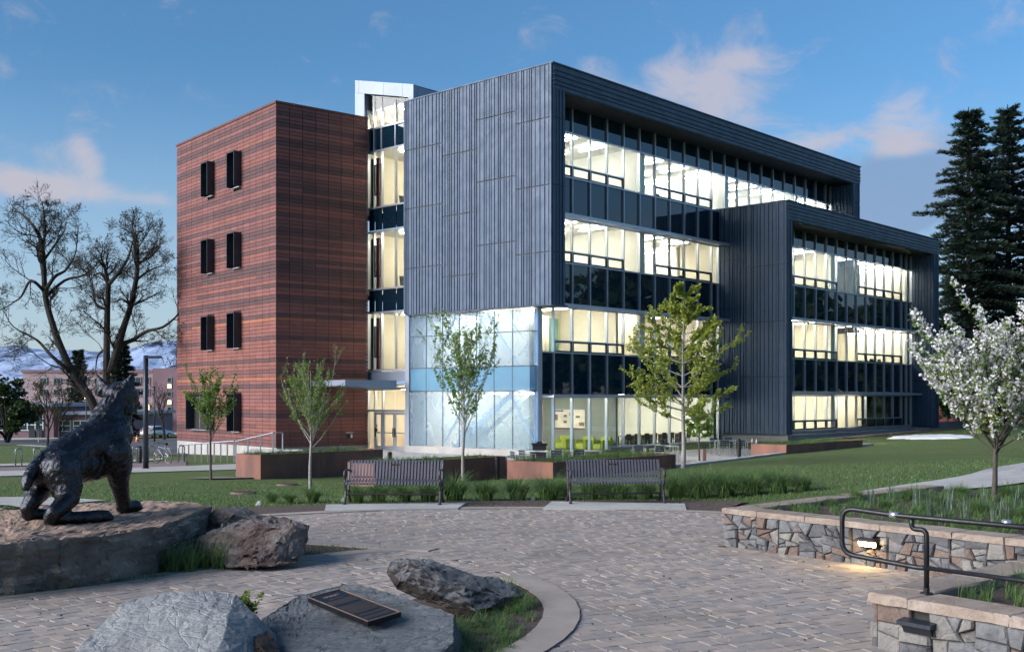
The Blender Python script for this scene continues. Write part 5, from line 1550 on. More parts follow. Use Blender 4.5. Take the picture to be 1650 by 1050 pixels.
# ------------------------------------------------------------------ benches
def make_bench():
    t = thing('park_bench', 'x', 'bench')
    L = 1.80; n = 29; mat = M['bench']
    prof = [(.30, .80), (.27, .785), (.245, .74), (.16, .50), (.135, .455), (.09, .432), (-.02, .425), (-.20, .435), (-.27, .43), (-.305, .405), (-.31, .37)]
    for i in range(n):
        x = -L / 2 + .03 + (L - .06) * i / (n - 1); hw, th = .019, .0045
        mb = MB(); vs = []
        for k, (y, z) in enumerate(prof):
            a, b = prof[max(0, k - 1)], prof[min(len(prof) - 1, k + 1)]
            ty, tz = b[0] - a[0], b[1] - a[1]; l = math.hypot(ty, tz); ny, nz = -tz / l * th, ty / l * th
            vs += [(x - hw, y + ny, z + nz), (x + hw, y + ny, z + nz), (x + hw, y - ny, z - nz), (x - hw, y - ny, z - nz)]
        fs = [(4 * k + j, 4 * k + (j + 1) % 4, 4 * k + 4 + (j + 1) % 4, 4 * k + 4 + j) for k in range(len(prof) - 1) for j in range(4)]
        fs += [(0, 3, 2, 1), tuple(4 * (len(prof) - 1) + j for j in range(4))]
        mb.add(vs, fs)
        me = mb.mesh('slat', mat); bm = bmesh.new(); bm.from_mesh(me); bmesh.ops.recalc_face_normals(bm, faces=bm.faces); bm.to_mesh(me); bm.free()
        put('slat', me, t, True)
    for y, z in ((.285, .775), (.17, .50), (-.285, .40)):
        mb = MB(); mb.tube([(-L / 2, y + .015, z - .015), (L / 2, y + .015, z - .015)], .014, 8); mb.build('cross_bar', M['benchdk'], t, local=True)
    mb = MB(); mb.tube([(-L / 2 + .02, -.02, .17), (L / 2 - .02, -.02, .17)], .016, 8); mb.build('stretcher', M['benchdk'], t, local=True)
    for s_ in (-1, 1):
        x = s_ * (L / 2 + .005)
        mb = MB()
        mb.tube([(x, -.30, .0), (x, -.27, .03), (x, -.20, .12), (x, -.17, .25), (x, -.21, .36), (x, -.28, .40)], [.03, .026, .022, .02, .022, .024], 8)
        mb.tube([(x, .26, .0), (x, .23, .03), (x, .13, .12), (x, .08, .25), (x, .12, .38), (x, .17, .50), (x, .25, .74), (x, .29, .80)], [.03, .026, .022, .02, .022, .022, .02, .016], 8)
        mb.tube([(x, -.28, .40), (x, -.05, .405), (x, .13, .42)], .02, 8); mb.tube([(x, -.18, .2), (x, -.04, .16), (x, .10, .2)], .018, 8)
        mb.build('side_frame', M['benchdk'], t, local=True)
        mb = MB(); mb.tube([(x, .20, .61), (x, .0, .635), (x, -.20, .635), (x, -.285, .61), (x, -.315, .55), (x, -.295, .49), (x, -.25, .485), (x, -.24, .53), (x, -.26, .41)], [.02, .022, .024, .026, .026, .024, .018, .014, .012], 8)
        mb.build('armrest', M['benchdk'], t, local=True)
        mb = MB(); mb.box(x - .03, x + .03, -.34, -.24, 0, .014); mb.build('foot', M['benchdk'], t, local=True)
        mb = MB(); mb.box(x - .03, x + .03, .20, .30, 0, .014); mb.build('foot', M['benchdk'], t, local=True)
    a = Vector((0, .085, -.24)).normalized()
    mb = MB(); mb.obox((-.11, .232, .735), (.17, 0, 0), a * .075, (0, -.012, .004)); pl = mb.build('dedication_plate', M['plaquerim'], t, local=True)
    mb = MB(); mb.obox((-.102, .2195, .7315), (.154, 0, 0), a * .060, (0, -.003, .001)); mb.build('plate_face', M['black'], pl, local=True)
    r = random.Random(2); mb = MB()
    for row in range(3):
        u = -.09 + r.uniform(0, .02)
        while u < .035:
            l = r.uniform(.006, .018); mb.obox((u, .2195 - .0035 + .085 / .2546 * (.012 + .017 * row), .7315 - .24 / .2546 * (.012 + .017 * row)), (l, 0, 0), a * .006, (0, -.0012, .0004)); u += l + .005
    stuff(mb.build('plate_text', M['plaquerim'], pl, local=True))
    return t
b1 = make_bench()
b2 = copytree(b1)
place(b1, (-2.25, 21.32, .03), R(-3), label='left metal slat bench with the planter and thin tree behind it')
place(b2, (2.0, 21.55, .03), R(4), label='right metal slat bench with grass clumps on both sides')
for b_ in (b1, b2): b_['group'] = 'slatted benches round the court'

# ------------------------------------------------------------------ bike racks, bicycle, lamp posts, railing
def hoop(px, py, wpx, label, Y):
    p = at(px, py, Y); z = G(p.x, p.y); w_ = wpx * Y / F
    t = thing('bike_rack', label, 'bike rack', (p.x, p.y, z), 'hoop bike racks on the paved strip')
    mb = MB(); mb.tube(rounded([Vector((p.x - w_ / 2, p.y, z)), Vector((p.x - w_ / 2, p.y, z + .86)), Vector((p.x + w_ / 2, p.y + .2, z + .86)), Vector((p.x + w_ / 2, p.y + .2, z))], .16), .032, 10); mb.build('hoop', M['steel'], t, smooth=True)
    for s_, dy in ((-1, 0), (1, .2)):
        mb = MB(); mb.lathe([(.07, 0), (.07, .012), (.04, .02)], (p.x + s_ * w_ / 2, p.y + dy, z), 12); mb.build('flange', M['steel'], t)
hoop(28.5, 752, 7, 'leftmost hoop bike rack, left of the statue', 51.5)
hoop(58, 750, 7, 'hoop bike rack just left of the statue', 52)
hoop(217.5, 746, 8.5, 'hoop bike rack between the statue and the tall lamp post', 54)
hoop(243, 746, 7.5, 'hoop bike rack right behind the tall lamp post', 54.5)
hoop(291.5, 745, 7.5, 'hoop bike rack right of the bicycle', 55)
p = at(224, 744, 55.0); zb_ = G(p.x, p.y)
lb = thing('litter_bin', 'narrow black litter bin behind a bike hoop', 'bin', (p.x, p.y, zb_))
mb = MB(); mb.lathe([(.13, 0), (.15, .05), (.15, .72), (.16, .73), (.16, .80), (.10, .86)], (p.x, p.y, zb_), 16); mb.build('shell', M['black'], lb)
mb = MB(); mb.lathe([(.165, .74), (.165, .77)], (p.x, p.y, zb_), 16); mb.build('rim', M['steel'], lb)

def bicycle():
    p = at(262, 747, 54.0); z = G(p.x, p.y) + .035
    t = thing('bicycle', 'white bicycle parked at the bike racks', 'bicycle', (p.x, p.y, z - .03))
    fdir = Vector((-.62, .55, 0)).normalized(); up = Vector((0, 0, 1)); c = Vector((p.x, p.y, z))
    Q = lambda a, h_: c + fdir * a + up * h_
    rw = .34; ax = [Q(-.50, rw), Q(.52, rw)]
    for nm, a in (('wheel', ax[0]), ('wheel', ax[1])):
        ring = [a + fdir * math.cos(2 * math.pi * k / 24) * rw + up * math.sin(2 * math.pi * k / 24) * rw for k in range(24)]
        mb = MB(); mb.tube(ring, .022, 6, closed=True); w_ = mb.build('wheel', M['black'], t)
        mb = MB(); mb.tube([a + (q - a) * .93 for q in ring], .012, 5, closed=True); mb.build('rim', M['silver'], w_)
        mb = MB()
        for k in range(12): mb.tube([a, a + (ring[2 * k] - a) * .93], .004, 3)
        mb.tube([a - fdir.cross(up) * .05, a + fdir.cross(up) * .05], .02, 6)
        stuff(mb.build('spokes', M['silver'], w_))
    bb_, seat, head, head2 = Q(-.08, .30), Q(-.22, .80), Q(.34, .78), Q(.37, .66)
    mb = MB(); mb.tube([seat, bb_, head2], .022, 8); mb.tube([Q(-.19, .72), head], .02, 8); mb.tube([bb_, ax[0], Q(-.2, .75)], .013, 6); mb.tube([head + up * .05, head2], .024, 8); mb.build('frame', M['alupanel'], t)
    mb = MB(); s_ = fdir.cross(up) * .05; mb.tube([head2 + s_, ax[1] + s_], .013, 6); mb.tube([head2 - s_, ax[1] - s_], .013, 6); mb.build('fork', M['silver'], t)
    mb = MB(); mb.tube([seat, Q(-.24, .92)], .014, 6); mb.build('seat_post', M['silver'], t)
    mb = MB(); mb.tube([Q(-.38, .935), Q(-.24, .95), Q(-.08, .93)], [.07, .055, .02], 8); mb.build('saddle', M['black'], t)
    k = fdir.cross(up); mb = MB(); mb.tube([Q(.33, .95) + k * .32 - fdir * .05, Q(.38, .98) + k * .1, Q(.38, .98) - k * .1, Q(.33, .95) - k * .32 - fdir * .05], .014, 6); mb.tube([head, Q(.36, .98)], .014, 6); mb.build('handlebar', M['black'], t)
    mb = MB(); mb.tube([bb_ + k * .09 - up * .17, bb_ + k * .05 - up * .15, bb_, bb_ - k * .05 + up * .15, bb_ - k * .09 + up * .17], .011, 6); mb.lathe([(.09, -.01), (.09, .01)], bb_, 12); mb.build('crank', M['black'], t)
    mb = MB(); mb.obox(Q(-.62, .72), fdir * .3, k * .12, up * .02); mb.build('carrier', M['silver'], t)
bicycle()

def lamp_post(p, h_, head, label, r=.075, side=1, box=True):
    t = thing('lamp_post', label, 'lamp post', p)
    mb = MB(); mb.tube([p, p + Vector((0, 0, h_))], [r, r * .85], 12); mb.build('pole', M['hood'], t, smooth=True)
    mb = MB(); mb.lathe([(r * 1.8, 0), (r * 1.8, .02), (r * 1.2, .05)], p, 12); mb.build('base_plate', M['hood'], t)
    top = p + Vector((0, 0, h_ - .06))
    if box:
        mb = MB(); mb.obox(top + Vector((side * .02, -.16, -.06)), (side * head, 0, .0), (0, .32, 0), (0, 0, .09)); hd = mb.build('lamp_head', M['hood'], t)
        mb = MB(); mb.obox(top + Vector((side * (.12), -.12, -.068)), (side * (head - .18), 0, .0), (0, .24, 0), (0, 0, .006)); mb.build('lens', M['farglass'], hd)
    else:
        mb = MB(); mb.lathe([(.05, 0), (.10, .05), (.20, .22), (.22, .24), (.03, .40)], top, 12); mb.build('lamp_head', M['hood'], t)
p = at(235, 755, 46.5); p.z = G(p.x, p.y)
lamp_post(p, 4.75, .62, 'tall dark lamp post with a flat arm head, right of the statue', .115)
p = at(249, 703, 120); p.z = G(p.x, p.y)
lamp_post(p, 6.0, .35, 'slim distant lamp post beside the parked white car', .085, -1)

# sloping galvanised railing of the ramp beside the terracotta wing
def railing():
    p0, p1, p2, p3 = at(294, 746, 55.5), at(377, 743, 53.6), at(380, 742, 53.4), at(440, 741, 52.0)
    for p in (p0, p1, p2, p3): p.z = G(p.x, p.y)
    t = thing('ramp_railing', 'galvanised steel railing of the ramp by the terracotta wing', 'railing', p0)
    def run(a, b, za, zb, n, name='baluster'):
        mb = MB(); mb.tube([a + Vector((0, 0, za)), b + Vector((0, 0, zb))], .034, 8); mb.build('top_rail', M['steel'], t)
        for k in range(n + 1):
            f = k / n; q = a.lerp(b, f); top = za + (zb - za) * f
            mb = MB(); mb.obox(q + Vector((-.03, -.02, 0)), (.06, 0, 0), (0, .04, 0), (0, 0, top)); mb.build('post', M['steel'], t)
    run(p0, p1, .88, 1.03, 8); run(p2, p3, 1.02, 1.42, 3)
    mb = MB(); mb.tube([p3 + Vector((0, 0, 1.42)), p3 + Vector((.35, .5, 1.42)), p3 + Vector((.35, .5, .2))], .034, 8); mb.build('end_loop', M['steel'], t)
    mb = MB(); a, b = p2 + Vector((.2, 2.0, -.3)), p3 + Vector((1.0, 2.0, -.3)); mb.obox(a, b - a, (0, .25, 0), (0, 0, .85)); tag(mb.build('low_wall', M['concrete']), 'low pale concrete wall behind the ramp railing', 'low wall')
railing()

# ------------------------------------------------------------------ terrace furniture
def make_chair():
    t = thing('terrace_chair', 'x', 'chair')
    f = M['silver']
    for x in (-.24, .24):
        mb = MB(); mb.tube([(x, -.24, 0), (x, -.24, .64)], .016, 6); mb.build('leg', f, t, local=True)
        mb = MB(); mb.tube([(x, .22, 0), (x, .22, .45), (x, .27, .82)], .016, 6); mb.build('leg', f, t, local=True)
        mb = MB(); mb.box(x - .025, x + .025, -.26, .24, .63, .65); mb.build('armrest', f, t, local=True)
    for k in range(5):
        mb = MB(); mb.box(-.225, .225, -.24 + k * .095, -.16 + k * .095, .42, .44); mb.build('seat_slat', M['hood'], t, local=True)
    for k in range(3):
        mb = MB(); mb.obox((-.225, .235 + k * .018, .52 + k * .10), (.45, 0, 0), (0, .02, 0), (0, .014, .08)); mb.build('back_slat', M['hood'], t, local=True)
    return t
chair0 = make_chair(); used = [False]
def chair(px, Y, rz, label):
    c = chair0 if not used[0] else copytree(chair0); used[0] = True
    place(c, ((px - CX) / F * Y, Y, -.9), R(rz), label=label); c['group'] = 'terrace chairs with dark slats'
def table(px, Y, w_, label, hgt=.74):
    x = (px - CX) / F * Y; t = thing('terrace_table', label, 'table', (x, Y, -.9), 'terrace tables with dark slats')
    for k in range(6):
        mb = MB(); mb.box(x - w_ / 2, x + w_ / 2, Y - .4 + k * .135, Y - .4 + k * .135 + .12, -.9 + hgt - .03, -.9 + hgt); mb.build('top_slat', M['silver'], t)
    for sx in (-1, 1):
        for sy in (-1, 1):
            mb = MB(); mb.box(x + sx * (w_ / 2 - .05) - .025, x + sx * (w_ / 2 - .05) + .025, Y + sy * .36 - .025, Y + sy * .36 + .025, -.9, -.9 + hgt - .03); mb.build('leg', M['silver'], t)
table(1175, 57.5, 1.4, 'slatted terrace table beside the small support tree and the dark bollard')
chair(1166, 56.0, 180, 'terrace chair on the near side of the table by the dark bollard')
chair(1192, 56.3, 178, 'terrace chair right behind the dark bollard')
chair(1208, 57.6, -75, 'terrace chair at the right end of the table, next to the low planter')
chair(1176, 59.3, 5, 'terrace chair on the far side of the table, before the metal wall')
chair(1154, 58.6, 20, 'terrace chair at the far left corner of the table, by the small tree')
table(1075, 51.0, 1.0, 'small slatted terrace table left of the white maple trunk')
chair(1030, 50, 165, 'terrace chair standing apart over the right end of the planter behind the bench')
chair(1059, 50.0, 200, 'terrace chair at the small table, near side')
chair(1074, 52.4, 10, 'terrace chair at the small table, far side')
table(952, 46.5, .9, 'terrace table hidden behind the planter grass')
chair(897, 45.6, 175, 'terrace chair behind the planter grass below the wall poster')
chair(931, 45.8, 185, 'terrace chair behind the planter grass below the green armchairs')
chair(836, 44.5, 110, 'terrace chair turned side-on, left end of the terrace by the frosted hall')
chair(850, 45.5, 120, 'terrace chair turned side-on, next to the black wicker bin')
table(868, 46.0, .8, 'terrace table before the black wicker bin')

x = (869 - CX) / F * 50.5
tb = thing('waste_bin', 'black wicker-sided waste bin at the glass corner of the terrace', 'bin', (x, 50.5, -.9))
mb = MB(); mb.prism([(x - .30, 50.2, -.9), (x + .30, 50.2, -.9), (x + .30, 50.8, -.9), (x - .30, 50.8, -.9)], (0, 0, .80)); mb.build('body', M['black'], tb)
for k in range(9):
    mb = MB(); mb.box(x - .31 + k * .07, x - .27 + k * .07, 50.17, 50.2, -.88, -.15); mb.build('stave', M['benchdk'], tb)
mb = MB(); mb.box(x - .36, x + .36, 50.13, 50.87, -.10, .0); mb.build('lid', M['black'], tb)
mb = MB(); mb.box(x - .12, x + .12, 50.2, 50.7, .0, .06); mb.build('lid_handle', M['black'], tb)

# ------------------------------------------------------------------ things inside the lit rooms
M['lime'] = pmat('lime_upholstery', (.36, .43, .07), rough=.8, bump=.05)
M['paper'] = pmat('printed_paper', (.72, .68, .62), rough=.7, bump=0)
def armchair(u, v, rz, label):
    p = WM.p(u, v, -.86); t = thing('armchair', label, 'armchair', p, 'lime armchairs in the lounge')
    ca, sa = math.cos(R(rz)), math.sin(R(rz))
    X, Yv = (WM.a * ca + WM.n * sa), (-WM.a * sa + WM.n * ca)
    def bx(name, x0, x1, y0, y1, z0, z1, m_='lime'):
        mb = MB(); mb.obox(p + X * x0 + Yv * y0 + Vector((0, 0, z0)), X * (x1 - x0), Yv * (y1 - y0), (0, 0, z1 - z0))
        me = mb.mesh(name, M[m_]); bm = bmesh.new(); bm.from_mesh(me); bmesh.ops.bevel(bm, geom=list(bm.edges), offset=.04 if m_ == 'lime' else .004, segments=2, affect='EDGES'); bm.to_mesh(me); bm.free()
        put(name, me, t)
    bx('seat', -.30, .30, -.36, .24, .12, .42); bx('backrest', -.42, .42, .26, .42, .12, .80)
    bx('armrest', -.42, -.31, -.36, .25, .12, .62); bx('armrest', .31, .42, -.36, .25, .12, .62)
    for sx in (-.36, .36):
        for sy in (-.3, .36): bx('leg', sx - .02, sx + .02, sy - .02, sy + .02, 0, .12, 'steel')
armchair(6.95, 3.5, -85, 'lime armchair left below the wall poster in the lounge')
armchair(6.95, 2.0, -95, 'lime armchair in the middle of the lounge')
armchair(6.9, .75, -100, 'lime armchair right, by the dark end of the lounge')
WQ = Wall(WM.p(7.55, 0, 0)[:2], dl, dr)          # face of the grey wall
ps = thing('wall_poster', 'large research poster with small pictures on the grey lounge wall', 'poster', WQ.p(3.5, 0, 1))
mb = MB(); WQ.box(mb, 2.4, 4.75, -.05, -.005, .27, 1.38); mb.build('sheet', M['paper'], ps)
mb = MB(); WQ.box(mb, 2.4, 4.75, -.062, -.051, .27, .36); mb.build('footer', M['coping'], ps)
M['inkblue'] = pmat('blue_ink', (.10, .13, .42), rough=.7, bump=0); M['ink'] = pmat('brown_ink', (.16, .11, .09), rough=.7, bump=0)
mb = MB(); WQ.box(mb, 3.95, 4.7, -.062, -.051, 1.25, 1.35); mb.build('heading', M['inkblue'], ps)
for a, z, w_, h_ in ((4.35, .78, .3, .32), (3.7, .95, .22, .14), (3.2, 1.05, .32, .16), (2.75, .92, .3, .12), (3.7, .62, .22, .14), (2.45, .48, .35, .2)):
    mb = MB(); WQ.box(mb, a, a + w_, -.062, -.051, z, z + h_); mb.build('picture', M['ink'], ps)
ck = thing('reading_cabinet', 'honey wood cupboard and doors beyond the lounge', 'cupboard', WM.p(9.0, 5, -.86))
mb = MB(); WM.box(mb, 8.5, 9.6, 4.6, 5.1, -.86, .25); mb.build('carcass', M['wood'], ck)
mb = MB(); WM.box(mb, 8.46, 9.64, 4.56, 5.12, .25, .29); mb.build('top', M['wood'], ck)
def classtable(w, u, v, z, label, grp):
    p = w.p(u, v, z); t = thing('classroom_table', label, 'table', p, grp)
    mb = MB(); w.box(mb, u - .7, u + .7, v - .35, v + .35, z + .70, z + .74); mb.build('top', M['wood'], t)
    for du in (-.6, .6):
        mb = MB(); w.box(mb, u + du - .03, u + du + .03, v - .3, v + .3, z, z + .70); mb.build('leg', M['hood'], t)
    for du in (-.4, .4):
        q = w.p(u + du, v - .6, z)
        c = thing('classroom_chair', 'dark chair at a wood-topped table in the ground-floor classroom', 'chair', q, 'dark chairs in the ground-floor classroom')
        mb = MB(); w.box(mb, u + du - .2, u + du + .2, v - .8, v - .4, z + .43, z + .46); mb.build('seat', M['hood'], c)
        mb = MB(); w.box(mb, u + du - .2, u + du + .2, v - .84, v - .80, z + .5, z + .85); mb.build('backrest', M['hood'], c)
        for aa in (-.18, .17):
            for bb_ in (-.78, -.42):
                mb = MB(); w.box(mb, u + du + aa, u + du + aa + .025, v + bb_, v + bb_ + .025, z, z + (.43 if bb_ > -.6 else .6)); mb.build('leg', M['steel'], c)
for k in range(4): classtable(WM, 10.8 + k * 1.75, 2.4, -.86, 'wood-topped table in the ground-floor classroom', 'classroom tables')
def desk_items(w, u, v, z, kind, label):
    """things seen just above a window sill"""
    p = w.p(u, v, z)
    if kind == 'monitor':
        t = thing('monitor', label, 'monitor', p)
        mb = MB(); w.box(mb, u - .28, u + .28, v, v + .04, z + .95, z + 1.32); mb.build('screen', M['dkframe'], t)
        mb = MB(); w.box(mb, u - .03, u + .03, v + .04, v + .08, z + .75, z + 1.1); mb.build('stand', M['dkframe'], t)
        mb = MB(); w.box(mb, u - .14, u + .14, v - .06, v + .14, z + .74, z + .76); mb.build('foot', M['dkframe'], t)
    elif kind == 'board':
        t = thing('whiteboard', label, 'whiteboard', p)
        mb = MB(); w.box(mb, u - 1.0, u + 1.0, v, v + .04, z + 1.0, z + 2.2); mb.build('board', M['ceiling'], t)
        mb = MB(); w.box(mb, u - 1.03, u + 1.03, v - .01, v + .03, z + 2.2, z + 2.3); mb.build('rail', M['hood'], t)
        mb = MB(); w.box(mb, u - 1.0, u + 1.0, v - .06, v - .01, z + .95, z + 1.0); mb.build('tray', M['hood'], t)
    elif kind == 'door':
        t = thing('wood_door', label, 'door', p)
        mb = MB(); w.box(mb, u - .47, u + .47, v, v + .05, z + .01, z + 2.1); mb.build('leaf', M['wood'], t)
        mb = MB(); w.box(mb, u - .52, u - .48, v - .02, v + .06, z + .01, z + 2.15); mb.build('jamb', M['white'], t)
        mb = MB(); w.box(mb, u + .48, u + .52, v - .02, v + .06, z + .01, z + 2.15); mb.build('jamb', M['white'], t)
        mb = MB(); w.box(mb, u + .34, u + .42, v - .06, v, z + 1.0, z + 1.03); mb.build('handle', M['silver'], t)
desk_items(WM, 9.1, 7.9, 3.45, 'door', 'honey wood door inside the first-floor room')
desk_items(WM, 13.2, 6.9, 7.95, 'board', 'whiteboard in the second-floor classroom')
desk_items(WM, 12.6, 1.2, 12.45, 'monitor', 'dark monitor on a top-floor windowsill, lower metal wing to its right')
desk_items(WM, 15.2, 1.2, 7.95, 'monitor', 'dark monitor behind the second-floor windows of the main wing')
desk_items(WC, 17.2, 1.2, 3.45, 'monitor', 'left of two dark monitors behind the middle windows of the lower wing')
desk_items(WC, 18.4, 1.2, 3.45, 'monitor', 'right of two dark monitors behind the middle windows of the lower wing')
desk_items(WC, 15.0, 1.2, 7.95, 'monitor', 'dark monitor behind the top windows of the lower wing')
cb = thing('curtain', 'pale pleated curtain with a green panel in the first-floor room', 'curtain', WM.p(5.5, 5, 3.45))
for k in range(7):
    mb = MB(); mb.tube([WM.p(4.9 + k * .16, 3.7 + .05 * (k % 2), 3.5), WM.p(4.9 + k * .16, 3.7 + .05 * (k % 2), 6.5)], .085, 8); mb.build('fold', M['cream'], cb, smooth=True)
M['mint'] = pmat('mint_fabric', (.25, .48, .36), rough=.8, bump=0)
mb = MB(); WM.box(mb, 6.1, 6.9, 3.8, 3.85, 4.2, 6.4); mb.build('panel', M['mint'], cb)
ex = thing('exit_sign', 'small lit green exit sign hung from the first-floor ceiling', 'exit sign', WM.p(8.75, 4.5, 6.3))
mb = MB(); WM.box(mb, 8.55, 8.95, 4.5, 4.54, 6.25, 6.50); mb.build('box', M['ceiling'], ex)
mb = MB(); WM.box(mb, 8.58, 8.92, 4.485, 4.499, 6.28, 6.47); mb.build('face', emat('exit_green_glow', (.05, .8, .25), 1.4), ex)
cu = bpy.data.curves.new('exit_text', 'FONT'); cu.body = 'EXIT'; cu.size = .17; cu.align_x = 'CENTER'; cu.extrude = .002
co = bpy.data.objects.new('exit_text', cu); COL.objects.link(co); bpy.context.view_layer.update()
tm = bpy.data.meshes.new_from_object(co.evaluated_get(bpy.context.evaluated_depsgraph_get())); bpy.data.objects.remove(co)
mt = Matrix((WM.a, Vector((0, 0, 1)), -WM.n)).transposed().to_4x4(); mt.translation = WM.p(8.75, 4.48, 6.315); tm.transform(mt); tm.materials.clear(); tm.materials.append(M['white']); put('lettering', tm, ex)
for z, lab in ((12.5, 'dark swivel chair behind the top windows of the glazed link'), (7.9, 'dark swivel chair behind the middle windows of the glazed link')):
    u, v = WN.s_at(628), 1.3
    c = thing('swivel_chair', lab, 'chair', WN.p(u, v, z))
    mb = MB(); WN.box(mb, u - .25, u + .25, v - .25, v + .25, z + .45, z + .52); mb.build('seat', M['hood'], c)
    mb = MB(); mb.obox(WN.p(u + .25, v - .23, z + .55), WN.n * .46, WN.a * .06, WN.a * .12 + Vector((0, 0, .55))); mb.build('backrest', M['hood'], c)
    mb = MB(); mb.tube([WN.p(u, v, z + .02), WN.p(u, v, z + .45)], .03, 8); mb.build('stem', M['steel'], c)
    for k in range(5):
        mb = MB(); mb.tube([WN.p(u, v, z + .06), WN.p(u + .28 * math.cos(k * 1.257), v + .28 * math.sin(k * 1.257), z + .03)], .02, 5); mb.build('foot', M['steel'], c)

# ------------------------------------------------------------------ small things outdoors
def cover(px, py, label):
    p = hit(px, py); t = thing('valve_cover', label, 'valve cover', p)
    mb = MB(); mb.lathe([(.30, -.05), (.30, .03), (.285, .042)], p, 22); mb.build('rim', M['paverred'], t)
    mb = MB(); mb.lathe([(.27, .0), (.27, .05)], p, 22); mb.build('lid', M['coping'], t)
cover(463, 781.5, 'flat round reddish cover in the lawn right of the young trees'); cover(392, 795, 'flat round cover in the lawn nearer the boulders')
for px, py, lab in ((548, 808, 'small white marker by the left bench foot'), (854, 806, 'small white marker among the clumps between the benches'), (411, 814, 'small white stone at the edge of the mulch left')):
    p = hit(px, py); m_ = MB(); m_.prism([p, p + Vector((.09, .02, 0)), p + Vector((.075, .03, .05)), p + Vector((.03, .02, .06))], (.02, .03, .03)); tag(m_.build('marker', M['white']), lab, 'marker')
# stake light in the near bed
sp = Vector(((706 - CX) / F * 8.7, 8.7, -.02)); stt = thing('stake_light', 'thin black stake light leaning in the grass of the near bed', 'stake light', sp)
mb = MB(); mb.tube([sp, sp + Vector((.09, .03, .13))], .011, 8); mb.build('stake', M['black'], stt)
mb = MB(); mb.tube([sp + Vector((.088, .029, .128)), sp + Vector((.118, .040, .172))], .016, 10); mb.build('head', M['black'], stt)
mb = MB(); mb.tube([sp + Vector((.118, .040, .1725)), sp + Vector((.120, .041, .176))], .013, 10); mb.build('lens', M['silver'], stt)
# snow left on the lawn
def snow():
    c = hit(1500, 704.5); r = random.Random(5); mb = MB()
    N = 40; ring = []
    for k in range(N):
        a = 2 * math.pi * k / N; q = 1 + .25 * noise.noise(Vector((math.cos(a) * 2, math.sin(a) * 2, 1))) + r.uniform(-.12, .12)
        ring.append((1.95 * q * math.cos(a), 4.3 * q * math.sin(a)))
    vs = [(c.x, c.y, G(c.x, c.y) + .10)]
    for f in (.35, .7, .93, 1.0):
        for x, y in ring:
            X, Y = c.x + x * f + y * f * .12, c.y + y * f; vs.append((X, Y, G(X, Y) + (.10 if f < .9 else .06 if f < 1 else -.02) + .03 * noise.noise(Vector((X * 2, Y * 2, 0)))))
    fs = [(0, 1 + k, 1 + (k + 1) % N) for k in range(N)]
    for L in range(3):
        for k in range(N): fs.append((1 + L * N + k, 1 + (L + 1) * N + k, 1 + (L + 1) * N + (k + 1) % N, 1 + L * N + (k + 1) % N))
    mb.add(vs, fs); o = mb.build('snow_patch', pmat('old_snow', (.78, .80, .84), (.62, .64, .68), rough=.8, bump=.5, bscale=14), smooth=True)
    tag(o, 'patch of old white snow lying on the lawn near the lower metal wing', 'snow patch')
snow()
# gravel strip before the lower wing and gravel ring under the leftmost young tree
M['gravel'] = pmat('reddish_gravel', (.25, .19, .18), (.13, .10, .10), rough=.95, var=.3, vscale=9, bump=1.0, bscale=22, bdist=.08)
struct(drape('gravel_strip', [tuple(WD.p(a, -.1, 0)[:2]) for a in (1, 22.5)], [tuple(WD.p(a, -2.2 + .02 * a, 0)[:2]) for a in (3.5, 24)], M['gravel'], .05, 20, 4))
c = hit(352, 771.5)
struct(drape('gravel_ring', [(c.x - 1.1, c.y + .1), (c.x, c.y - .5), (c.x + 1.3, c.y + .1)], [(c.x - 1.1, c.y + .2), (c.x, c.y + .9), (c.x + 1.3, c.y + .25)], pmat('grey_gravel', (.27, .26, .27), (.14, .135, .14), rough=.95, var=.3, vscale=9, bump=1.0, bscale=22, bdist=.08), .045, 16, 4))
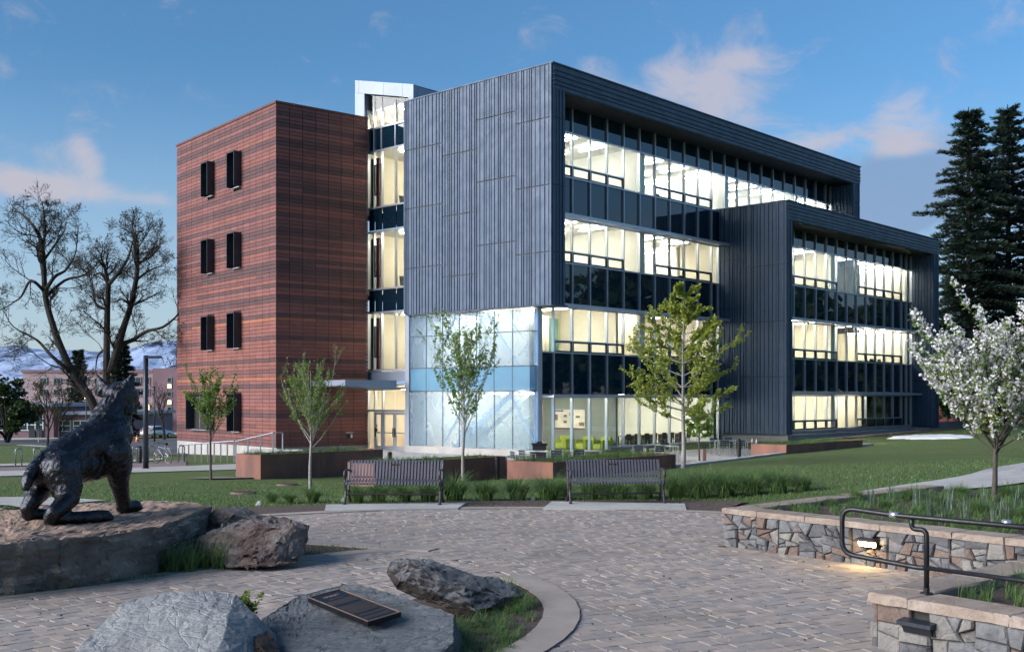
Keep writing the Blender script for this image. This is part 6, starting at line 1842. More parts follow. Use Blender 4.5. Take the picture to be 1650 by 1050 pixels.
# ------------------------------------------------------------------ young trees
def young_tree(px, py, Y, top_px, label, spread_px, clear_px, leaf, bark, seed, nleaf, size, limbs, lean=0.0, name='young_tree', z=None, broad=(.35, 1.0), cone=False, petals=None, r0=.04):
    r = random.Random(seed)
    base = at(px, py, Y); base.z = G(base.x, base.y) - .03 if z is None else z
    k = Y / F; H = (py - top_px) * k; S = spread_px * k / 2; C = (py - clear_px) * k
    t = thing(name, label, 'tree', base)
    mb = MB(); tips = []
    trunk = [base + Vector((lean * f + r.uniform(-.02, .02), r.uniform(-.02, .02), H * f)) for f in (0, C / H * .5, C / H, C / H + .12, .6, .78, .92)]
    trunk[0] = base.copy()
    pts, rad = limb(mb, trunk, r0, .008, 9)
    for i in range(len(pts) - 7, len(pts) - 1): tips.append((pts[i], pts[i + 1], 2))
    for i in range(limbs):
        f = (i + r.random() * .6) / limbs
        if cone: hh = C * .95 + (H - C) * f * .92; reach = S * (1.12 - f * .98) * r.uniform(.75, 1.1) * (1 if f > .12 else .8); rise = reach * r.uniform(.25, .7)
        else: hh = C * .92 + (H - C) * f * .5; reach = S * (broad[0] + (broad[1] - broad[0]) * (1 - f)) * r.uniform(.7, 1.1); rise = (H - hh) * r.uniform(.45, .98)
        a = i * 2.4 + r.uniform(-.5, .5)
        j = min(range(len(pts)), key=lambda q: abs(pts[q].z - base.z - hh))
        p0 = pts[j]; d = Vector((math.cos(a), math.sin(a), 0))
        P = [p0, p0 + d * reach * .35 + Vector((0, 0, rise * .28)), p0 + d * reach * .72 + Vector((0, 0, rise * .66)), p0 + d * reach + Vector((r.uniform(-.1, .1), r.uniform(-.1, .1), rise))]
        lp, lr = limb(mb, P, max(.007, rad[j] * .55), .004, 6)
        for q in range(3, len(lp) - 1): tips.append((lp[q], lp[q + 1], 1))
        for b in range(r.choice((3, 4, 5)) if not cone else 6):
            q = r.randrange(3, len(lp) - 1); dd = (lp[q + 1] - lp[q]).normalized(); s_ = dd.orthogonal(); s_.rotate(Matrix.Rotation(r.uniform(0, 6.28), 3, dd))
            nd = (dd * 1.0 + s_ * r.uniform(.4, .8) + Vector((0, 0, .25))).normalized(); ln = (reach ** 2 + rise ** 2) ** .5 * r.uniform(.18, .38)
            e = [lp[q], lp[q] + nd * ln * .5, lp[q] + (nd + Vector((0, 0, .25))).normalized() * ln]
            mb.tube(e, [.005, .004, .0025], 4, caps=False)
            tips.append((e[0].lerp(e[1], .4), e[1], 3)); tips.append((e[1], e[2], 3)); tips.append((e[1], e[2], 3))
    mb.build('trunk', bark, t, smooth=True)
    lm = MB(); fm = MB()
    for _ in range(nleaf):
        a, b, lv = r.choice(tips); p = a.lerp(b, r.random()) + Vector((r.uniform(-.04, .04), r.uniform(-.04, .04), r.uniform(-.05, .03)))
        d = Vector((r.uniform(-1, 1), r.uniform(-1, 1), r.uniform(-.9, .5)))
        leaf_at(lm, p, d, size * r.uniform(.6, 1.25), r, wide=.8)
    cr = stuff(lm.build('crown', leaf, t))
    if petals:
        for _ in range(petals):
            a, b, lv = r.choice(tips); c0 = a.lerp(b, r.random()) + Vector((r.uniform(-.05, .05), r.uniform(-.05, .05), r.uniform(-.03, .06)))
            for q in range(r.choice((2, 3, 4))):
                c = c0 + Vector((r.uniform(-.035, .035), r.uniform(-.035, .035), r.uniform(-.03, .03)))
                n = Vector((r.uniform(-1, 1), r.uniform(-1.2, .6), r.uniform(-.3, 1))).normalized(); s_ = n.orthogonal().normalized()
                for w_ in range(5):
                    u = s_.copy(); u.rotate(Matrix.Rotation(w_ * 1.2566, 3, n)); v = n.cross(u); z_ = .023
                    fm.add([c, c + u * z_ * .6 + v * z_ * .42 + n * .004, c + u * z_ + n * .006, c + u * z_ * .6 - v * z_ * .42 + n * .004], [(0, 1, 2, 3)])
        stuff(fm.build('blossom', M['petal'], t))
    return t
young_tree(340, 772, 35.3, 592, 'slim young tree in fresh leaf on the gravel ring, left of the planters', 106, 700, M['leaf'], M['bark'], 41, 3000, .072, 20, lean=-.05, r0=.045)
young_tree(500, 786, 29.3, 577, 'young tree with upswept branches before the terracotta wall', 122, 712, M['leaf'], M['barkpale'], 42, 3300, .064, 30, lean=.03, r0=.05)
young_tree(746, 777, 31.5, 508, 'young tree before the frosted glass hall, behind the left bench', 150, 690, M['leaf'], M['barkpale'], 43, 4300, .072, 26, lean=.06, r0=.055)
young_tree(1101, 757, 35.5, 446, 'yellow-green maple with a pale trunk, right of the right bench', 225, 680, M['maple'], M['barkpale'], 44, 16000, .092, 50, cone=True, name='maple_tree', r0=.085)
young_tree(1127, 737, 52.0, 641, 'small bushy tree tied to a short post on the terrace', 60, 702, M['leaf'], M['bark'], 45, 1500, .15, 14, name='small_tree', z=-.92, r0=.05, cone=True)
young_tree(1602, 797, 17.4, 492, 'flowering tree full of white blossom above the stone wall bed', 250, 722, M['leaf'], M['bark'], 46, 8200, .058, 46, lean=.12, name='blossom_tree', z=.42, petals=5200, r0=.05, broad=(.5, 1.05))
p = at(1135, 735, 52); mb = MB(); mb.box(p.x - .07, p.x + .07, 51.9, 52.05, -.92, -.35); tag(mb.build('tree_post', M['corten']), 'short brown post beside the small terrace tree', 'post')

# ------------------------------------------------------------------ ornamental grass clumps
def clump_mesh(seed, h_, n, mats, lean=(.35, 1.0), w=.010, spread=.10):
    r = random.Random(seed); mb = MB()
    for _ in range(n):
        a = r.uniform(0, 6.28); q = spread * math.sqrt(r.random())
        blade(mb, (q * math.cos(a), q * math.sin(a), -.02), a + r.uniform(-.8, .8), h_ * r.uniform(.65, 1.2), r.uniform(*lean) * (.4 + .6 * q / spread), w, r, r.choices(range(len(mats)), [6, 3, .35][:len(mats)])[0], 4)
    return mb.mesh('grass_clump', mats)
GM = [M['blade'], M['bladelt'], M['straw']]
CL = [clump_mesh(60 + k, .62, 620, GM, w=.012, spread=.14) for k in range(4)]
rc = random.Random(9); ci = [0]
def clump(x, y, s_, label, group, z=None, meshes=None):
    me = (meshes or CL)[ci[0] % 4]; ci[0] += 1
    o = bpy.data.objects.new('grass_clump', me); COL.objects.link(o)
    o.location = (x, y, G(x, y) + .03 if z is None else z); o.rotation_euler = (0, 0, rc.uniform(0, 6.28)); o.scale = (s_, s_, s_ * rc.uniform(.85, 1.1))
    return tag(o, label, 'grass clump', group)
row = [(466, 806, .55), (505, 806, .7), (438, 805, .5), (575, 804, .85), (610, 805, .9), (650, 804, .95), (690, 804, .9), (732, 803, 1.15), (783, 803, .95), (834, 804, 1.1), (884, 805, 1.15), (952, 805, .9), (1000, 806, .9),
       (1040, 806, .95), (1090, 806, 1.05), (1130, 806, 1.1), (1170, 806, 1.15), (1212, 804, 1.1), (1255, 802, 1.0), (1292, 800, .85)]
for i, (px, py, s_) in enumerate(row):
    Y = 22.9 - abs(px - 830) * .0010 + rc.uniform(-.15, .15)
    x = (px - CX) / F * Y
    w_ = ('small loose clump left of the left bench' if px < 540 else 'behind the left bench' if px < 715 else 'between the two benches' if px < 905 else 'behind the right bench' if px < 1075 else 'between the right bench and the stone wall')
    clump(x, Y, s_, 'arching grass clump ' + w_ if px >= 540 else 'small loose grass clump in the bed left of the left bench', 'grass clumps ' + w_)
# second, ragged row behind so that the hedge of grass closes
for px in (905, 975, 1110, 1150, 1190, 1235):
    Y = 23.7 + rc.uniform(-.2, .2)
    where = 'between the two benches' if px < 880 else 'behind the right bench' if px < 1075 else 'between the right bench and the stone wall'
    clump((px - CX) / F * Y, Y, rc.uniform(.8, 1.05), 'back row grass clump ' + where, 'back row clumps ' + where)

def turf(name, n, sampler, z, h_, mats, weights, w=.010, lean=(.15, .7), seg=3, per=1):
    r = random.Random(hash(name) % 1000 if False else len(name) * 7 + n); mb = MB()
    for _ in range(n):
        p = sampler(r)
        if p is None: continue
        hh = h_ * r.uniform(.6, 1.25)
        for _k in range(per):
            blade(mb, (p[0] + r.uniform(-.04, .04) * (per > 1), p[1] + r.uniform(-.04, .04) * (per > 1), z if z is not None else G(p[0], p[1])), r.uniform(0, 6.28), hh * r.uniform(.7, 1.15), r.uniform(*lean), w, r, r.choices(range(len(mats)), weights)[0], seg)
    return stuff(mb.build(name, mats))
def poly_sampler(poly, dens=None):
    xs = [p[0] for p in poly]; ys = [p[1] for p in poly]
    def f(r):
        for _ in range(30):
            x, y = r.uniform(min(xs), max(xs)), r.uniform(min(ys), max(ys))
            if inside(poly, x, y) and (dens is None or dens(x, y) > r.random()): return (x, y)
    return f
# tall grass at the foot of the slab and boulder
def slabfoot(r):
    t = r.random(); a = Vector((-3.95, 12.95)).lerp(Vector((-2.95, 13.55)), t); q = r.uniform(-.02, .52)
    return (a.x - q * .62 + .0, a.y + q * .72)
turf('slab_grass', 130, slabfoot, -.03, .38, GM, (6, 3, .2), .009, (.15, .7), per=18)
turf('slab_weeds', 260, lambda r: ((lambda t, q: (-5.3 + t * 1.35 - q * .1, 11.32 + t * 1.35 + q))(r.random() ** .8, r.uniform(.0, .14))), -.03, .13, [M['bladelt'], M['blade']], (3, 2), .009, per=2)
turf('tip_weeds', 420, poly_sampler([(-2.7, 14.2), (-1.9, 14.9), (-1.5, 15.1), (-2.3, 15.4), (-2.9, 15.3)]), -.01, .05, [M['bladelt'], M['blade'], M['straw']], (3, 2, 2), .012)
def near(x, y): return (.95 if noise.noise(Vector((x * 1.6, y * 1.6, 4))) > -.25 else .18) * (1 if x > -.75 else .15)
NBG = [(-.95, 8.2), (-.1, 8.55), (.02, 9.3), (.18, 10.2), (.22, 11.0), (.12, 11.6), (-.05, 12.1), (-.5, 11.9), (-.15, 11.1), (-.55, 10.0), (-.75, 9.3)]
turf('bed_grass', 210, poly_sampler(NBG, near), -.02, .20, GM, (6, 3, .5), .0055, (.3, 1.1), seg=4, per=26)
turf('bed_fringe', 300, poly_sampler([(-2.2, 8.3), (-1.0, 8.2), (-.8, 8.6), (-1.9, 8.9)]), -.02, .14, GM, (4, 3, 1), .007)
# grass bed above the far wall: dense turf, with fountain clumps and iris-like tufts standing out of it
def fb(x, y): return 1.0 if noise.noise(Vector((x * .9, y * .9, 1))) > -.3 else .45
turf('wall_bed_grass', 900, poly_sampler(FB, fb), .43, .21, GM, (6, 3, .3), .008, (.3, 1.05), seg=4, per=22)
IR = []
for k in range(4):
    r = random.Random(90 + k); mb = MB()
    for _ in range(16): blade(mb, (r.uniform(-.05, .05), r.uniform(-.05, .05), 0), r.uniform(0, 6.28), r.uniform(.22, .40), r.uniform(.03, .22), .022, r, 0, 3)
    IR.append(mb.mesh('iris', M['bladegry']))
for i, (px, py) in enumerate([(1435, 808), (1475, 818), (1500, 832), (1530, 822), (1555, 838), (1585, 822), (1618, 838), (1640, 820), (1405, 815), (1520, 845), (1600, 852)]):
    p = atz(px, py, .44); o = bpy.data.objects.new('iris', IR[i % 4]); COL.objects.link(o); o.location = (p.x, p.y, .43); o.rotation_euler = (0, 0, i * 1.3)
    tag(o, 'stiff grey-green iris tuft in the grass above the far stone wall', 'iris', 'iris tufts in the wall bed')
for i, (px, py, s_) in enumerate([(1340, 815, .5), (1380, 806, .7), (1425, 818, .7), (1470, 805, .85), (1515, 815, .8), (1545, 800, .9), (1575, 826, .8), (1625, 806, 1.0), (1640, 838, .7), (1495, 825, .6), (1350, 806, .55)]):
    p = atz(px, py, .44); clump(p.x, p.y, s_ * .62, 'fine green grass clump in the bed above the far stone wall', 'grass clumps above the far wall', .42)
turf('near_bed_grass', 150, poly_sampler(NB), .36, .20, GM, (4, 5, .3), .008, (.15, .9), per=18)
turf('kerb_weeds', 160, lambda r: ((lambda a: (PC[0] + (PR + .45 + r.uniform(0, .9)) * math.cos(R(a)), PC[1] + (PR + .45 + r.uniform(0, .9)) * math.sin(R(a))))(r.uniform(66, 116))), None, .10, [M['leafdk'], M['blade'], M['straw']], (3, 3, 1), .022, (.3, 1.0), per=4)
# yellow-green leafy plant between the pale boulder and the slate
t = thing('leafy_plant', 'yellow-green leafy plant growing between the pale boulder and the slate', 'plant', at(404, 995, 9.0))
r = random.Random(77); st_, lf = MB(), MB(); b0 = at(404, 1000, 9.0)
for k in range(11):
    a = r.uniform(0, 6.28); L = r.uniform(.10, .24); q = [b0, b0 + Vector((math.cos(a) * L * .22, math.sin(a) * L * .2, L * .55)), b0 + Vector((math.cos(a) * L * .5, math.sin(a) * L * .4, L))]
    st_.tube(q, [.004, .003, .002], 4, caps=False)
    for _ in range(26):
        p = q[1].lerp(q[2], r.random()) if r.random() < .75 else q[0].lerp(q[1], r.random()); leaf_at(lf, p + Vector((r.uniform(-.025, .025), r.uniform(-.025, .025), r.uniform(-.01, .02))), (r.uniform(-1, 1), r.uniform(-1, 1), r.uniform(-.2, .7)), r.uniform(.018, .034), r, wide=.95)
st_.build('stem', M['leaf'], t); stuff(lf.build('leaves', leafmat('lime_leaf', (.20, .26, .035), (.11, .18, .03), .4), t))
# a scatter of taller lawn tufts so that the lawn has a nap
def lawn_s(r):
    y = 21.5 + 12 * r.random() ** 1.6; x = r.uniform(-.47, .50) * y
    if math.hypot(x - PC[0], y - PC[1]) < PR + 2.0 or (x > 2.5 and y < 21) or inside(PATIO, x, y) or inside(SIDEWALK, x, y): return None
    return (x, y)
turf('lawn_nap', 26000, lawn_s, None, .055, [M['blade'], M['bladelt']], (3, 2), .016, (.1, .8), seg=2)

# fallen leaves and bits of debris on the paving
def litter(r):
    for _ in range(20):
        y = 8.8 + 11 * r.random(); x = r.uniform(-.46, .46) * y
        if plaza_has(x, y, .1): return x, y
r = random.Random(12); mb = MB()
for _ in range(420):
    q = litter(r)
    if q: leaf_at(mb, (q[0], q[1], .006 + r.random() * .006), (r.uniform(-1, 1), r.uniform(-1, 1), r.uniform(-.05, .25)), r.uniform(.012, .038), r, mi=r.choice((0, 0, 1)), wide=.7)
stuff(mb.build('leaf_litter', [pmat('brown_dead_leaf', (.075, .045, .028), rough=.9, bump=0), M['straw']]))
# ------------------------------------------------------------------ big bare trees on the left
BP = dict(seg=(5, 5, 4, 3, 2), depth=4, wob=.20, up=.10, taper=.35, sides=(7, 5, 4, 3, 3), kids=(8, 7, 6, 4), ang=(28, 62), len=(.45, .68), leaf_from=3, minr=.009)
BP['from'] = .22
def bare_tree(label, limbs_px, Y, seed, lens, P=BP, bud=.085, nb=2600, zroot=None, name='bare_tree'):
    """limbs_px: list of (pixel polyline, radius at start, radius at end, number of side branches); first is the trunk"""
    r = random.Random(seed); mb = MB(); tips = []
    p0 = at(*limbs_px[0][0][0], Y); base = Vector((p0.x, p0.y, G(p0.x, p0.y) - .1))
    t = thing(name, label, 'tree', base)
    for li, (poly, r0, r1, nk) in enumerate(limbs_px):
        pts = []
        for i, (px, py) in enumerate(poly):
            dy = 0 if li == 0 else (i / max(1, len(poly) - 1)) * r.uniform(-2.5, 2.5)
            pts.append(at(px, py, Y + dy))
        if li == 0: pts = [base] + pts
        lp, lr = limb(mb, pts, r0, r1, 9)
        n = len(lp)
        for k in range(nk):
            f = (.25 if li == 0 else .12) + (.98 - (.25 if li == 0 else .12)) * (k + r.random()) / nk
            i = min(n - 2, int(f * (n - 1))); dd = (lp[i + 1] - lp[i]).normalized()
            s_ = dd.orthogonal().normalized(); s_.rotate(Matrix.Rotation(r.uniform(0, 6.28), 3, dd))
            a = R(r.uniform(35, 70)); nd = dd * math.cos(a) + s_ * math.sin(a) + Vector((0, 0, .15))
            grow(mb, tips, lp[i], nd, lens * r.uniform(.6, 1.15) * (1.1 - .5 * f), max(.02, lr[i] * r.uniform(.30, .5)), 1, r, P)
        grow(mb, tips, lp[-1], lp[-1] - lp[-2], lens * .8, r1, 1, r, P)
    mb.build('trunk', M['barkdk'], t, smooth=False)
    lm = MB()
    for _ in range(nb):
        a, b, lv = r.choice(tips); leaf_at(lm, a.lerp(b, r.random()), (r.uniform(-1, 1), r.uniform(-1, 1), r.uniform(-.6, 1)), bud * r.uniform(.6, 1.3), r, wide=.8)
    stuff(lm.build('crown', M['bud'], t))
    return t
bare_tree('tall leaning bare tree on the far left, its trunk bent over the statue', [
    ([(160, 700), (151, 653), (132, 622), (118, 602), (101, 566), (86, 526), (74, 482), (71, 441)], .36, .17, 5),
    ([(71, 441), (67, 392), (52, 362), (26, 338)], .20, .06, 5), ([(71, 441), (69, 400), (73, 372), (70, 340)], .16, .04, 5),
    ([(72, 470), (88, 446), (105, 436), (118, 418)], .16, .05, 4), ([(74, 478), (104, 452), (134, 444), (150, 432)], .13, .04, 4),
    ([(72, 470), (50, 452), (34, 478), (20, 488)], .13, .04, 4), ([(118, 602), (84, 574), (60, 548), (30, 532)], .16, .05, 5), ([(70, 420), (92, 390), (104, 372)], .10, .03, 4)], 74, 51, 2.9, nb=4200)
bare_tree('tall bare tree with two trunks between the leaning tree and the terracotta wing', [
    ([(178, 700), (172, 640), (172, 570), (173, 500), (175, 458)], .34, .15, 4),
    ([(177, 600), (190, 560), (200, 525), (211, 492), (219, 452), (222, 425)], .27, .13, 5),
    ([(222, 425), (217, 396), (214, 368)], .16, .05, 5), ([(175, 458), (192, 438), (206, 416), (212, 396)], .15, .05, 5), ([(175, 458), (162, 440), (150, 446)], .12, .04, 4),
    ([(222, 425), (244, 412), (258, 398)], .11, .03, 4), ([(219, 452), (240, 436), (262, 428)], .10, .03, 4), ([(186, 556), (213, 548), (236, 534), (262, 527), (282, 512)], .17, .06, 5),
    ([(173, 498), (156, 492), (150, 470), (148, 448)], .10, .03, 3), ([(211, 492), (196, 482), (186, 486)], .09, .03, 3), ([(172, 560), (158, 572), (154, 596)], .10, .03, 3)], 70, 52, 2.5, nb=3800)

def small_bare(px, py, Y, top, label, seed, spread=1.0, leafy=0, leaf='bud', size=.10, r0=.12):
    r = random.Random(seed); b = at(px, py, Y); b.z = G(b.x, b.y) - .05; H = (py - top) * Y / F
    P = dict(BP); P.update(depth=3, kids=(9, 5, 4), leaf_from=1, up=.32, ang=(25, 50), len=(.40, .62), minr=.010); P['from'] = .28
    t = thing('bare_tree', label, 'tree', b); mb = MB(); tips = []
    grow(mb, tips, b, Vector((r.uniform(-.08, .08), 0, 1)), H * .80, r0, 0, r, P)
    mb.build('trunk', M['barkdk'], t)
    lm = MB()
    for _ in range(leafy):
        a, c, lv = r.choice(tips); leaf_at(lm, a.lerp(c, r.random()) + Vector((r.uniform(-.1, .1), r.uniform(-.1, .1), r.uniform(-.1, .1))), (r.uniform(-1, 1), r.uniform(-1, 1), r.uniform(-.6, .6)), size * r.uniform(.6, 1.3), r, wide=.85)
    stuff(lm.build('crown', M[leaf], t))
small_bare(76, 716, 88, 600, 'thin tree with yellowing buds left of the statue, before the low mauve building', 61, leafy=1500, r0=.11)
small_bare(95, 712, 100, 610, 'small budding tree right of the thin tree, before the low mauve building', 62, leafy=1300, r0=.12)
small_bare(265, 703, 130, 610, 'bare tree before the pink building beside the white car', 63, leafy=500, r0=.16)
small_bare(275, 690, 230, 545, 'pale distant bare tree rising behind the pink building', 64, leafy=900, r0=.22, size=.25)
small_bare(1527, 640, 130, 486, 'distant bare tree behind the lower metal wing on the right', 65, leafy=2200, r0=.18, size=.16)
small_bare(1650, 655, 110, 478, 'half-bare tree at the right edge behind the blossom', 66, leafy=1500, r0=.16, size=.15)

# ------------------------------------------------------------------ conifers
def conifer(px, py, Y, top, width_px, label, seed, nb=150, bare=.10, dens=1.0, name='conifer_tree', droop=.18):
    r = random.Random(seed); b = at(px, py, Y); H = (py - top) * Y / F; b.z = G(b.x, b.y) - .1; H = at(px, top, Y).z - b.z
    Rm = width_px * Y / F / 2
    t = thing(name, label, 'tree', b); mb = MB(); lm = MB()
    tr = [b + Vector((r.uniform(-.12, .12) * (f > 0), r.uniform(-.12, .12) * (f > 0), H * f)) for f in (0, .15, .35, .55, .75, .92, 1)]
    limb(mb, tr, H * .016 + .06, .03, 9)
    for i in range(nb):
        f = bare + (.985 - bare) * (i / nb) ** .92
        z = H * f; a = i * 2.39996 + r.uniform(-.4, .4)
        prof = (1 - f) ** .8 * (.72 + .40 * min(1, f / .3))
        L = Rm * max(.06, prof) * r.uniform(.42, 1.4) + .25
        d = Vector((math.cos(a), math.sin(a), 0)); p0 = b + Vector((0, 0, z)); rise = r.uniform(.05, .35) * (.4 + f)
        m = max(4, int(L / .34)); pts = [p0 + d * L * (k / m) + Vector((0, 0, L * (rise * (k / m) - droop * (k / m) ** 2 * 2 * (1 - f * .7)))) for k in range(m + 1)]
        mb.tube(pts, [.05 * (1 - .8 * k / m) * (L / Rm + .3) + .008 for k in range(m + 1)], 4, caps=False)
        for k in range(max(1, int(m * .22)), m + 1):
            w_ = L * .30 * (1.05 - k / m) + .30
            for _ in range(max(1, int(11 * dens))):
                s_ = Vector((-d.y, d.x, 0)) * r.uniform(-1, 1); q = pts[k] + s_ * w_ * r.random() + d * r.uniform(-.2, .2) + Vector((0, 0, r.uniform(-.16, .10)))
                dd = (d * r.uniform(.3, 1.1) + s_ * .9 + Vector((0, 0, r.uniform(-.25, .35)))).normalized(); ln = r.uniform(.22, .50) * (.75 + .25 * Y / 95)
                for sg in (-1, 1, 0):
                    e = dd.cross(Vector((0, 0, 1))).normalized() * sg * .12 + Vector((0, 0, .10 if sg == 0 else 0))
                    lm.add([q, q + dd * ln * .5 + e + dd.orthogonal() * .08, q + dd * ln + e * 1.6], [(0, 1, 2)])
    mb.build('trunk', M['barkdk'], t); stuff(lm.build('crown', M['needle'], t))
conifer(1562, 665, 95, 172, 235, 'tall dark fir beyond the lower metal wing, left of the pair', 71, 210, .08, 1.25)
conifer(1624, 665, 99, 168, 240, 'tall dark fir at the right edge, right of the pair', 72, 210, .08, 1.25)
conifer(196, 700, 150, 548, 52, 'dark spruce behind the twin-trunked bare tree', 73, 120, .04, 1.4)
conifer(126, 700, 165, 562, 34, 'small dark spruce behind the leaning bare tree', 74, 90, .04, 1.2)

# ------------------------------------------------------------------ leafy masses
def bush(px, py, Y, wpx, hpx, label, seed, n, size, leaf='leafdk', name='leafy_tree', cat='tree'):
    r = random.Random(seed); b = at(px, py, Y); b.z = G(b.x, b.y) - .05; k = Y / F; W2, Hh = wpx * k / 2, hpx * k
    t = thing(name, label, cat, b); mb = MB(); lm = MB(); lobes = []
    for i in range(22): lobes.append((Vector((r.uniform(-.95, .95) * W2, r.uniform(-.6, .6) * W2, Hh * r.uniform(.22, .92))), r.uniform(.14, .34) * min(W2, Hh * .6)))
    for c, q in lobes: mb.tube([b + Vector((0, 0, 0)), b + Vector((c.x * .25, c.y * .25, c.z * .45)), b + c], [Hh * .022 + .02, Hh * .014 + .012, .012], 5, caps=False)
    for _ in range(n):
        c, q = r.choice(lobes); v = Vector((r.gauss(0, 1), r.gauss(0, 1), r.gauss(0, 1))).normalized() * q * r.uniform(.35, 1.25)
        leaf_at(lm, b + c + Vector((v.x, v.y, v.z * .85)), (r.uniform(-1, 1), r.uniform(-1, 1), r.uniform(-.7, .5)), size * r.uniform(.6, 1.4), r, wide=.8)
    mb.build('trunk', M['barkdk'], t); stuff(lm.build('crown', M[leaf], t))
bush(12, 700, 120, 90, 108, 'dark green leafy tree at the far left edge before the pink building', 81, 3800, .42)
bush(-45, 700, 125, 90, 100, 'dark leafy tree cut by the left edge of the view', 82, 1500, .42)
bush(1540, 655, 120, 60, 100, 'dark green tree below the firs, behind the blossom', 83, 2200, .40)
bush(1610, 668, 85, 130, 130, 'broad dark shrub mass under the firs, behind the blossom', 84, 4200, .30, name='shrub', cat='shrub')
bush(1680, 668, 85, 110, 120, 'dark shrub at the right edge under the firs', 85, 2000, .30, name='shrub', cat='shrub')
bush(1590, 694, 62, 36, 32, 'small yellow-green shrub on the lawn behind the blossom tree', 86, 900, .12, leaf='maple', name='shrub', cat='shrub')

# ------------------------------------------------------------------ pink building and its low wing
def pink_building():
    Y = 200; pl, pr_ = at(36, 697, Y), at(246, 697, Y); z0 = -4.6
    t = thing('pink_building', 'pink stucco four-storey building beyond the road on the left', 'building', (pl.x, Y, z0))
    W = Wall((pl.x, Y), (1, 0), (0, 1)); L = pr_.x - pl.x; ztop = at(0, 600, Y).z
    mb = MB(); W.box(mb, 0, L, .1, 14, z0, ztop); mb.build('wall', M['pink'], t)
    mb = MB(); W.box(mb, -.2, L, -.1, 14, ztop, ztop + .5); mb.build('parapet', M['pinkdk'], t)
    a2 = at(246, 697, Y - 3).x - pl.x; a3 = at(292, 697, Y - 3).x - pl.x; zt2 = at(0, 593, Y - 3).z
    mb = MB(); W.box(mb, a2, a3, -3, 14, z0, zt2); mb.build('stair_tower', M['pinkdk'], t)
    def win(px, py, wpx, hpx, d=0.0, lit=False, split=2):
        Yw = Y + d; c = at(px, py, Yw); w_, h_ = wpx * Yw / F, hpx * Yw / F; a = c.x - pl.x
        mb = MB(); e = .12
        for q in ((a - w_ / 2, a + w_ / 2, c.z - h_ / 2, c.z - h_ / 2 + e), (a - w_ / 2, a + w_ / 2, c.z + h_ / 2 - e, c.z + h_ / 2), (a - w_ / 2, a - w_ / 2 + e, c.z - h_ / 2 + e, c.z + h_ / 2 - e), (a + w_ / 2 - e, a + w_ / 2, c.z - h_ / 2 + e, c.z + h_ / 2 - e)):
            W.box(mb, q[0], q[1], d - .06, d + .1, q[2], q[3])
        for k in range(1, split): x = a - w_ / 2 + w_ * k / split; W.box(mb, x - .05, x + .05, d - .05, d + .1, c.z - h_ / 2 + e, c.z + h_ / 2 - e)
        f = mb.build('window', M['pinkdk'] if False else M['concdark'], t)
        m2 = MB(); W.box(m2, a - w_ / 2 + e, a + w_ / 2 - e, d - .01, d + .06, c.z - h_ / 2 + e, c.z + h_ / 2 - e); m2.build('pane', M['warmwin'] if lit else M['farglass'], f)
    for py in (614, 632, 657):
        for px in (70, 92, 114, 136, 158, 180): win(px, py, 12, 11 if py < 650 else 12)
        win(219, py, 17, 14, 0); win(238, py, 7, 13, 0, py == 657, 1)
    for py, lit in ((612, False), (622, True), (635, False), (648, True), (659, False), (670, True), (681, False)): win(273, py, 8, 8.5, -3.04, lit, 1)
    # white entry porch
    for px in (209, 217, 222, 229, 236):
        c = at(px, 690, Y - 5); mb = MB(); W.box(mb, c.x - pl.x - .25, c.x - pl.x + .25, -5, -4.5, z0, at(0, 676, Y).z); mb.build('porch_column', M['white'], t)
    c0, c1 = at(205, 690, Y - 5).x - pl.x, at(262, 690, Y - 5).x - pl.x
    mb = MB(); W.box(mb, c0, c1, -5.4, 0, at(0, 676, Y).z, at(0, 670, Y).z); mb.build('porch_roof', M['white'], t)
    for px in (214, 226):
        c = at(px, 690, Y - .1).x - pl.x; mb = MB(); W.box(mb, c - .6, c + .6, -.12, -.02, z0 + .1, z0 + 2.6); mb.build('porch_door', M['wood'], t)
    # low wing
    Y2 = 150; q0, q1 = at(-60, 700, Y2), at(205, 700, Y2); z0 = G(-60, 150) - .4
    t2 = thing('low_building', 'low mauve building with large windows and a pale flat roof, left behind the statue', 'building', (q0.x, Y2, z0))
    W2 = Wall((q0.x, Y2), (1, 0), (0, 1)); split = at(86, 0, Y2).x - q0.x; L2 = q1.x - q0.x
    zt = at(0, 655, Y2).z
    mb = MB(); W2.box(mb, 0, split, .1, 20, z0, zt); mb.build('wall', M['pinkdk'], t2)
    mb = MB(); W2.box(mb, -.5, split + .6, -.8, 20, zt, zt + .5); mb.build('roof', M['alupanel'], t2)
    zt3 = at(0, 668, Y2).z
    mb = MB(); W2.box(mb, split, L2, 2.1, 20, z0, zt3); mb.build('wall', M['pinkdk'], t2)
    mb = MB(); W2.box(mb, split - .2, L2 + .5, 1.0, 20, zt3, zt3 + .45); mb.build('roof', M['alupanel'], t2)
    def win2(p0, p1, y0, y1, d, n):
        a0, a1 = at(p0, 0, Y2 + d).x - q0.x, at(p1, 0, Y2 + d).x - q0.x; zb, zt_ = at(0, y1, Y2 + d).z, at(0, y0, Y2 + d).z
        mb = MB(); e = .10
        W2.box(mb, a0, a1, d - .08, d + .1, zb, zb + e); W2.box(mb, a0, a1, d - .08, d + .1, zt_ - e, zt_); W2.box(mb, a0, a1, d - .07, d + .1, zb + .75, zb + .75 + e)
        for k in range(n + 1): x = a0 + (a1 - a0 - e) * k / n; W2.box(mb, x, x + e, d - .06, d + .1, zb + e, zt_ - e)
        f = mb.build('window', M['white'], t2)
        m2 = MB(); W2.box(m2, a0 + .02, a1 - .02, d - .02, d + .06, zb + .02, zt_ - .02); m2.build('pane', M['farglass'], f)
    win2(-55, -32, 669, 693.5, 0, 2); win2(-28, 25, 669, 693.5, 0, 3); win2(31, 70, 669, 693.5, 0, 3)
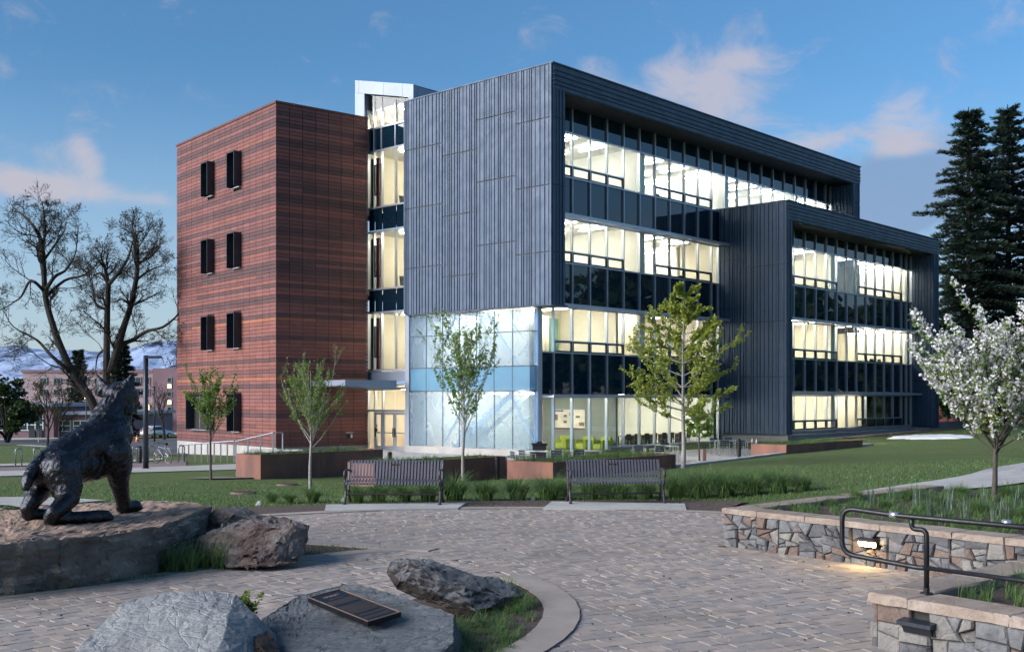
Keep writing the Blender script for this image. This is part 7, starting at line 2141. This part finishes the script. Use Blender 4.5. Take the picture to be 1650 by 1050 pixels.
    win2(88, 114, 677, 695, 2.0, 2); win2(118, 152, 677, 695, 2.0, 3); win2(156, 186, 677, 695, 2.0, 3)
    for px in (52, 64):
        a = at(px, 0, Y2).x - q0.x; mb = MB(); W2.box(mb, a - .4, a + .4, -.15, -.02, z0 + .1, z0 + 1.6); mb.build('vent_grille', M['dkframe'], t2)
    # small lit lantern above its roof
    p = at(139, 640, 148); p.z = at(0, 667, 148).z
    lt_ = thing('lantern', 'small glowing lantern standing before the low mauve building behind the statue', 'lantern', p)
    mb = MB(); mb.tube([Vector((p.x, p.y, z0)), Vector((p.x, p.y, at(0, 642, 148).z))], .07, 8); mb.build('pole', M['hood'], lt_)
    mb = MB(); mb.lathe([(.22, 0), (.30, .75)], (p.x, p.y, at(0, 642, 148).z), 10); mb.build('glow', emat('lantern_glow', (1, .65, .28), 3.0), lt_)
    mb = MB(); mb.lathe([(.5, .76), (.42, .95), (.1, 1.1)], (p.x, p.y, at(0, 642, 148).z), 10); mb.build('cap', M['hood'], lt_)
pink_building()
# red-brick house glimpsed beyond the lower wing
t = thing('brick_house', 'red-brick house glimpsed between the lower metal wing and the blossom', 'building', at(1530, 640, 140))
W = Wall(at(1508, 640, 140)[:2], (1, 0), (0, 1)); zt = at(0, 572, 140).z
mb = MB(); W.box(mb, 0, 12, .1, 8, -1.2, zt); mb.build('wall', pmat('red_brick', (.26, .060, .045), (.20, .05, .04), rough=.85, var=.2, vscale=3), t)
mb = MB(); mb.prism([W.p(-.5, -.5, zt), W.p(-.5, 8.5, zt), W.p(-.5, 4, zt + 2.6)], W.a * 13); mb.build('roof', M['pinkdk'], t)
for k in range(4):
    mb = MB(); W.box(mb, .6 + k * 2.8, 1.9 + k * 2.8, -.02, .12, 1.2, 3.0); w_ = mb.build('window', M['white'], t)
    mb = MB(); W.box(mb, .7 + k * 2.8, 1.8 + k * 2.8, -.06, -.025, 1.3, 2.9); mb.build('pane', M['farglass'], w_)
# low wall behind the far corner of the lower wing
a_, b_ = at(1506, 688, 84), at(1600, 686, 90)
mb = MB(); mb.obox((a_.x, a_.y, -.8), Vector((b_.x - a_.x, b_.y - a_.y, 0)), (0, .4, 0), (0, 0, 1.0)); tag(mb.build('low_wall', M['concdark']), 'low grey wall behind the far corner of the lower metal wing', 'low wall')

# ------------------------------------------------------------------ white car, cone, kerb lines of the drive
def car():
    Y = 146; p = at(253, 702, Y); p.z = G(p.x, p.y) + .06
    t = thing('parked_car', 'white hatchback parked beyond the road, seen from behind', 'car', p)
    paint = pmat('white_car_paint', (.74, .75, .78), rough=.25, coat=.6, bump=0, var=.02)
    ca, sa = math.cos(R(28)), math.sin(R(28))
    X, Yv = Vector((ca, -sa, 0)), Vector((sa, ca, 0))             # across, forward
    Q = lambda x, y, z: p + X * x + Yv * y + Vector((0, 0, z))
    prof = [(-2.1, .35), (-2.15, .62), (-2.05, .95), (-1.8, 1.05), (1.0, 1.0), (1.9, .86), (2.2, .66), (2.2, .35)]
    def loft(name, prof, w0, w1, mat, zmid, bev=.06, parent=t):
        mb = MB(); n = len(prof); vs = []
        for sx in (-1, 1):
            for y, z in prof: w_ = w0 + (w1 - w0) * max(0, min(1, (z - prof[0][1]) / (zmid - prof[0][1]))); vs.append(Q(sx * w_, y, z))
        fs = [tuple(range(n)), tuple(range(n, 2 * n))[::-1]] + [(i, n + i, n + (i + 1) % n, (i + 1) % n) for i in range(n)]
        mb.add(vs, fs); me = mb.mesh(name, mat); bm = bmesh.new(); bm.from_mesh(me); bmesh.ops.recalc_face_normals(bm, faces=bm.faces)
        if bev: bmesh.ops.bevel(bm, geom=list(bm.edges), offset=bev, segments=2, affect='EDGES')
        bm.to_mesh(me); bm.free(); me.polygons.foreach_set('use_smooth', [True] * len(me.polygons)); return put(name, me, parent)
    loft('body', prof, .90, .86, paint, 1.05)
    loft('cabin', [(-1.95, 1.0), (-1.75, 1.50), (-1.4, 1.60), (.1, 1.60), (.9, 1.0)], .84, .64, paint, 1.6)
    mb = MB(); mb.add([Q(-.66, -1.99, 1.08), Q(.66, -1.99, 1.08), Q(.56, -1.83, 1.46), Q(-.56, -1.83, 1.46)], [(0, 1, 2, 3)]); mb.prism([Q(-.66, -1.985, 1.08), Q(.66, -1.985, 1.08), Q(.56, -1.825, 1.46), Q(-.56, -1.825, 1.46)], Yv * -.03); mb.build('rear_window', M['dkframe'], t)
    for sx in (-1, 1):
        mb = MB(); mb.prism([Q(sx * .80, -1.5, 1.08), Q(sx * .80, .65, 1.06), Q(sx * .70, .05, 1.46), Q(sx * .70, -1.35, 1.46)], X * sx * .04); mb.build('side_window', M['dkframe'], t)
        mb = MB(); mb.prism([Q(sx * .60, -2.13, .86), Q(sx * .86, -2.08, .86), Q(sx * .82, -2.0, 1.10), Q(sx * .66, -2.02, 1.10)], Yv * -.06); mb.build('tail_light', pmat('red_tail_lens', (.30, .015, .012), rough=.3, bump=0), t)
        for y in (-1.35, 1.35):
            c = Q(sx * .80, y, .32); mb = MB()
            ring = lambda rr, o: [c + X * o + Yv * rr * math.cos(a * .349) + Vector((0, 0, rr * math.sin(a * .349))) for a in range(18)]
            mb.prism(ring(.33, -.1 * 1), X * .2); w_ = mb.build('wheel', M['black'], t)
            mb = MB(); mb.prism(ring(.21, sx * .105), X * sx * .012); mb.build('rim', M['silver'], w_)
    mb = MB(); mb.obox(Q(-.84, -2.2, .40), X * 1.68, Yv * .12, (0, 0, .16)); mb.build('bumper', M['hood'], t)
    mb = MB(); mb.obox(Q(-.25, -2.19, .68), X * .5, Yv * .02, (0, 0, .13)); mb.build('number_plate', M['concrete'], t)
car()
p = at(221, 712, 118); p.z = G(p.x, p.y) + .07
cn = thing('traffic_cone', 'orange traffic cone at the edge of the road', 'traffic cone', p)
orange = pmat('orange_plastic', (.62, .09, .03), rough=.5, bump=0)
mb = MB(); mb.lathe([(.20, .03), (.05, .75)], p, 12); mb.build('cone', orange, cn)
mb = MB(); mb.box(p.x - .24, p.x + .24, p.y - .24, p.y + .24, p.z, p.z + .035); mb.build('base', orange, cn)
mb = MB(); mb.lathe([(.145, .30), (.115, .46)], p, 12); mb.build('white_band', M['white'], cn)
path_px('painted_kerb', [(212, 706.5), (240, 706), (300, 704)], [(212, 704.5), (240, 704), (300, 702)], M['yellow'], .16, 10, 1)
path_px('path', [(205, 704.5), (240, 704), (300, 702)], [(205, 699), (240, 698.5), (300, 697)], M['concrete'], .14, 10, 2)
for px, py, top, lab in ((15, 713, 668, 'thin white sign post left by the road'), (62, 713, 684, 'short white sign post by the road, right of the other'), ):
    p = hit(px, py); t = thing('sign_post', lab, 'sign post', p)
    mb = MB(); h_ = (py - top) * p.y / F; mb.tube([p, p + Vector((0, 0, h_))], .04, 6); mb.build('pole', M['silver'], t)
    mb = MB(); mb.box(p.x - .18, p.x + .18, p.y - .03, p.y - .01, p.z + h_ - .5, p.z + h_); mb.build('plate', M['concdark'], t)
# the wooded edge of the campus to the right, which the dark glass mirrors
def woods():
    r = random.Random(3); mb = MB()
    for i in range(84):
        cy_ = r.uniform(28, 190); cx = max(.60 * cy_ + 14, 62) + r.uniform(0, 45)
        H, W_ = r.uniform(10, 19), r.uniform(5, 9); z0 = G(cx, cy_)
        mb.tube([(cx, cy_, z0), (cx, cy_, z0 + H * .6)], [.35, .15], 6, caps=False)
        for _ in range(480):
            v = Vector((r.gauss(0, 1), r.gauss(0, 1), r.gauss(0, 1))).normalized() * r.uniform(.5, 1)
            leaf_at(mb, (cx + v.x * W_ * .6, cy_ + v.y * W_ * .6, z0 + H * .55 + v.z * H * .45), (r.uniform(-1, 1), r.uniform(-1, 1), r.uniform(-1, 1)), r.uniform(.8, 1.7), r, wide=.9)
    stuff(mb.build('distant_woods', M['leafdk']))
woods()
# ------------------------------------------------------------------ tell alike things apart by their place in a row
def number_rows():
    by = {}
    for o in scene.objects:
        if o.parent is None and o.get('group') and o.get('label'): by.setdefault((o['group'], o['label']), []).append(o)
    words_ = ['leftmost', 'second from left', 'third from left', 'fourth from left', 'fifth from left', 'sixth from left', 'seventh from left', 'eighth from left', 'ninth from left', 'tenth from left', 'eleventh from left']
    for (g_, l_), L in by.items():
        if len(L) < 2 or len(L) > 11: continue
        L.sort(key=lambda o: o.location.x / o.location.y)
        for k, o in enumerate(L):
            o['label'] = l_ + ', ' + ('rightmost' if k == len(L) - 1 else words_[k])
number_rows()
